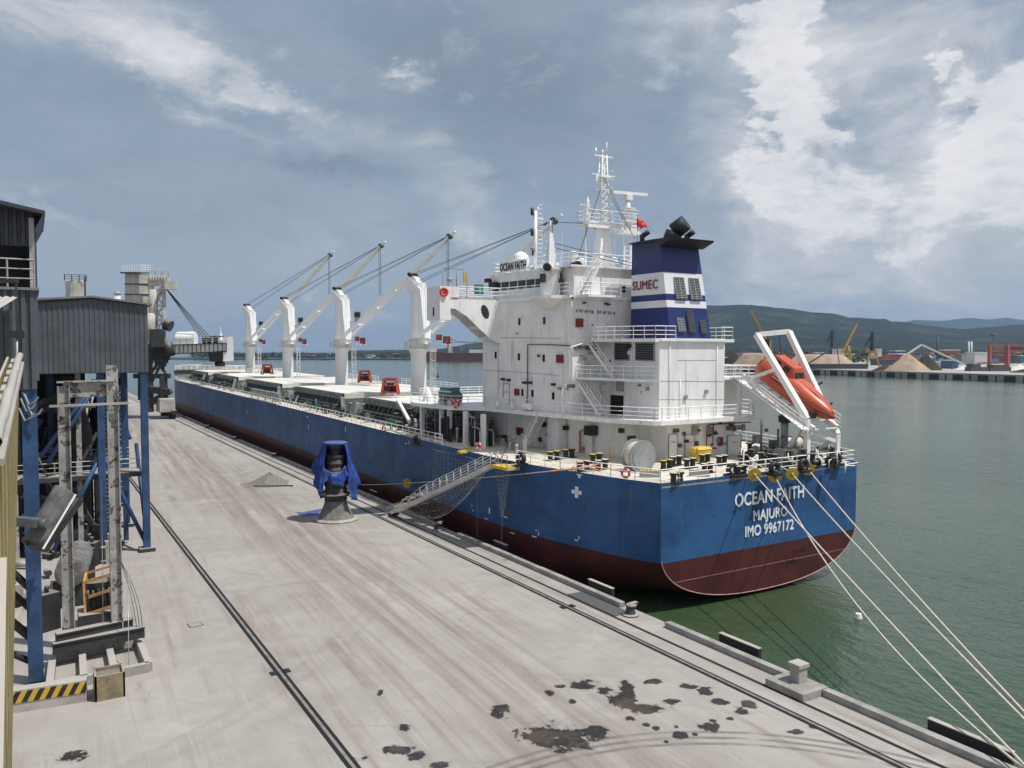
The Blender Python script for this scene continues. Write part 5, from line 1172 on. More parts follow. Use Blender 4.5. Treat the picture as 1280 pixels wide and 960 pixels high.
a=MB(); p=at(803,520,z=Z1); a.tube((p.x,p.y,Z1),(p.x,p.y,Z1+1.5),.04,n=5); a.lathe([(.05,0),(.3,.2),(.3,.28)],(p.x,p.y,Z1+1.45),10); a.build('deck_light',M['ldark'],sup)
# vertical pipes, brackets and trays on the walls
rs=random.Random(31)
for (x_,z0_,z1_,) in ((45.2,Z1,Z3-.4),(46.4,Z1,Z2),(50.6,Z1,Z3-.5)): a=MB(); a.tube((x_,49.93,z0_),(x_,49.93,z1_),.035,n=5); a.build('wall_pipe',M['white'],sup)
for k in range(8):
    f=rs.uniform(.03,.97); z_=rs.choice((Z1,Z2,Z3))+rs.uniform(.4,2.8); y_=57.6+11.7*f; x_=port_x(y_); a=MB(); a.cbox((x_-.1,y_,z_),.2,rs.uniform(.15,.5),rs.uniform(.1,.3)); a.build('wall_bracket',M[rs.choice(['mgrey','dgrey','white'])],sup)
for k in range(7):
    y_=rs.uniform(50.6,57.2); z_=rs.choice((Z1,Z2))+rs.uniform(1.2,2.8); a=MB(); a.cbox((44.05,y_,z_),.2,rs.uniform(.12,.4),rs.uniform(.1,.35)); a.build('wall_bracket',M[rs.choice(['mgrey','dgrey','black','white'])],sup)
for k in range(12):
    x_=rs.uniform(46,53.4); z_=ZD+rs.uniform(1.0,3.0); a=MB(); a.cbox((x_,50.5,z_),rs.uniform(.12,.4),.2,rs.uniform(.1,.35)); a.build('wall_bracket',M[rs.choice(['mgrey','dgrey','black'])],sup)
for k,y_ in enumerate((62.5,64.5,66.5)):
    a=MB(); x_=port_x(y_)-.55; a.lathe([(.2,-.55),(.32,-.5),(.32,.5),(.2,.55)],(x_,y_,Z1+.45),14,axis=(0,1,0)) if k<1 else a.tube((x_,y_,Z1),(x_,y_,Z1+.7),.12,n=8); a.build('raft_canister' if k<1 else 'vent_head',M['dome'],sup)
# ---- stairs
def stairs(A,B,w_,side,label=None,n=12,par_=None,rail=True):
    A,B=Vector(A),Vector(B); side=Vector(side).normalized(); a=MB()
    for s_ in (0,1): o_=side*w_*s_; a.beam(A+o_,B+o_,.06,.26)
    for k in range(1,n): c=A.lerp(B,k/n)+side*w_/2; d=(B-A); d.z=0; d.normalize(); a.hexa([c-side*w_/2-d*.12,c+side*w_/2-d*.12,c+side*w_/2+d*.12,c-side*w_/2+d*.12]+[q_+Vector((0,0,.04)) for q_ in (c-side*w_/2-d*.12,c+side*w_/2-d*.12,c+side*w_/2+d*.12,c-side*w_/2+d*.12)])
    if rail:
        for s_ in (0,1):
            o_=side*w_*s_
            for h_ in (.5,.95): a.tube(A+o_+Vector((0,0,h_)),B+o_+Vector((0,0,h_)),.03,n=4,cap=False)
            for k in range(5): c=A.lerp(B,k/4)+o_; a.tube(c,c+Vector((0,0,.95)),.03,n=4,cap=False)
    return a.build('stairs',M['rail'],par_ or sup)
stairs((42.45,58.0,Z3),(42.75,54.3,Z2),.75,(1,0,0)); stairs((41.6,58.4,Z2),(41.7,54.7,Z1),.75,(1,0,0))
s0=at(659,566,x=40.3); s1=at(676,527,x=40.3); stairs((39.9,s0.y,ZD),(40.0,s1.y,Z1-.3),.8,(1,0,0))
s0=at(722,377,y=57.0); s1=at(739,346,y=57.0); stairs((s0.x,56.7,Z4),(s1.x,56.7,Z5),.7,(0,-1,0),n=9)
a=MB(); a.prism([(40.9,57.3),(44.9,57.3),(44.9,55.9),(41.3,55.9)],Z4-.2,Z4); a.build('stair_landing',M['white'],sup)
# ---- railings on the decks
a=MB(); Ar=[Vector((x+.12 if x<CX else x-.12,y,Z1)) for x,y in Ad]; a.rail(Ar[1:],1.05,1.5,.034); a.build('deck_rail',M['rail'],sup)
a=MB(); a.rail([(40.7,60.3,Z2),(41.1,58.3,Z2),(42.7,51.4,Z2),(44.1,50.35,Z2)],1.05,1.2,.034); a.rail([(51.7,50.45,Z2),(56.1,50.45,Z2),(56.1,57,Z2)],1.05,1.0,.034); a.build('deck_rail',M['rail'],sup)
a=MB(); a.rail([(41.6,57.5,Z3),(42.7,57.5,Z3),(42.7,53.0,Z3),(43.7,50.0,Z3),(45.9,50.0,Z3)],1.05,1.2,.034); a.rail([(51.2,50.0,Z3),(52.5,50,Z3),(52.5,57,Z3)],1.05,1.0,.034); a.build('deck_rail',M['rail'],sup)
a=MB(); a.rail([(38.4,69.3,Z4),(40.3,57.4,Z4)],1.05,1.2,.034); a.rail([(40.4,55.95,Z4),(44.8,55.95,Z4)],1.05,1.1,.03); a.rail([(44.9,57.35,Z4),(55.2,57.35,Z4)],1.05,1.2,.034); a.build('deck_rail',M['rail'],sup)
# supports under the forward platform
for (px,py) in ((528,555),(541,545),(552,560),(562,558),(582,565),(604,560),(590,550),(571,548)):
    a=MB(); x_=36.2 if py>552 else 39.0
    p=at(px,py,x=x_); a.box(p.x-.2,p.x+.2,p.y-.2,p.y+.2,ZD,Z1-.36); a.build('deck_pillar',M['mgrey'] if py<552 else M['whitec'],sup)
# machinery under the platform
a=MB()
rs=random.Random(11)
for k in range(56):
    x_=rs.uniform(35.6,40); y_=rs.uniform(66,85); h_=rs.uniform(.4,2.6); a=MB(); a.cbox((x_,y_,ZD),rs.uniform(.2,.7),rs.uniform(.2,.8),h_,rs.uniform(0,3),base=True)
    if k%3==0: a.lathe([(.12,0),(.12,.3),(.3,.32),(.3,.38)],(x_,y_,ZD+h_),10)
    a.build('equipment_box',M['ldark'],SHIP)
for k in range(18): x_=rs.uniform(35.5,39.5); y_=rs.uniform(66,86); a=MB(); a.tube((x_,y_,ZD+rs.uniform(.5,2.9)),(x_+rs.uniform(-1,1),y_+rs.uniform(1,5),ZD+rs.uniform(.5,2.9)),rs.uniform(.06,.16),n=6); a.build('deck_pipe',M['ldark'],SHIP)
for k in range(24):
    a=MB(); x_=rs.uniform(35.6,39.6); y_=rs.uniform(60,84); h_=rs.uniform(.4,1.5); a.cbox((x_,y_,ZD),rs.uniform(.15,.4),rs.uniform(.15,.4),h_,rs.uniform(0,3),base=True); a.tube((x_,y_,ZD+h_),(x_,y_,ZD+h_+.25),.16,n=10); a.build('pale_valve_box',M['gsteel'],SHIP)
for k in range(12): x_=rs.uniform(35.6,38.8); y_=rs.uniform(64,84); z_=rs.uniform(1.5,3.2); a=MB(); a.path([(x_,y_,ZD),(x_,y_,ZD+z_-.3),(x_,y_+.12,ZD+z_-.08),(x_,y_+.4,ZD+z_),(x_,y_+1.4,ZD+z_)],.06,6); a.build('pale_pipe',M['gsteel'],SHIP)
a=MB(); a.cbox((38.6,70.8,ZD),1.8,2.2,1.9,base=True); a.build('grey_locker',M['mgrey'],SHIP)
a=MB()
for (px,py) in ((587,560),(578,564)): p=at(px,py,z=ZD+.3); a.cbox((p.x,p.y,ZD),.7,.6,.2,base=True)
a.build('yellow_drip_tray',M['yellow'],SHIP)

# ---- funnel
a=MB(); FB=[(46.2,56.2),(46.2,51.0),(50.9,51.0),(50.9,56.2)]; FT=[(46.25,56.2),(46.25,52.5),(50.6,52.5),(50.6,56.2)]
ZF=25.45; a.prism(FB,Z3,ZF,FT); fun=a.build('funnel',M['funnel'],SHIP)
a=MB(); a.extr([(46.0,56.3,ZF+.02),(46.0,53.2,ZF+.02),(46.0,50.9,ZF-.02),(46.0,51.0,ZF-.18),(46.0,52.2,ZF-.62),(46.0,52.48,ZF-.62),(46.0,52.7,ZF-.1),(46.0,56.3,ZF-.1)],(5.0,0,0)); a.build('funnel_cap',M['black'],fun)
a=MB(); c=(48.6,53.6,ZF)
a.tube((48.4,53.6,ZF-.1),(48.6,53.3,ZF+.9),.75,.75,n=16); a.tube((48.6,53.3,ZF+.9),(49.1,52.4,ZF+1.6),.75,.72,n=16)
for (x_,y_,r2_) in ((46.9,55.6,.22),(50.2,53.4,.24),(49.7,54.4,.18)): a.tube((x_,y_,ZF),(x_,y_,ZF+.75),r2_,n=10); a.tube((x_,y_,ZF+.6),(x_+.35,y_-.5,ZF+1.0),r2_,n=10)
a.build('exhaust_pipe',M['black'],fun)
def faf(px,py):     # point on the sloping aft face of the funnel
    y=51.5
    for _ in range(20): p=at(px,py,y=y); y=51.0+(p.z-Z3)/(ZF-Z3)*1.5
    return p
fs=Vector((0,1.5,ZF-Z3)).normalized(); fn=Vector((0,-fs.z,fs.y))
for (px,py,w_,h_,mt) in ((848.5,361.5,1.15,1.95,'gsteel'),(867,362.5,1.2,1.95,'gsteel'),(850,407,.75,1.2,'loader'),(862,403,.72,1.95,'ldark'),(877.5,409.5,.72,1.2,'black')):
    p=faf(px,py); a=MB(); X1=Vector((1,0,0)); q=[p-X1*w_/2-fs*h_/2+fn*.22,p+X1*w_/2-fs*h_/2+fn*.22,p+X1*w_/2+fs*h_/2+fn*.06,p-X1*w_/2+fs*h_/2+fn*.06]
    a.extr(q,-fn*.3); lo=a.build('louvre',M['mgrey'] if mt in('gsteel','loader') else M['dgrey'],fun)
    a=MB()
    nn=int(h_/.14)
    nrm3=(q[1]-q[0]).cross(q[3]-q[0]).normalized()
    for k in range(nn):
        f0=(k+.15)/nn; f1=(k+.65)/nn
        L0,L1=q[0].lerp(q[3],f0),q[0].lerp(q[3],f1); R0_,R1_=q[1].lerp(q[2],f0),q[1].lerp(q[2],f1)
        for (g0,g1) in ((.06,.46),(.54,.94)): a.extr([L0.lerp(R0_,g0),L0.lerp(R0_,g1),L1.lerp(R1_,g1),L1.lerp(R1_,g0)],nrm3*.02)
    a.build('louvre_slat',M['ldark'],lo)
text_mesh('funnel_lettering','SUMEC',.80/.72,(46.15,55.95,21.25),(0,-1,0),(0,0,1),M['rlettr'],fun,ext=.01,bold=.012,width=3.3)
# ---- deck gear on the poop and along the port quarter
def dk(px,py,h=0): return at(px,py,z=ZD+h)
def bitts(px,py,cap='cream',axis=(1,.25,0),name='bitts'):
    p=dk(px,py); ax=Vector(axis).normalized(); a=MB()
    for s_ in (-.42,.42): c=p+ax*s_; a.lathe([(.24,0),(.22,.1),(.20,.6),(.30,.62),(.30,.78)],c,12)
    a.cbox(p,1.5,.6,.08,math.atan2(ax.y,ax.x),base=True); o=a.build('mooring_bitts',M['black'],SHIP)
    a=MB()
    for s_ in (-.42,.42): a.lathe([(.29,.785),(.28,.80)],p+ax*s_,12)
    a.build('bitt_top',M[cap],o)
for (px,py,cp) in ((692,577,'yellow'),(711,574,'yellow'),(752,588,'cream'),(729,590,'yellow'),(745,580,'yellow'),(833,588,'yellow'),(845,583,'cream'),(862,586,'cream'),(884,592,'cream'),(902,582,'cream'),(881,580,'cream'),(846,604,'cream'),(926,595,'cream')): bitts(px,py,cp)
def roller(px,py,ax=(-1,-.35,0),name='fairlead'):
    p=dk(px,py); a=MB(); a.ring((p.x,p.y,p.z+.55),ax,.34,.20,18,8); a.cbox((p.x,p.y,ZD),.9,.9,.2,base=True); a.build('fairlead',M['black'],SHIP)
for (px,py) in ((651,583),(915,596),(968,594),(1004,590),(521,560),(1045,582)): roller(px,py,(-.9,-.2,0) if px<700 else (-.1,-1,0))
def winch(px,py,s=1.0,body='mgrey',drum='rope'):
    p=dk(px,py); a=MB(); 
    for k in (-1.15,-.1,1.0): a.lathe([(.62*s,-.05),(.62*s,.05)],(p.x+k*s,p.y,p.z+.8*s),20,axis=(1,0,0))
    a.cbox((p.x+1.5*s,p.y,p.z),.6*s,1.0*s,1.2*s,base=True); a.cbox((p.x,p.y,p.z),3.0*s,.5*s,.3*s,base=True); w_=a.build('mooring_winch',M[body],SHIP)
    a=MB(); a.lathe([(.42*s,-1.05*s),(.46*s,-.5*s),(.44*s,-.15*s)],(p.x,p.y,p.z+.8*s),18,axis=(1,0,0)); a.lathe([(.40*s,0),(.43*s,.5*s),(.4*s,.95*s)],(p.x,p.y,p.z+.8*s),18,axis=(1,0,0)); a.build('rope_drum',M[drum],w_)
winch(985,580,1.0); winch(955,575,.9); winch(990,566,1.1); winch(1030,578,.8); winch(940,582,.7,'ldark')
# large side drum by the port quarter
p=dk(803,590); a=MB(); a.lathe([(1.28,-.06),(1.28,.06)],(p.x,p.y,p.z+1.15),28,axis=(0,-1,0)); a.lathe([(1.28,.9),(1.28,1.0)],(p.x,p.y+2.0,p.z+1.15),28,axis=(0,-1,0)); a.box(p.x-.6,p.x+1.05,p.y+.1,p.y+1.1,p.z,p.z+.9); wd=a.build('mooring_winch',M['mgrey'],SHIP)
a=MB(); a.lathe([(1.02,.05),(1.12,.4),(1.0,1.0)],(p.x,p.y+1.1,p.z+1.15),24,axis=(0,-1,0)); a.build('rope_drum',M['rope'],wd)
a=MB(); a.lathe([(1.02,0),(1.04,.03)],(p.x,p.y-.07,p.z+1.15),28,axis=(0,-1,0)); a.build('drum_face',M['mgrey'],wd)
# dense dark gear across the stern
rs=random.Random(5)
for k in range(44):
    px=rs.uniform(926,1048); py=rs.uniform(570,587); p=dk(px,py); h_=rs.uniform(.25,1.3); a=MB()
    if k%3==0: a.cbox((p.x,p.y,ZD),rs.uniform(.2,.6),rs.uniform(.2,.5),h_,rs.uniform(0,3),base=True); a.lathe([(.1,0),(.1,.2),(.26,.22),(.26,.27)],(p.x,p.y,ZD+h_),10)
    elif k%3==1: a.lathe([(.35,-.35),(.35,-.3),(.18,-.3),(.2,.3),(.35,.3),(.35,.35)],(p.x,p.y,ZD+.5),12,axis=(1,rs.uniform(-.6,.6),0)); a.cbox((p.x,p.y,ZD),.5,.4,.3,base=True)
    else: a.lathe([(.28,0),(.28,.25),(.18,.3),(.2,h_+.2),(.36,h_+.25),(.36,h_+.32)],p,12)
    a.build('deck_machine',M['ldark'],SHIP)
a=MB()
for k in range(26): p=dk(rs.uniform(925,1062),rs.uniform(572,592)); a.tube(p,p+Vector((rs.uniform(-.1,.1),0,rs.uniform(.5,1.5))),.05,n=5); a.tube(p+Vector((0,0,.6)),p+Vector((rs.uniform(-1.5,1.5),0,.6+rs.uniform(-.1,.2))),.04,n=4)
a.build('stern_pipework',M['rail'],SHIP)
for (px,py,h_,mt) in ((980,575,3.2,'mgrey'),):
    p=dk(px,py); a=MB(); a.tube(p,p+Vector((0,0,h_)),.32,n=12); v_=a.build('deck_ventilator',M['mgrey'],SHIP); a=MB(); a.lathe([(.5,0),(.55,.5),(.3,.7)],p+Vector((0,0,h_)),14); a.build('vent_cowl',M['black'],v_)
for (px,py,h_) in ((951,578,3.6),(972,578,2.8)):
    p=dk(px,py); a=MB(); a.tube(p,p+Vector((0,0,h_)),.09,n=8); a.cbox(p+Vector((-.5,0,h_*.55)),.7,.4,.7); a.lathe([(.16,0),(.16,.25)],p+Vector((.6,0,h_*.7)),10); a.build('stern_lamp_post',M['dgrey'],SHIP)
a=MB(); p=dk(960,578)+Vector((0,0,2.5)); a.tube(p,dk(960,578),.05,n=5); a.build('ensign_staff',M['rail'],SHIP)
# hose and ropes lying on deck, gratings, low walkway edge
a=MB()
for k in range(9):
    p=dk(700+k*6,587+math.sin(k)*3,.1); q=dk(712+k*6,585+math.cos(k*2)*3,.12); a.tube(p,q,.05,n=5)
a.path([dk(688,590,.25),dk(705,588,.3),dk(722,586,.45),dk(740,583,.5),dk(750,580,.55)],.07,6); a.build('orange_hose',M['orangep'],SHIP)
for (x0_,x1_,py) in ((800,824,597),(862,886,596)):
    A=dk(x0_,py,0); B=dk(x1_,py,0); a=MB(); a.beam(A+Vector((0,0,.25)),B+Vector((0,0,.25)),.5,.45); bs=a.build('pipe_casing',M['mgrey'],SHIP)
    a=MB(); 
    for k in range(5): a.beam(A.lerp(B,k/5)+Vector((0,0,.50)),A.lerp(B,(k+.55)/5)+Vector((0,0,.50)),.5,.03)
    a.build('yellow_edge',M['yellow'],bs)
a=MB(); A=dk(762,577); a.beam(A,A+Vector((0,0,1.2)),.1); a.beam(A+Vector((0,0,.6)),A+Vector((0.9,-2.5,.6)),.06); a.build('yellow_stand',M['yellow'],SHIP)
# pilot / fairlead box at the gangway
# ---- free fall boat davit
a=MB()
v1,v2=53.9,57.4
def on_x(px,py,x): return at(px,py,x=x)
tl,tr=on_x(945,419,v1),on_x(985,415,v2); bl_,br=on_x(1009,524,v1),on_x(1046,543,v2)
a.beam(tl,bl_,.5,.42); a.beam(tr,br,.5,.42); a.beam(tl,tr,.4,.4); 
dv=a.build('boat_davit',M['white'],SHIP)
a=MB(); fbl=Vector((v1,bl_.y,ZD)); fbr=Vector((v2,br.y,ZD)); a.beam(bl_,fbl,.4,.4); a.beam(br,fbr,.4,.4); a.beam(bl_-Vector((0,0,1.0)),br-Vector((0,0,.6)),.25,.3)
a.beam(bl_+Vector((0,.3,-.3)),Vector((v1,bl_.y+2.6,ZD)),.32); a.beam(br+Vector((0,.3,-.3)),Vector((v2,br.y+2.6,ZD)),.32); a.beam(Vector((v1,49,Z2)),tl.lerp(bl_,.42),.28); a.beam(Vector((v2,49.5,Z2)),tr.lerp(br,.42),.28); a.beam(Vector((v1,50.4,Z2)),Vector((v1,50.4,Z1)),.3)
a.beam(bl_+Vector((0,0,-2.9)),br+Vector((0,0,-2.6)),.3,.2); a.build('davit_leg',M['white'],dv)
rA,rB=on_x(936,470,v1+.25),on_x(1017,537,v1+.25); rA2=rA+Vector((2.9,0,0)); rB2=rB+Vector((2.9,0,0))
rA=Vector((v1+.3,50.3,Z2+.1)); ddir=(rB-rA).normalized(); rA2=rA+Vector((2.9,0,0)); rB2=rB+Vector((2.9,0,0))
a=MB(); a.beam(rA,rB,.3,.45); a.beam(rA2,rB2,.3,.45)
for k in range(8): a.beam(rA.lerp(rB,k/7),rA2.lerp(rB2,k/7),.12,.12)
a.beam(rA-Vector((.9,0,0)),rB-Vector((.9,0,0)),.8,.06)
for k in range(12): c=rA.lerp(rB,k/11)-Vector((.9,0,-.05)); a.beam(c-Vector((.4,0,0)),c+Vector((.4,0,0)),.1,.12)
a.build('launching_ramp',M['white'],dv)
a=MB(); a.rail([rA-Vector((1.25,0,0)),rB-Vector((1.25,0,0))],1.0,1.1,.035); a.rail([rA2+Vector((.5,0,0)),rB2+Vector((.5,0,0))],1.0,1.1,.035); a.build('ramp_rail',M['rail'],dv)
a=MB()
for f,vv in ((.55,v2),(.75,v2)): c=tr.lerp(br,f); a.beam(c,c+Vector((1.0,0,.35)),.14)
a.cbox(bl_+Vector((.45,-.1,.3)),.5,.4,.5); a.cbox(br+Vector((.3,0,-2.2)),.4,.4,.8); a.cbox(tl+Vector((1.2,0,-.9)),.5,.4,1.0); a.build('davit_sheave',M['black'],dv)
a=MB(); a.tube(tl.lerp(tr,.3),rA.lerp(rB,.35)+Vector((1,0,2.2)),.03,n=4); a.tube(tl.lerp(tr,.7),rA.lerp(rB,.4)+Vector((1.5,0,2.2)),.03,n=4); a.build('fall_wire',M['wire'],dv)
# the boat itself
bl0=rA.lerp(rB,.02)+Vector((1.45,0,0)); nb0=(rB-rA).normalized(); upb=Vector((1,0,0)).cross(nb0).normalized(); 
if upb.z<0: upb=-upb
LB=(rB-rA).length*1.02
t=shipthing('free_fall_lifeboat','orange free fall lifeboat pointing down its white launching ramp at the stern','lifeboat',bl0)
secs=[(0,.55,.5,1.55),(.04,1.0,.3,2.0),(.14,1.22,.12,2.25),(.35,1.28,.05,2.3),(.55,1.28,.05,2.15),(.72,1.12,.15,1.95),(.85,.82,.35,1.75),(.94,.45,.65,1.5),(1.0,.06,1.0,1.15)]
a=MB(); a.smooth=True; rg=[]; KK=18
for f,w_,zb2,zt2 in secs:
    zc_=(zb2+zt2)/2; hh=(zt2-zb2)/2; ps=[]
    for k in range(KK):
        th=2*math.pi*k/KK; cx_=math.cos(th); sy_=math.sin(th); ps.append(bl0+nb0*(f*LB)+Vector((1,0,0))*(w_*math.copysign(abs(cx_)**.75,cx_))+upb*(zc_+hh*math.copysign(abs(sy_)**.9,sy_)+.15))
    rg.append(a.pts(ps))
for i in range(len(rg)-1):
    for k in range(KK): j=(k+1)%KK; a.face((rg[i]+k,rg[i]+j,rg[i+1]+j,rg[i+1]+k))
a.smooth=False; a.face([rg[0]+k for k in range(KK)]); a.face([rg[-1]+k for k in range(KK)]); bh=a.build('hull',M['orange'],t)
def BP(f,x,u): return bl0+nb0*(f*LB)+Vector((x,0,0))+upb*(u+.15)
a=MB(); a.hexa([BP(.12,-.75,2.0),BP(.12,.75,2.0),BP(.50,.75,1.9),BP(.50,-.75,1.9),BP(.16,-.6,2.95),BP(.16,.6,2.95),BP(.42,.6,2.9),BP(.42,-.6,2.9)]); cb=a.build('conning_cabin',M['orange'],t,bevel=.08)
a=MB()
for (f0,f1) in ((.20,.27),(.32,.39)): a.extr([BP(f0,-.74,2.3),BP(f1,-.74,2.28),BP(f1,-.66,2.7),BP(f0,-.66,2.7)],(-.03,0,0))
for (x0_,x1_) in ((-.5,-.05),(.05,.5)): a.extr([BP(.486,x0_,2.15),BP(.486,x1_,2.15),BP(.452,x1_,2.6),BP(.452,x0_,2.6)],nb0*.05)
a.build('cabin_window',M['glass'],cb)
a=MB(); a.path([BP(.10,-1.2,1.35),BP(.35,-1.42,1.3),BP(.6,-1.38,1.25),BP(.85,-.98,1.2),BP(1.0,-.1,1.15)],.06,6); a.path([BP(.5,-.4,2.15),BP(.75,-.3,1.95),BP(.97,-.05,1.4)],.035,5); a.build('rubbing_strake',M['red'],t)
a=MB(); 
for (x_,u_) in ((-.95,1.0),(-.95,1.25)): a.path([BP(.3,x_-.42,u_+.5),BP(.65,x_-.38,u_+.45)],.02,4)
a.build('grab_line',M['rope'],t)
# ---- rescue boat on the forward platform
c=at(564,497,z=Z1+.9); 
t=shipthing('rescue_boat','small covered rescue craft with teal canopy on the platform ahead of the superstructure','rescue boat',(37.2,73.5,Z1))
cx_,cy_=at(562,507,x=36.9).x,at(562,507,x=36.9).y; print('rescue',cx_,cy_)
a=MB(); a.lathe([(.12,-1.9),(.55,-1.5),(.75,-.5),(.75,1.0),(.6,1.8)],(cx_,cy_,Z1+.85),14,axis=(0,-1,0)); a.build('hull',M['dgrey'],t)
a=MB(); a.hexa([(cx_-.7,cy_-1.3,Z1+1.1),(cx_+.7,cy_-1.3,Z1+1.1),(cx_+.7,cy_+1.2,Z1+1.1),(cx_-.7,cy_+1.2,Z1+1.1),(cx_-.55,cy_-1.1,Z1+1.75),(cx_+.55,cy_-1.1,Z1+1.75),(cx_+.55,cy_+1.0,Z1+1.75),(cx_-.55,cy_+1.0,Z1+1.75)]); cn=a.build('canopy',M['teal'],t)
a=MB(); a.box(cx_-.76,cx_+.76,cy_-1.33,cy_+1.25,Z1+1.3,Z1+1.42); a.box(cx_-.6,cx_+.6,cy_-1.2,cy_+1.1,Z1+1.76,Z1+1.84); a.build('canopy_band',M['rail'],cn)
a=MB(); 
for s_ in (-1.2,1.0): a.box(cx_-.8,cx_+.8,cy_+s_-.1,cy_+s_+.1,Z1,Z1+.5)
a.build('cradle',M['rail'],t)
c=at(535,500,x=36.9); t2=shipthing('covered_davit_winch','small pale covered winch on the forward platform, beside the rescue craft','winch',(c.x,c.y,Z1))
a=MB(); a.lathe([(.45,0),(.5,.5),(.35,.9),(.2,1.3),(.05,1.45)],(c.x,c.y,Z1),12,wob=.15); a.build('cover',M['dome'],t2); a=MB(); a.cbox((c.x,c.y,Z1),1.1,.7,.25,base=True); a.build('base',M['rail'],t2)
# ---- lifebuoys (hang on rails)
def buoy(p,ax,label,r_=.38):
    t=shipthing('lifebuoy',label,'lifebuoy',p,group='lifebuoys hung on the ship rails'); a=MB(); a.ring(p,ax,r_*.78,r_*.24,20,8); a.build('ring_body',M['buoy'],t)
    a=MB(); axv=Vector(ax).normalized(); u_,w_=a.frame(axv)
    for k in range(4): th=math.pi/4+k*math.pi/2; d=u_*math.cos(th)+w_*math.sin(th); a.tube(p+d*(r_*.78)-(axv.cross(d))*.06,p+d*(r_*.78)+(axv.cross(d))*.06,r_*.27,n=8)
    a.build('reflective_band',M['letter'],t)
p=deck_edge(3.6); buoy(at(782,591.5,x=p.x-.2),(-1,-.4,0),'red and white lifebuoy on the rail beside the big grey mooring drum')
p=at(598,558,x=34.1); buoy(p,(-1,-.2,0),'red and white lifebuoy on the side rail just above the gangway head')
p=at(570,504.5,x=35.7); buoy(p,(-1,-.3,0),'red and white lifebuoy on the rail in front of the rescue craft',.5)
p=at(480,536,x=33.6); buoy(p,(-1,-.2,0),'small red and white lifebuoy on the side rail beside a green box',.4)
# ---- life raft canister on the wing
p=at(555,365,y=66.5); t=shipthing('red_wing_lifebuoy','orange red lifebuoy with smoke signal on the bridge wing end','lifebuoy',p)
a=MB(); a.ring(p,(-.3,-1,0),.33,.11,18,8); a.build('ring_body',M['buoy'],t); a=MB(); a.cbox(p+Vector((.1,.05,0)),.25,.2,.4); a.build('smoke_signal',M['buoy'],t)
# ---- yellow bin
p=dk(876,577); t=shipthing('yellow_waste_bin','yellow plastic waste bin on the stern deck against the aft wall of the house','bin',p)
a=MB(); a.prism([(p.x-.65,p.y-.42),(p.x+.65,p.y-.42),(p.x+.65,p.y+.42),(p.x-.65,p.y+.42)],ZD,ZD+1.05,[(p.x-.78,p.y-.5),(p.x+.78,p.y-.5),(p.x+.78,p.y+.5),(p.x-.78,p.y+.5)]); a.build('bin_body',M['bin'],t,bevel=.05)
a=MB(); a.prism([(p.x-.82,p.y-.54),(p.x+.82,p.y-.54),(p.x+.82,p.y+.54),(p.x-.82,p.y+.54)],ZD+1.05,ZD+1.25,[(p.x-.7,p.y-.4),(p.x+.7,p.y-.4),(p.x+.7,p.y+.4),(p.x-.7,p.y+.4)]); a.cbox((p.x-.85,p.y,ZD+1.0),.3,.5,.4); a.build('bin_lid',M['bin'],t,bevel=.03)
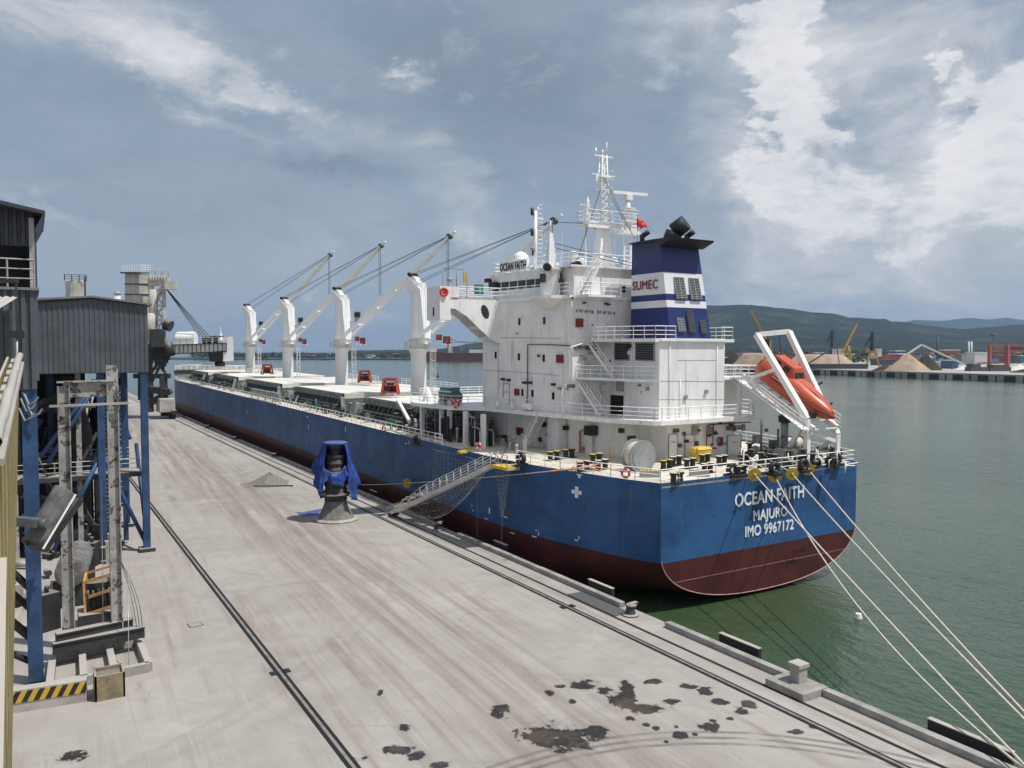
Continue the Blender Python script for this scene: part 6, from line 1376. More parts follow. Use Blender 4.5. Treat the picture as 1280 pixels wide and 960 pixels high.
# ================================================================ DECK CRANES
def crane(i,yc,kl,tz):
    B=Vector((CX,Y0+yc,ZD)); d=Vector((.496,-.868,0)); sd=Vector((.868,.496,0)); up=Vector((0,0,1))
    def C(s,w_,z): return B+d*s+sd*w_+up*z
    a=MB(); prof=[(-1.2,0),(1.65,0),(.8,7.0),(-1.2,8.9)]; z0=10.7
    a.lathe([(1.12,0),(1.12,7.9)],C(0,0,z0),32); a.extr([C(s,-.98,z0+z) for s,z in ((.1,0),(1.75,0),(1.0,7.0),(.1,7.6))],sd*1.96); a.extr([C(s,-.55,z0+z) for s,z in ((-1.0,7.85),(.3,7.85),(-.3,8.7),(-1.0,9.0))],sd*1.1)
    
    for w_ in (-1.2,1.12): a.extr([C(s,w_,z0+z) for s,z in ((-1.2,6.6),(1.0,6.3),(.9,7.1),(-1.2,9.0))],sd*.08)
    h=a.build('deck_crane',M['whitec'],SHIP)
    a=MB(); a.lathe([(1.14,0),(1.12,8.4),(1.42,9.1),(1.46,9.9),(1.42,10.0),(1.42,10.6),(1.3,10.68)],B,24); 
    a.build('pedestal',M['whitec'],h)
    a=MB(); a.lathe([(2.1,9.1),(2.1,9.2)],B,20); a.rail([B+Vector((2.0*math.cos(t_),2.0*math.sin(t_),9.2)) for t_ in [k*math.pi/6 for k in range(13)]],1.0,1.0,.04)
    # ladder cage on the starboard side of the pedestal
    for s_ in (-.3,.3): a.tube(B+Vector((2.0,s_,0)),B+Vector((2.0,s_,9.2)),.05,n=4); a.tube(B+Vector((2.6,s_,0)),B+Vector((2.6,s_,9.2)),.04,n=4)
    for k in range(22): a.tube(B+Vector((2.0,-.3,.4+k*.4)),B+Vector((2.0,.3,.4+k*.4)),.03,n=4)
    for k in range(7): a.tube(B+Vector((2.0,0,1+k*1.3)),B+Vector((2.6,0,1+k*1.3)),.03,n=4)
    a.build('ladder_cage',M['rail'],h)
    a=MB(); a.extr([C(s,w_,z0-.15) for s,w_ in ((-1.4,-2.2),(3.4,-2.2),(3.4,-1.2),(-1.4,-1.2))],up*.1); a.extr([C(s,w_,z0-.9) for s,w_ in ((.5,-1),(5.2,-1),(5.2,.6),(.5,.6))],up*.12); a.build('service_platform',M['rail'],h)
    a=MB(); p=C(3.4,.2,z0+.1); a.cbox(p,.55,.8,.8,0); a.cbox(C(5.0,-.2,z0-.3),.7,.9,1.1); a.build('hook_block',M['red'],h)
    a=MB(); p=C(2.4,1.7,z0+4.2); a.cbox(p-up*.2,1.0,1.1,1.9,-TH); cab=a.build('operator_cab',M['mgrey'],h); a=MB(); a.cbox(p+Vector((-.1,-.1,.2)),1.02,1.15,.8,-TH); a.build('cab_window',M['glass'],cab)
    a=MB(); pv=[C(1.6,-1.05,z0+.7),C(1.6,1.05,z0+.7)]; tip=C(24.2*kl-1.0,0,tz-ZD-.8); tips=[tip-sd*.28,tip+sd*.28]
    for P_,T_ in zip(pv,tips):
        a.hexa([P_-sd*.22-up*.3,P_+sd*.22-up*.3,P_+sd*.22+up*.3,P_-sd*.22+up*.3,T_-sd*.16-up*.22,T_+sd*.16-up*.22,T_+sd*.16+up*.22,T_-sd*.16+up*.22])
        m1=P_.lerp(T_,.5)
        a.beam(P_.lerp(T_,.15),P_.lerp(T_,.85),.42,.62)
    for f in (.12,.3,.48,.66,.84,.98): a.beam(pv[0].lerp(tips[0],f),pv[1].lerp(tips[1],f),.25,.3)
    dj=(tip-(pv[0]+pv[1])/2).normalized(); a.beam(tip,tip+dj*1.4,.35,.35)
    jb=a.build('jib',M['dome'],h)
    a=MB(); a.tube(tip-sd*.4+up*.1,tip+sd*.4+up*.1,.45,n=12); a.cbox(tip-dj*1.2+up*.4,.5,.5,.4); a.build('jib_sheave',M['dgrey'],jb)
    a=MB(); top=C(-1.0,0,z0+9.0)
    for w_,dz in ((-.7,0),(-.25,-.15),(.25,-.8),(.7,-1.0)): a.tube(top+sd*w_+up*dz+d*(.9 if dz<-.3 else 0),tip+sd*w_*.9+up*(.2+.3*w_),.034,n=4,cap=False)
    for w_ in (-.25,.25): a.tube(tip+sd*w_-dj*.4,tip+sd*w_-dj*.4-up*9.5,.045,n=4,cap=False)
    a.build('luffing_wire',M['wire'],h)
    a=MB(); a.tube(top+sd*-.9+up*.05,top+sd*.9+up*.05,.32,n=12); a.build('top_sheave',M['black'],h)
    return h
for i,(yc,kl,tz) in enumerate(((63.9,.934,33.2),(97.1,1.0,34.9),(132.1,1.10,36.9),(166.8,1.153,38.3))): crane(i,yc,kl,tz)
# ================================================================ GRABS ON THE HATCHES
def grab(px,py,label,s=1.0):
    p=at(px,py,z=ZD+hz+.35+.006*(at(px,py,z=ZD+hz).y-Y0)); t=shipthing('cargo_grab',label,'grab',p,group='red cargo grabs on the hatch covers')
    a=MB(); b,tp_,h=1.35*s,.95*s,2.5*s
    cs=[(-1,-1),(1,-1),(1,1),(-1,1)]
    lo=[p+Rt*(x_*b)+Vector((Fw.x,Fw.y,0))*(y_*.9*s) for x_,y_ in cs]; hi=[p+Rt*(x_*tp_)+Vector((Fw.x,Fw.y,0))*(y_*.6*s)+Vector((0,0,h)) for x_,y_ in cs]
    for l_,h_ in zip(lo,hi): a.beam(l_,h_,.3*s)
    for k in range(4): a.beam(hi[k],hi[(k+1)%4],.42*s); a.beam(lo[k]+Vector((0,0,.3)),lo[(k+1)%4]+Vector((0,0,.3)),.22*s)
    a.beam(lo[0].lerp(hi[0],.6),lo[1].lerp(hi[1],.6),.2*s); a.build('frame',M['grab'],t)
    a=MB()
    for sg in (-1,1): a.hexa([p+Rt*(sg*.1)-Rt*.0+Vector((0,-.7*s,.3)),p+Rt*(sg*.95*s)+Vector((0,-.7*s,.5)),p+Rt*(sg*.95*s)+Vector((0,.7*s,.5)),p+Rt*(sg*.1)+Vector((0,.7*s,.3)),p+Rt*(sg*.1)+Vector((0,-.5*s,1.7*s)),p+Rt*(sg*.6*s)+Vector((0,-.5*s,1.6*s)),p+Rt*(sg*.6*s)+Vector((0,.5*s,1.6*s)),p+Rt*(sg*.1)+Vector((0,.5*s,1.7*s))])
    a.build('jaw',M['ldark'],t)
    a=MB(); a.tube(p+Vector((0,0,1.6*s))-Rt*.5,p+Vector((0,0,1.6*s))+Rt*.5,.35*s,n=12); a.build('sheave_block',M['black'],t)
grab(488,493,'red cargo grab on the nearest hatch cover, right of the third crane',.8); grab(456,478,'red cargo grab just right of the third crane pedestal',.78); grab(334,468,'farthest red cargo grab, between the two distant cranes',.8)
# ================================================================ GANGWAY
M['alu']=paint('gangway_aluminium',(.58,.57,.54),.5,var=.2)
gt=at(648,586,x=33.0); gt=Vector((32.9,gt.y,gt.z)); gf=at(492,641,z=.35); print('gang',gt,gf)
gh=at(611,590,x=32.9); 
t=thing('gangway','grey aluminium gangway sloping from the quay up to the ship side, draped with netting','gangway',gf)
top_=Vector((32.75,at(618,581,x=32.75).y,at(618,581,x=32.75).z)); ft=gf
dg_=(top_-ft).normalized(); sg_=Vector((-dg_.y,dg_.x,0)).normalized()*.42
a=MB(); 
for s_ in (-1,1): a.beam(ft+sg_*s_,top_+sg_*s_,.09,.30)
n=46
for k in range(n): c=ft.lerp(top_,(k+.5)/n); a.beam(c-sg_,c+sg_,.24,.04)
a.build('walkway',M['alu'],t)
a=MB()
f0=.33
for s_ in (-1,1):
    for h_ in (1.05,.55): a.tube(ft.lerp(top_,f0)+sg_*s_+Vector((0,0,h_)),top_+sg_*s_+Vector((0,0,h_)),.03,n=5,cap=False)
    a.tube(ft.lerp(top_,.0)+sg_*s_+Vector((0,0,.15)),ft.lerp(top_,f0)+sg_*s_+Vector((0,0,1.05)),.02,n=4)
    for k in range(11): c=ft.lerp(top_,f0+(1-f0)*k/10)+sg_*s_; a.tube(c,c+Vector((0,0,1.05)),.03,n=5)
a.build('hand_rail',M['alu'],t)
a=MB(); a.tube(ft-sg_*1.3+Vector((0,0,-.1)),ft+sg_*1.3+Vector((0,0,-.1)),.2,n=12); a.build('foot_roller',M['dustb'],t)
# platform at the top
pl_=Vector((32.85,top_.y-1.3,top_.z-.05))
a=MB(); a.box(32.3,33.5,top_.y-2.8,top_.y+.1,top_.z-.12,top_.z); a.build('head_platform',M['gsteel'],t)
a=MB(); a.box(32.3,33.5,top_.y-2.75,top_.y-.4,top_.z+.0,top_.z+.10); a.box(32.28,32.3,top_.y-2.8,top_.y,top_.z-.14,top_.z+.1); a.build('yellow_platform_mat',M['yellow'],t)
a=MB(); a.rail([(32.35,top_.y,top_.z),(32.35,top_.y-2.75,top_.z),(33.5,top_.y-2.75,top_.z)],1.1,.9,.03); a.build('platform_rail',M['gsteel'],t)
# nets
rs=random.Random(2)
def netj(p,a_=.09): return Vector(p)+Vector((rs.uniform(-a_,a_),rs.uniform(-a_,a_),rs.uniform(-a_,a_)))
a=MB()
def under(u,v):   # sagging net below the walkway
    f=.02+.93*u; c=ft.lerp(top_,f); w_=2.2*v-1.1; sag=(2.9*math.sin(math.pi*min(1,max(0,(f-.12)/.8)))**.8 if f>.12 else .05)*(1-w_*w_/1.25)
    return netj(c+sg_.normalized()*w_*1.15+Vector((0,0,.5-sag)),.05)
a.net(under,38,8,.008)
def side_(u,v):
    f=.25+.75*u; c=ft.lerp(top_,f)-sg_*1.05; return netj(c+Vector((0,0,1.05-v*1.2)),.05)
a.build('underslung_net',M['net'],t)
a=MB()
def hang(u,v):
    y=at(555,570,x=33.2).y; y0_=at(600,570,x=33.2).y; w_=.5-.0*v; yy=y+2.6+(y0_-y-2.6)*u
    z=ZD-.2-(5.0*(v)*(1-.55*u)); return netj((33.25-.1*math.sin(u*9),yy+.15*math.sin(v*7),z-.25*math.sin(u*math.pi)*(v>.05)),.06)
a.net(hang,14,18,.009); a.build('side_net',M['net'],t)
a=MB()
def cone(u,v):
    y=top_.y-.4-2.3*u*(1-.85*v)-1.1*v*.85; return netj((32.6,y,top_.z-.15-3.9*v),.05)
a.net(cone,8,12,.010); a.tube((32.6,top_.y-1.5,top_.z-4),(32.6,top_.y-1.45,top_.z-6.3),.014,n=3); a.tube((32.7,top_.y+3,top_.z-1.5),(32.7,top_.y+2.9,top_.z-6.6),.014,n=3); a.build('platform_net',M['net'],t)
a=MB()
def heap(u,v): f=-.02+.40*u; c=ft.lerp(top_,f)+Vector((0,0,.15+.55*math.sin(u*3))); return netj(c+sg_*(2.6*v-.4)+Vector((0,0,.15*math.sin(v*9))),.14)
a.net(heap,14,6,.014); a.build('heaped_net',M['rope'],t)
a=MB(); 
a.tube(top_+Vector((.2,-.3,0)),Vector((33.8,top_.y-1,ZD+2.2)),.03,n=4); a.tube(Vector((33.9,top_.y+1,ZD+.2)),top_+Vector((-.1,.1,1)),.03,n=4); a.build('hoist_wire',M['wire'],t)
# ================================================================ MOORING LINES
def rope(name,pts,sag,label,r_=.055,parent=None,guard=None):
    A,B=Vector(pts[0]),Vector(pts[1]); t=thing('mooring_line',label,'mooring rope',A,'mooring ropes of the blue ship'); a=MB()
    P_=[A.lerp(B,k/28)-Vector((0,0,sag*4*(k/28)*(1-k/28))) for k in range(29)]
    a.path(P_,r_,6); a.build('rope',M['rope'],t)
    if guard is not None:
        i=guard; d=(P_[min(28,int(i)+1)]-P_[int(i)]).normalized(); c=P_[int(i)].lerp(P_[int(i)+1],i%1)
        g_=thing('rat_guard',guard_l[len(gd)],'rat guard',c,'yellow rat guards on the mooring ropes'); gd.append(1)
        a=MB(); a.lathe([(.50,-.03),(.50,.02)],c,20,axis=d); a.build('disc',M['yellow'],g_)
        a=MB(); a.lathe([(.12,.0),(.12,.35)],c,12,axis=d); a.build('sleeve',M['ystruct'],g_)
gd=[]; guard_l=['yellow rat guard disc on the port-most stern line, left of the others','second yellow rat guard disc from the left across the stern','third yellow rat guard disc from the left across the stern','yellow rat guard disc on the stern line nearest the lifeboat','lone yellow rat guard disc on the line beyond the blue tarpaulin chute']
bolA=Vector((XE-.75,14.5,.65)); bolB=Vector((XE-.75,12.0,.65))
for (px,py,E,sg0,lb) in ((941,591,bolA,.1,'pale mooring line from the port-most stern fairlead, crossing its neighbour on the way down'),(967,592,bolA+Vector((0,.1,.0)),1.9,'pale mooring line from the second stern fairlead, lowest of the four at the right edge'),(988,590,bolB,.3,'pale mooring line from the third stern fairlead, converging with the outermost line'),(1008,584,bolB+Vector((.1,0,0)),.35,'outermost pale mooring line, from the stern fairlead nearest the lifeboat')):
    p=at(px,py,y=Y0-.45); rope('mooring_line',(p,E),sg0,lb,.05,guard=.35)
    a=MB(); a.tube(p,Vector((p.x-.1,Y0+1.6,ZD+.75)),.05,n=6); tag(a.build('rope_lead',M['rope']),lb.replace('pale mooring line','inboard lead of the mooring line').split(',')[0],'mooring rope','mooring ropes of the blue ship')
A=at(509,604,x=32.9); F1=at(745,583,x=34.2); 
rope('mooring_line',(F1,A),.1,'pale line led forward along the port side under the gangway head',.045)
rope('mooring_line',(A,at(440,606,x=31.0)),.05,'short pale line from the yellow disc towards the tarpaulin chute',.035,guard=.1)
for o in list(COL.objects):
    if o.parent is None and o.name.startswith(('rescue_boat','covered_davit_winch','national_flag')): o.location.z+=.2

# ---- one mesh per piece: lift apart parts that were modelled in one go
def islands(me):
    pr=list(range(len(me.vertices)))
    def fd(i):
        while pr[i]!=i: pr[i]=pr[pr[i]]; i=pr[i]
        return i
    for e in me.edges:
        a_,b_=fd(e.vertices[0]),fd(e.vertices[1])
        if a_!=b_: pr[a_]=b_
    g={}
    for v in me.vertices: g.setdefault(fd(v.index),[]).append(v.index)
    L=[]
    for vs_ in g.values():
        cs=[me.vertices[i].co for i in vs_]; L.append([set(vs_),[min(c[k] for c in cs)-.04 for k in range(3)],[max(c[k] for c in cs)+.04 for k in range(3)]])
    ch=True
    while ch:
        ch=False
        for i in range(len(L)):
            for j in range(i+1,len(L)):
                if all(L[i][1][k]<=L[j][2][k] and L[j][1][k]<=L[i][2][k] for k in range(3)):
                    L[i]=[L[i][0]|L[j][0],[min(L[i][1][k],L[j][1][k]) for k in range(3)],[max(L[i][2][k],L[j][2][k]) for k in range(3)]]; L.pop(j); ch=True; break
            if ch: break
    return [l[0] for l in L]
SPLIT={'davit_leg','pillar','guard_rail','machinery','bridge_window','cabin_window','console_window','red_lamp','search_light','wall_lamp','deck_lamp','flood_lamp','wall_fitting','winch_drum','bogie_wheel','davit_sheave','side_aerial','buffer','diagonal_brace','exhaust_pipe','roof_aerial','signal_light','ducts_and_dark_backing','windlass_gear','bitt_top','deck_rail','side_mark','hull_mark','folded_gear','hook_block','platform','portal_leg','service_platform'}
for o in list(COL.objects):
    if o.type=='MESH' and o.name.split('.')[0] in SPLIT:
        gs=islands(o.data)
        if not 2<=len(gs)<=40: continue
        me=o.data
        for gi,g_ in enumerate(gs):
            mp={}; vs_=[]; fs_=[]; mi=[]; sm2=[]
            for p in me.polygons:
                if p.vertices[0] in g_:
                    f=[]
                    for v in p.vertices:
                        if v not in mp: mp[v]=len(vs_); vs_.append(tuple(me.vertices[v].co))
                        f.append(mp[v])
                    fs_.append(f); mi.append(p.material_index); sm2.append(p.use_smooth)
            nm=bpy.data.meshes.new(o.name.split('.')[0]); nm.from_pydata(vs_,[],fs_)
            for m_2 in me.materials: nm.materials.append(m_2)
            nm.polygons.foreach_set('material_index',mi); nm.polygons.foreach_set('use_smooth',sm2); nm.update()
            if gi==0: first=nm
            else:
                c_=o.copy(); c_.data=nm; COL.objects.link(c_)
        o.data=first
# ================================================================ FAR SHORES
p1=at(1011,468,z=WZ); p2=at(1280,478,z=WZ); dv_=(p2-p1); LZ=1.8
def L1(f): return p1+dv_*f
A,B=L1(-.9),L1(2.2)
farA=Vector((A.x+2600,A.y+3300,0)); farB=Vector((B.x+5200,B.y+2600,0)); rC=ray(846,440); farC=Vector((rC.x,rC.y,0))*2600+Vector((0,0,0))
a=MB(); a.prism([(A.x,A.y),(B.x,B.y),(farB.x,farB.y),(farA.x,farA.y),(farC.x,farC.y)],-6,LZ); struct(a.build('far_quay_ground',M['fconc']))
a=MB(); nrm=Vector((dv_.y,-dv_.x,0)).normalized(); 
for k in range(60):
    c=L1(-.85+k*.05); a.cbox((c.x+nrm.x*.25,c.y+nrm.y*.25,WZ),.6+6*(k%2==0),.5,LZ-WZ-.9,math.atan2(dv_.y,dv_.x),base=True)
tag(a.build('quay_fender_wall',M['black']),'dark fendered face of the far quay across the water','quay wall')
# hills
prof=[(430,438),(540,437.5),(565,434),(585,429),(604,427),(640,420),(700,405),(800,389),(880,382.5),(925,381),(985,385),(1010,389),(1040,391),(1060,397),(1105,398),(1112,401),(1126,402),(1145,405),(1180,409),(1205,410.5),(1230,407.5),(1260,405),(1280,405.5),(1400,401),(1600,409),(1900,425),(2300,432)]
prof2=[(1000,412),(1100,405),(1130,402.5),(1142,400.5),(1160,400),(1190,400.5),(1208,399),(1225,399),(1240,400.5),(1258,399),(1280,400),(1350,396),(1500,404),(1800,415),(2200,432)]
def hills(name,prof,D,D0,seed,amp,lab=None):
    a=MB(); a.smooth=True; cols=[]; px=prof[0][0]; ROW=22
    while px<=prof[-1][0]:
        py=interp(prof,px); rr=Fw+Rt*((px-640)/1000); rr=Vector((rr.x,rr.y,0)); 
        H=(438-py)/1000*D+16; col=[]
        for k in range(ROW+1):
            f=k/ROW; d_=D0+(D-D0)*f; 
            if k>16: d_=D+(f-16/ROW)*D*.6
            ff=min(1,k/16); h=H*(ff**1.3*.72+.28*ff*ff)
            if k>16: h=H*(1-(k-16)/6*.9)
            d_=D0+(D-D0)*min(1,k/16) if k<=16 else D+(k-16)*D*.05
            q=CAM+rr*d_; n_=noise.fractal(Vector((q.x*.0022,q.y*.0022,seed)),1,2,5); n2=noise.noise(Vector((q.x*.02,q.y*.02,seed)))+.6*noise.noise(Vector((q.x*.07,q.y*.07,seed)))
            col.append((q.x,q.y,LZ-2+max(0,h*(1+.22*n_*(1-ff*.8)) + (amp*n_*.25+n2*amp*.12)*(ff>0.05))))
        cols.append(a.pts(col)); px+=3
    for i in range(len(cols)-1):
        for k in range(ROW): a.face((cols[i]+k,cols[i+1]+k,cols[i+1]+k+1,cols[i]+k+1))
    return struct(a.build(name,M['hill']))
hills('hills',prof,4200,2300,3.3,16); hills('hills_beyond',prof2,9500,7000,8.1,26)
def fat(px,py=460): return at(px,py,z=LZ)
def cone_pile(px0,px1,pyb,pyt,mt,label,stretch=1.0):
    pc=(px0+px1)/2; c=fat(pc,pyb); Z=(c-CAM).dot(Fw); r_=(px1-px0)/2000*Z; c=c+Vector((Fw.x,Fw.y,0))*r_*.55; h=(pyb-pyt)/1000*Z*1.02
    a=MB(); a.smooth=True; n=36; rg=[]
    for i in range(11):
        f=1-i/10; rg.append(a.pts([(c.x+Rt.x*math.cos(t_)*r_*f+Fw.x*math.sin(t_)*r_*.6*f+(0 if stretch==1 else 0),c.y+Rt.y*math.cos(t_)*r_*f+Fw.y*math.sin(t_)*r_*.6*f,LZ+h*(min(1,(1-f)*stretch)+.03*noise.noise(Vector((math.cos(t_)*f*4,math.sin(t_)*f*4,px0))))) for t_ in [2*math.pi*k/n for k in range(n)]]))
    for i in range(10):
        for k in range(n): j=(k+1)%n; a.face((rg[i]+k,rg[i]+j,rg[i+1]+j,rg[i+1]+k))
    tag(a.build('bulk_pile',M[mt]),label,'pile')
cone_pile(1113,1172,464,442,'sand','tall pale sand coloured cone of bulk cargo on the far quay')
cone_pile(1142,1184,463,441,'coal','dark brown heap just right of the tall pale cone')
cone_pile(1094,1128,463.5,455,'coal','small reddish brown heap at the left foot of the tall pale cone')
cone_pile(985,1086,460,443.5,'sand','long flat topped pale pile on the far quay right of the lifeboat davit',2.2)
cone_pile(918,985,459.5,442,'sand','long pale pile seen behind the lifeboat davit',2.0)
cone_pile(1198,1232,462,455,'farwht','low whitish heap under the sloping conveyor')
cone_pile(1262,1300,463,456,'farwht','low whitish heap at the right edge of the view')
cone_pile(1268,1310,466,461,'coal','small brown heap at the right edge on the far quay')
def fbox(mb,px0,px1,py0,py1,D,dep=12):
    P=[at(px0,py1,d=D),at(px1,py1,d=D)]; zb=P[0].z; zt_=at(px0,py0,d=D).z; f=Vector((Fw.x,Fw.y,0)).normalized()*dep
    q=[P[0],P[1],P[1]+f,P[0]+f]; mb.hexa([(v.x,v.y,max(LZ,zb) if zb<zt_ else LZ) for v in q]+[(v.x,v.y,zt_) for v in q])
def fbeam(mb,x0,y0,x1,y1,D,w_): mb.beam(at(x0,y0,d=D),at(x1,y1,d=D),w_)
a=MB(); fbeam(a,1126,448,1152,431,560,1.1); fbeam(a,1152,431,1222,463,560,1.1); t=thing('stacking_conveyor','pale inclined conveyor rising to a peak over the tall sand cone','conveyor',at(1152,463,d=560))
a.build('conveyor_belt',M['farwht'],t); a=MB(); fbeam(a,1152,431,1157,461,566,.5); fbeam(a,1190,448,1190,462,562,.5); a.build('trestle',M['dgrey'],t)
t=thing('gantry_frame','faded red gantry frame standing at the right end of the far quay','gantry',at(1250,460,d=560)); a=MB()
for (x0,y0,x1,y1,w_) in ((1237,431,1237,457,2.0),(1259,431,1259,457,2.6),(1261,431,1261,457,1.2),(1236,432,1330,432,1.5),(1236,439,1258,439,1.3),(1262,439,1330,439,1.6),(1222,454,1262,453,1.0),(1300,431,1300,457,2.4)): fbeam(a,x0,y0,x1,y1,560,w_)
a.build('frame',M['pred'],t); a=MB(); fbox(a,1263,1279,433,438,563,5); a.build('cab',M['dgrey'],t)
def harbour_crane(px,D,label,base_c,ytop,jib,mt_jib,hw=8):
    t=thing('harbour_crane',label,'crane',at(px,460,d=D),'cranes on the far quay'); k=D/600
    a=MB(); 
    for s_ in (-hw,hw): fbeam(a,px+s_,458,px+s_*.4,440,D,1.2*k); 
    fbeam(a,px-hw*.8,447,px+hw*.8,447,D,1.2*k); fbox(a,px-hw*.7,px+hw*.7,437,441,D,6); a.build('portal',M[base_c],t)
    a=MB(); fbeam(a,px,438,px,ytop,D,2.2*k); fbeam(a,px-3,438,px,ytop,D,1.0*k); a.build('tower',M[mt_jib if mt_jib!='fyel' else base_c],t)
    a=MB(); x0,y0,x1,y1=jib; fbeam(a,x0,y0,x1,y1,D,1.4*k); a.build('jib',M[mt_jib],t)
harbour_crane(1091,660,'yellow legged harbour crane with a dark green tower, left of the tall sand cone','fyel',415,(1091,416,1082,432),'fgreen')
harbour_crane(1060,700,'harbour crane with a slanting yellow jib behind the long pale pile','fyel',432,(1053,441,1071,405),'fyel',6)
harbour_crane(961,650,'yellow harbour crane whose jib rises behind the top of the lifeboat davit','fyel',425,(962,432,939,389),'fyel',7)
harbour_crane(1041,900,'dark distant harbour crane between the two yellow jibs','fgreen',413,(1041,414,1033,428),'fgreen',6)
a=MB(); fbeam(a,1000,461,1046,432,610,1.0); fbeam(a,1046,432,1049,455,612,.5); tag(a.build('ship_loading_arm',M['dgrey']),'dark inclined conveyor arm in front of the long pale pile','conveyor')
a=MB()
for (x0,x1,y0,y1) in ((1214,1236,459,466),(1238,1264,459,465.5),(1216,1226,455,460),(1242,1262,456,460)): fbox(a,x0,x1,y0,y1,545,8)
tag(a.build('hopper_wagon',M['dgrey']),'dark low loading machines parked at the edge of the far quay','loader')
a=MB()
for px in (1211,1214.5): a.tube(at(px,455,d=900),at(px,427,d=900),.9,n=8)
tag(a.build('chimney_pair',M['farwht']),'pair of thin pale chimneys in front of the far hill','chimney')
a=MB(); a.tube(at(1172,458,d=800),at(1172,421,d=800),1.0,n=6); tag(a.build('dark_chimney',M['fgreen']),'single dark lattice mast in front of the hill, right of the tall cone','mast')
a=MB(); a.tube(at(1242,450,d=1200),at(1242,421,d=1200),.5,n=6); a.lathe([(2,-1.5),(5,0),(4,2),(1,3)],at(1242,419,d=1200),12); tag(a.build('water_tower',M['fgreen']),'thin dark water tower above the red gantry','water tower')
# harbour-side sheds
named=[(1188,1198,450,461,620,'farblue','blue shed right of the dark heap'),(1176,1190,452,459,640,'farwht','pale shed just behind the dark heap'),(1218,1234,440,456,800,'farwht','white roofed building left of the red gantry'),(1262,1282,444,456,900,'teal','teal green building behind the red gantry'),(1120,1132,438,443,900,'farblue','small blue roofed shed above the left foot of the conveyor'),(1096,1128,449,457,760,'dgrey','long dark shed left of the tall sand cone'),(1180,1200,437,441,1100,'pred','reddish roofed shed on the slope behind the conveyor'),(1095,1102,436,440,700,'farwht','small white cabin beside the yellow legged crane'),(1048,1056,436,440,720,'farwht','small white cabin beside the slanting yellow jib'),(1000,1085,455,460,615,'dgrey','long dark low shed behind the edge of the far quay')]
for (x0,x1,y0,y1,D,mt,lb) in named:
    t=thing('dock_shed',lb,'shed',at((x0+x1)/2,y1,d=D),'buildings on the far shore'); a=MB(); fbox(a,x0,x1,y0+1.2,y1+6,D,14); a.build('wall',M[mt],t); a=MB(); fbox(a,x0-.5,x1+.5,y0,y0+1.2,D-1,16); a.build('roof',M['farwht' if mt!='dgrey' else 'dgrey'],t)
rs=random.Random(4)
for k in range(70):
    px=rs.uniform(900,1330); D=rs.uniform(800,1700); h=rs.uniform(5,11); w_=rs.uniform(8,34)/D*1000
    c=at(px,438,d=D); t=MB(); t.cbox((c.x,c.y,LZ),rs.uniform(10,34),rs.uniform(8,20),h,rs.uniform(-.8,.2),base=True); t.mi=1; t.cbox((c.x,c.y,LZ+h),rs.uniform(12,30),rs.uniform(8,14),1.0,rs.uniform(-.8,.2),base=True)
    o=t.build('far_building',[M[rs.choice(['dgrey','farwht','mgrey','farblue','dgrey','pred','mgrey'])],M[rs.choice(['farwht','mgrey','pred','farblue'])]]); tag(o,'small far building crowded among others under the hill, right of the ship','building','buildings crowded under the hill')
# belt of dark trees along the foot of the hill: reads as one mass
def tree_belt(name,x0,x1,D0_,D1_,hm,n,zb,seed):
    rs=random.Random(seed); a=MB()
    for k in range(n):
        px=rs.uniform(x0,x1); D=rs.uniform(D0_,D1_); c=at(px,438,d=D); h=rs.uniform(.5,1)*hm; r_=h*rs.uniform(.5,1.1)
        for j in range(9):
            o=Vector((rs.uniform(-1,1)*r_,rs.uniform(-1,1)*r_,rs.uniform(.2,1)*h)); e=rs.uniform(.25,.5)*r_
            q=[Vector((c.x,c.y,zb))+o+Vector((rs.uniform(-e,e),rs.uniform(-e,e),rs.uniform(-e,e)*.7)) for _ in range(4)]
            for f in ((0,1,2),(0,2,3),(0,3,1),(1,2,3)): a.poly([q[i] for i in f])
    o=a.build(name,M['foliage']); o['kind']='stuff'; o['label']='distant belt of dark trees'; return o
M['foliage']=paint('dark_foliage',(.028,.048,.024),.9,var=.5,scale=.05)
tree_belt('far_woodland',860,1400,900,2300,12,1500,LZ,1)
# left far shore: low strip with houses and trees
a=MB(); q0,q1=at(150,449.2,z=WZ),at(640,450.3,z=WZ); f=Vector((Fw.x,Fw.y,0)).normalized()
a.prism([(q0.x,q0.y),(q1.x,q1.y),(q1.x+f.x*1500,q1.y+f.y*1500),(q0.x+f.x*1500,q0.y+f.y*1500)],-6,-.6); struct(a.build('far_shore_ground',M['fgreen']))
tree_belt('far_shore_woodland',240,640,1560,2900,10,1500,-.6,2)
rs=random.Random(9)
for k in range(60):
    px=rs.uniform(300,600); D=rs.uniform(1640,2300); c=at(px,438,d=D); h=rs.uniform(3,9); t=MB(); t.cbox((c.x,c.y,-.6),rs.uniform(8,30),rs.uniform(8,16),h,rs.uniform(-1,1),base=True); t.mi=1; t.cbox((c.x,c.y,-.6+h),rs.uniform(8,24),rs.uniform(8,14),1.2,rs.uniform(-1,1),base=True)
    tag(t.build('shore_house',[M[rs.choice(['dgrey','dgrey','mgrey','farwht','dgrey'])],M[rs.choice(['dgrey','mgrey','pred','dgrey'])]]),'tiny house on the low far shore behind the deck cranes','house','houses on the low far shore')
a=MB(); q0,q1=at(285,443.6,z=WZ),at(520,443.2,z=WZ); a.beam(Vector((q0.x,q0.y,-1.5)),Vector((q1.x,q1.y,-1.5)),12,4); tag(a.build('breakwater',M['fgreen']),'long thin breakwater on the horizon behind the deck cranes','breakwater')
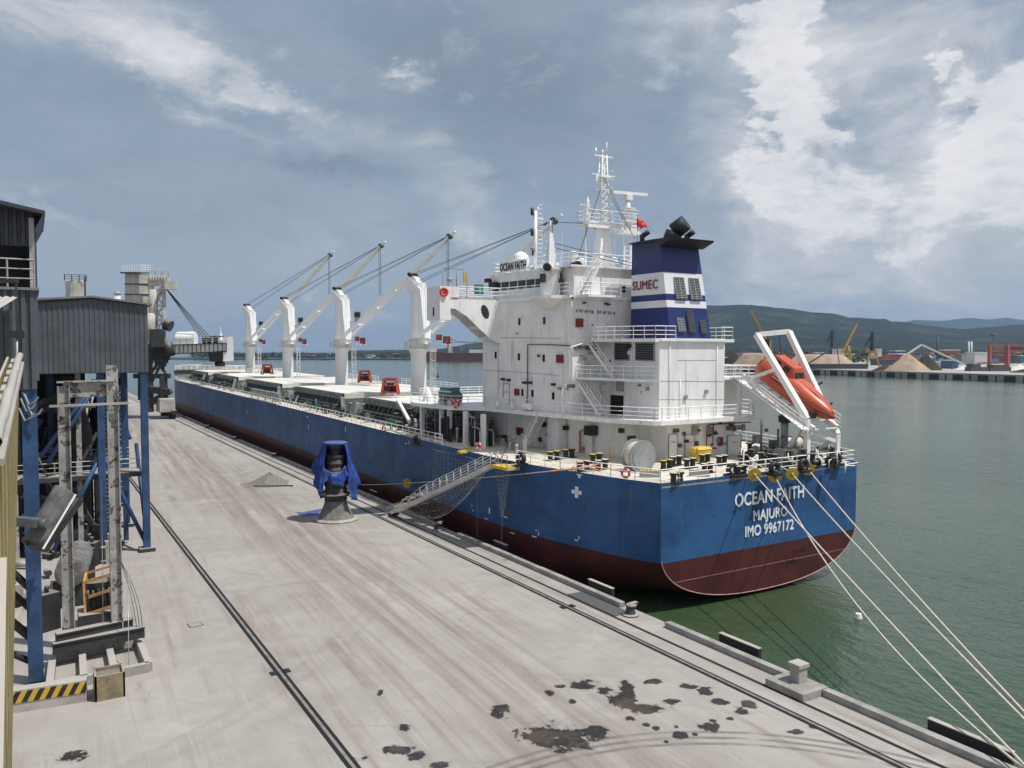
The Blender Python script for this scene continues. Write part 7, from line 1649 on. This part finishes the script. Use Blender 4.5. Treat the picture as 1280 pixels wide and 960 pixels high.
# moored red ship between the nearest deck crane and the superstructure
DS=1350; t=thing('moored_freighter','dark red freighter moored far off, seen between the nearest deck crane and the white tower','freighter',at(560,452,d=DS))
a=MB(); f=Vector((Fw.x,Fw.y,0)).normalized(); 
def FS(px,py): return at(px,py,d=DS)
pts_=[FS(531,452.5),FS(640,452.5),FS(640,441),FS(560,441.5),FS(552,440),FS(530,438.5)]; a.extr(pts_,f*22); a.build('hull',M['maroon'],t)
a=MB()
for (x0,x1,y0,y1) in ((560,566,424,441),(586,612,437,441),(532,545,436,439.5)): P=[FS(x0,y1),FS(x1,y1),FS(x1,y0),FS(x0,y0)]; a.extr(P,f*12)
a.build('deck_house',M['farwht'],t)
a=MB()
for (x0,x1,y0,y1) in ((563,576,433,441),(580,587,434,440)): P=[FS(x0,y1),FS(x1,y1),FS(x1-2,y0),FS(x0+2,y0)]; a.extr(P,f*12)
a.build('deck_crane',M['dgrey'],t)
a=MB()
for (x0,y0,x1,y1) in ((551,419,572,427),(572,427,590,428),(590,428,606,423),(553,428,604,428)): a.beam(FS(x0,y0),FS(x1,y1),.7)
a.beam(FS(560,441),FS(560,424),1.5); a.build('rigging',M['dgrey'],t)
# small things on the water
p=at(547,471,z=WZ); t=thing('channel_buoy','tiny dark channel buoy on the open water left of the white tower','buoy',p); a=MB(); a.lathe([(1.0,-.3),(1.1,.5),(.3,.8),(.2,2.6),(.4,3.0)],p,10); a.build('float',M['black'],t)
p=at(1073,774,z=WZ); t=thing('white_float','small white float on the green water right of the stern','float',p); a=MB(); a.lathe([(.2,-.1),(.26,.1),(.2,.4)],p,10); a.build('float_body',M['dome'],t)
# ================================================================ SKY AND SUN
SUNH=Vector((.70,-.714,0)); EL=R(62)
sd=bpy.data.lights.new('sun','SUN'); so=bpy.data.objects.new('sun',sd); COL.objects.link(so); sd.energy=4.6; sd.angle=R(.53); sd.color=(1,.965,.91)
sdir=SUNH*math.cos(EL)+Vector((0,0,math.sin(EL))); so.rotation_euler=sdir.to_track_quat('Z','Y').to_euler(); so.location=(60,-40,120)
W=bpy.data.worlds.new('World'); scene.world=W; W.use_nodes=True; n=NT(W.node_tree); W.node_tree.nodes.clear()
out=n.new('ShaderNodeOutputWorld'); bg=n.new('ShaderNodeBackground'); W.node_tree.links.new(bg.outputs[0],out.inputs[0]); bg.inputs[1].default_value=.10
sky=n.new('ShaderNodeTexSky'); sky.sky_type='NISHITA'; sky.sun_disc=False; sky.sun_elevation=EL; sky.sun_rotation=math.atan2(.70,-.714); sky.dust_density=2; sky.air_density=1; 
g=n.new('ShaderNodeTexCoord').outputs['Generated']
def dot(v):
    d=n.new('ShaderNodeVectorMath',operation='DOT_PRODUCT'); n.set(d.inputs[0],g); d.inputs[1].default_value=v; return d.outputs['Value']
xr=dot(tuple(Rt)); yr=dot((math.sin(TH),math.cos(TH),0)); zz=n.sep(g)[2]
AZ=n.m('ARCTAN2',xr,yr); EE=n.m('DIVIDE',zz,n.m('MAXIMUM',n.m('SQRT',n.m('ADD',n.m('MULTIPLY',xr,xr),n.m('MULTIPLY',yr,yr))),.05))
dirn=n.comb(n.m('MULTIPLY',xr,1.0),yr,n.m('MULTIPLY',zz,1.9))
w1=n.new('ShaderNodeTexNoise'); n.set(w1.inputs['Vector'],dirn); w1.inputs['Scale'].default_value=5; w1.inputs['Detail'].default_value=6; w1.inputs['Roughness'].default_value=.62
wv=n.new('ShaderNodeVectorMath',operation='SUBTRACT'); n.set(wv.inputs[0],w1.outputs['Color']); wv.inputs[1].default_value=(.5,.5,.5)
ws=n.new('ShaderNodeVectorMath',operation='SCALE'); n.set(ws.inputs[0],wv.outputs[0]); ws.inputs['Scale'].default_value=.16
w2=n.new('ShaderNodeTexNoise'); n.set(w2.inputs['Vector'],dirn); w2.inputs['Scale'].default_value=20; w2.inputs['Detail'].default_value=7; w2.inputs['Roughness'].default_value=.65
wv2=n.new('ShaderNodeVectorMath',operation='SUBTRACT'); n.set(wv2.inputs[0],w2.outputs['Color']); wv2.inputs[1].default_value=(.5,.5,.5)
ws2=n.new('ShaderNodeVectorMath',operation='SCALE'); n.set(ws2.inputs[0],wv2.outputs[0]); ws2.inputs['Scale'].default_value=.06
P0=n.comb(AZ,EE,0.0); pa1=n.new('ShaderNodeVectorMath',operation='ADD'); n.set(pa1.inputs[0],P0); n.set(pa1.inputs[1],ws.outputs[0]); pa2=n.new('ShaderNodeVectorMath',operation='ADD'); n.set(pa2.inputs[0],pa1.outputs[0]); n.set(pa2.inputs[1],ws2.outputs[0]); P=pa2.outputs[0]
f1=n.noise(dirn,7,8,.62,.4); f2=n.noise(dirn,2.6,6,.55,.3)
def blob(px,py,rx,ry,rot,amp,hard=0):
    az=math.atan((px-640)/1000); el=(438-py)/1000*math.cos(az)
    mp=n.new('ShaderNodeMapping',vector_type='TEXTURE'); n.set(mp.inputs[0],P); mp.inputs['Location'].default_value=(az,el,0); mp.inputs['Rotation'].default_value=(0,0,R(rot)); mp.inputs['Scale'].default_value=(rx/1000,ry/1000,1e6)
    l=n.new('ShaderNodeVectorMath',operation='LENGTH'); n.set(l.inputs[0],mp.outputs[0])
    return n.m('MULTIPLY',n.smooth(l.outputs['Value'],1.0,.0+hard),amp)
def total(bs,op='ADD'):
    s=None
    for b_ in bs: v=blob(*b_); s=v if s is None else n.m(op,s,v)
    return s
soft=total([(60,30,300,70,-4,.50),(150,75,200,30,-8,.25),(275,85,110,26,-27,.55),(330,125,120,22,-25,.35),(455,180,150,40,-17,.55),(575,245,80,60,-30,.40),(600,300,80,40,0,.25),(300,160,80,18,-10,.25),(517,103,30,14,0,.45),(390,325,90,30,0,.20),(200,240,260,40,0,.10),(80,285,80,14,0,.18),(1130,40,300,60,-5,.40),(1180,100,110,30,10,.40),(1120,300,260,90,0,.30),(920,150,90,160,10,.30),(1150,220,260,180,0,.50),(1180,60,240,90,0,.45),(960,300,150,110,0,.38),(1180,345,300,70,0,.55),(1020,200,150,170,0,.25),(880,25,110,50,0,.35)])
hardb=total([(975,30,60,60,20,.72,.25),(985,85,56,70,10,.80,.25),(995,150,58,70,-10,.70,.25),(980,225,62,70,10,.58,.2),(1040,260,80,60,0,.48,.2),(1275,160,100,85,-20,.9,.3),(1240,250,110,80,0,.62,.2),(1150,270,90,50,0,.45,.2),(1090,300,70,28,0,.30,.2),(1185,225,40,30,0,.30,.2),(1130,325,50,20,0,.28,.2),(1180,92,26,26,0,.5,.3)],'MAXIMUM')
dark=total([(415,215,150,36,-2,.75),(500,190,70,30,10,.3),(640,110,340,200,-10,.60),(210,250,260,90,0,.30),(560,310,60,40,0,.2),(820,330,200,120,0,.35),(1060,190,60,70,0,.30),(320,60,90,60,-25,.20),(160,130,200,50,0,.18),(870,60,60,90,0,.15)])
base=n.mix(n.smooth(EE,.0,.30),(.350,.435,.540),(.280,.360,.460))
base=n.mix(n.smooth(EE,.20,.9),base,(.23,.32,.46))
base=n.mix(n.m('MULTIPLY',n.smooth(f2,.40,.64),.5),base,(.40,.455,.53))
tx=n.noise(dirn,9,8,.68,.6); base=n.mix(n.m('MULTIPLY',n.smooth(tx,.44,.66),.22),base,(.42,.47,.54)); base=n.mix(n.m('MULTIPLY',n.smooth(tx,.50,.32),.22),base,(.21,.28,.37))
nb_=n.m('SUBTRACT',f1,.5)
dk_=n.m('MULTIPLY',dark,n.m('ADD',1.0,n.m('MULTIPLY',nb_,2.5)),clamp=True)
c=n.mix(n.m('MULTIPLY',dk_,.95),base,(.165,.225,.305))
sf=n.m('MULTIPLY',n.m('MULTIPLY',soft,n.smooth(f1,.28,.62)),2.1,clamp=True)
c=n.mix(sf,c,n.mix(n.smooth(f1,.45,.7),(.50,.535,.585),(.68,.69,.72)))
hb=n.smooth(n.m('ADD',hardb,n.m('MULTIPLY',nb_,1.25)),.08,.46)
bil=n.m('SUBTRACT',1.0,n.m('ABSOLUTE',n.m('SUBTRACT',n.m('MULTIPLY',n.noise(dirn,13,5,.6),2.0),1.0)))
c=n.mix(n.m('MULTIPLY',hb,n.m('ADD',.10,n.m('ADD',n.m('MULTIPLY',f1,.45),n.m('MULTIPLY',n.smooth(bil,.55,1.0),.42))),clamp=True),c,(.93,.92,.91))
# unseen broken cloud behind the viewpoint, brightened to lift shaded port and aft faces
back=n.smooth(yr,.25,-.2); gc=n.smooth(n.noise(dirn,3.0,8,.6),.36,.56); c=n.mix(n.m('MULTIPLY',back,gc),c,(.66,.67,.70))
cs=n.new('ShaderNodeVectorMath',operation='SCALE'); n.set(cs.inputs[0],c); cs.inputs['Scale'].default_value=10.0
fin=n.mix(.93,sky.outputs[0],cs.outputs[0]); n.set(bg.inputs[0],fin)
# ================================================================ HAZE
a=MB(); a.box(-9500,13500,-1500,15500,-7.5,470); hz_=a.build('haze',[])
hm=bpy.data.materials.new('haze_volume'); hm.use_nodes=True; nt=hm.node_tree; nt.nodes.clear(); o_=nt.nodes.new('ShaderNodeOutputMaterial'); pv=nt.nodes.new('ShaderNodeVolumePrincipled'); pv.inputs['Color'].default_value=(.50,.70,1.0,1); pv.inputs['Density'].default_value=6.5e-5; pv.inputs['Anisotropy'].default_value=.3; nt.links.new(pv.outputs[0],o_.inputs['Volume']); hz_.data.materials.append(hm)
hz_['kind']='stuff'; hz_['label']='thin bluish haze over the harbour'
# ================================================================ RENDER
scene.render.engine='CYCLES'; scene.render.resolution_x=1024; scene.render.resolution_y=768
vs=scene.view_settings; vs.view_transform='Standard'; vs.look='None'; vs.exposure=0; vs.gamma=1; vs.use_curve_mapping=False
scene.cycles.volume_max_steps=64; scene.cycles.volume_step_rate=1
scene.cycles.max_bounces=6; scene.cycles.volume_bounces=0
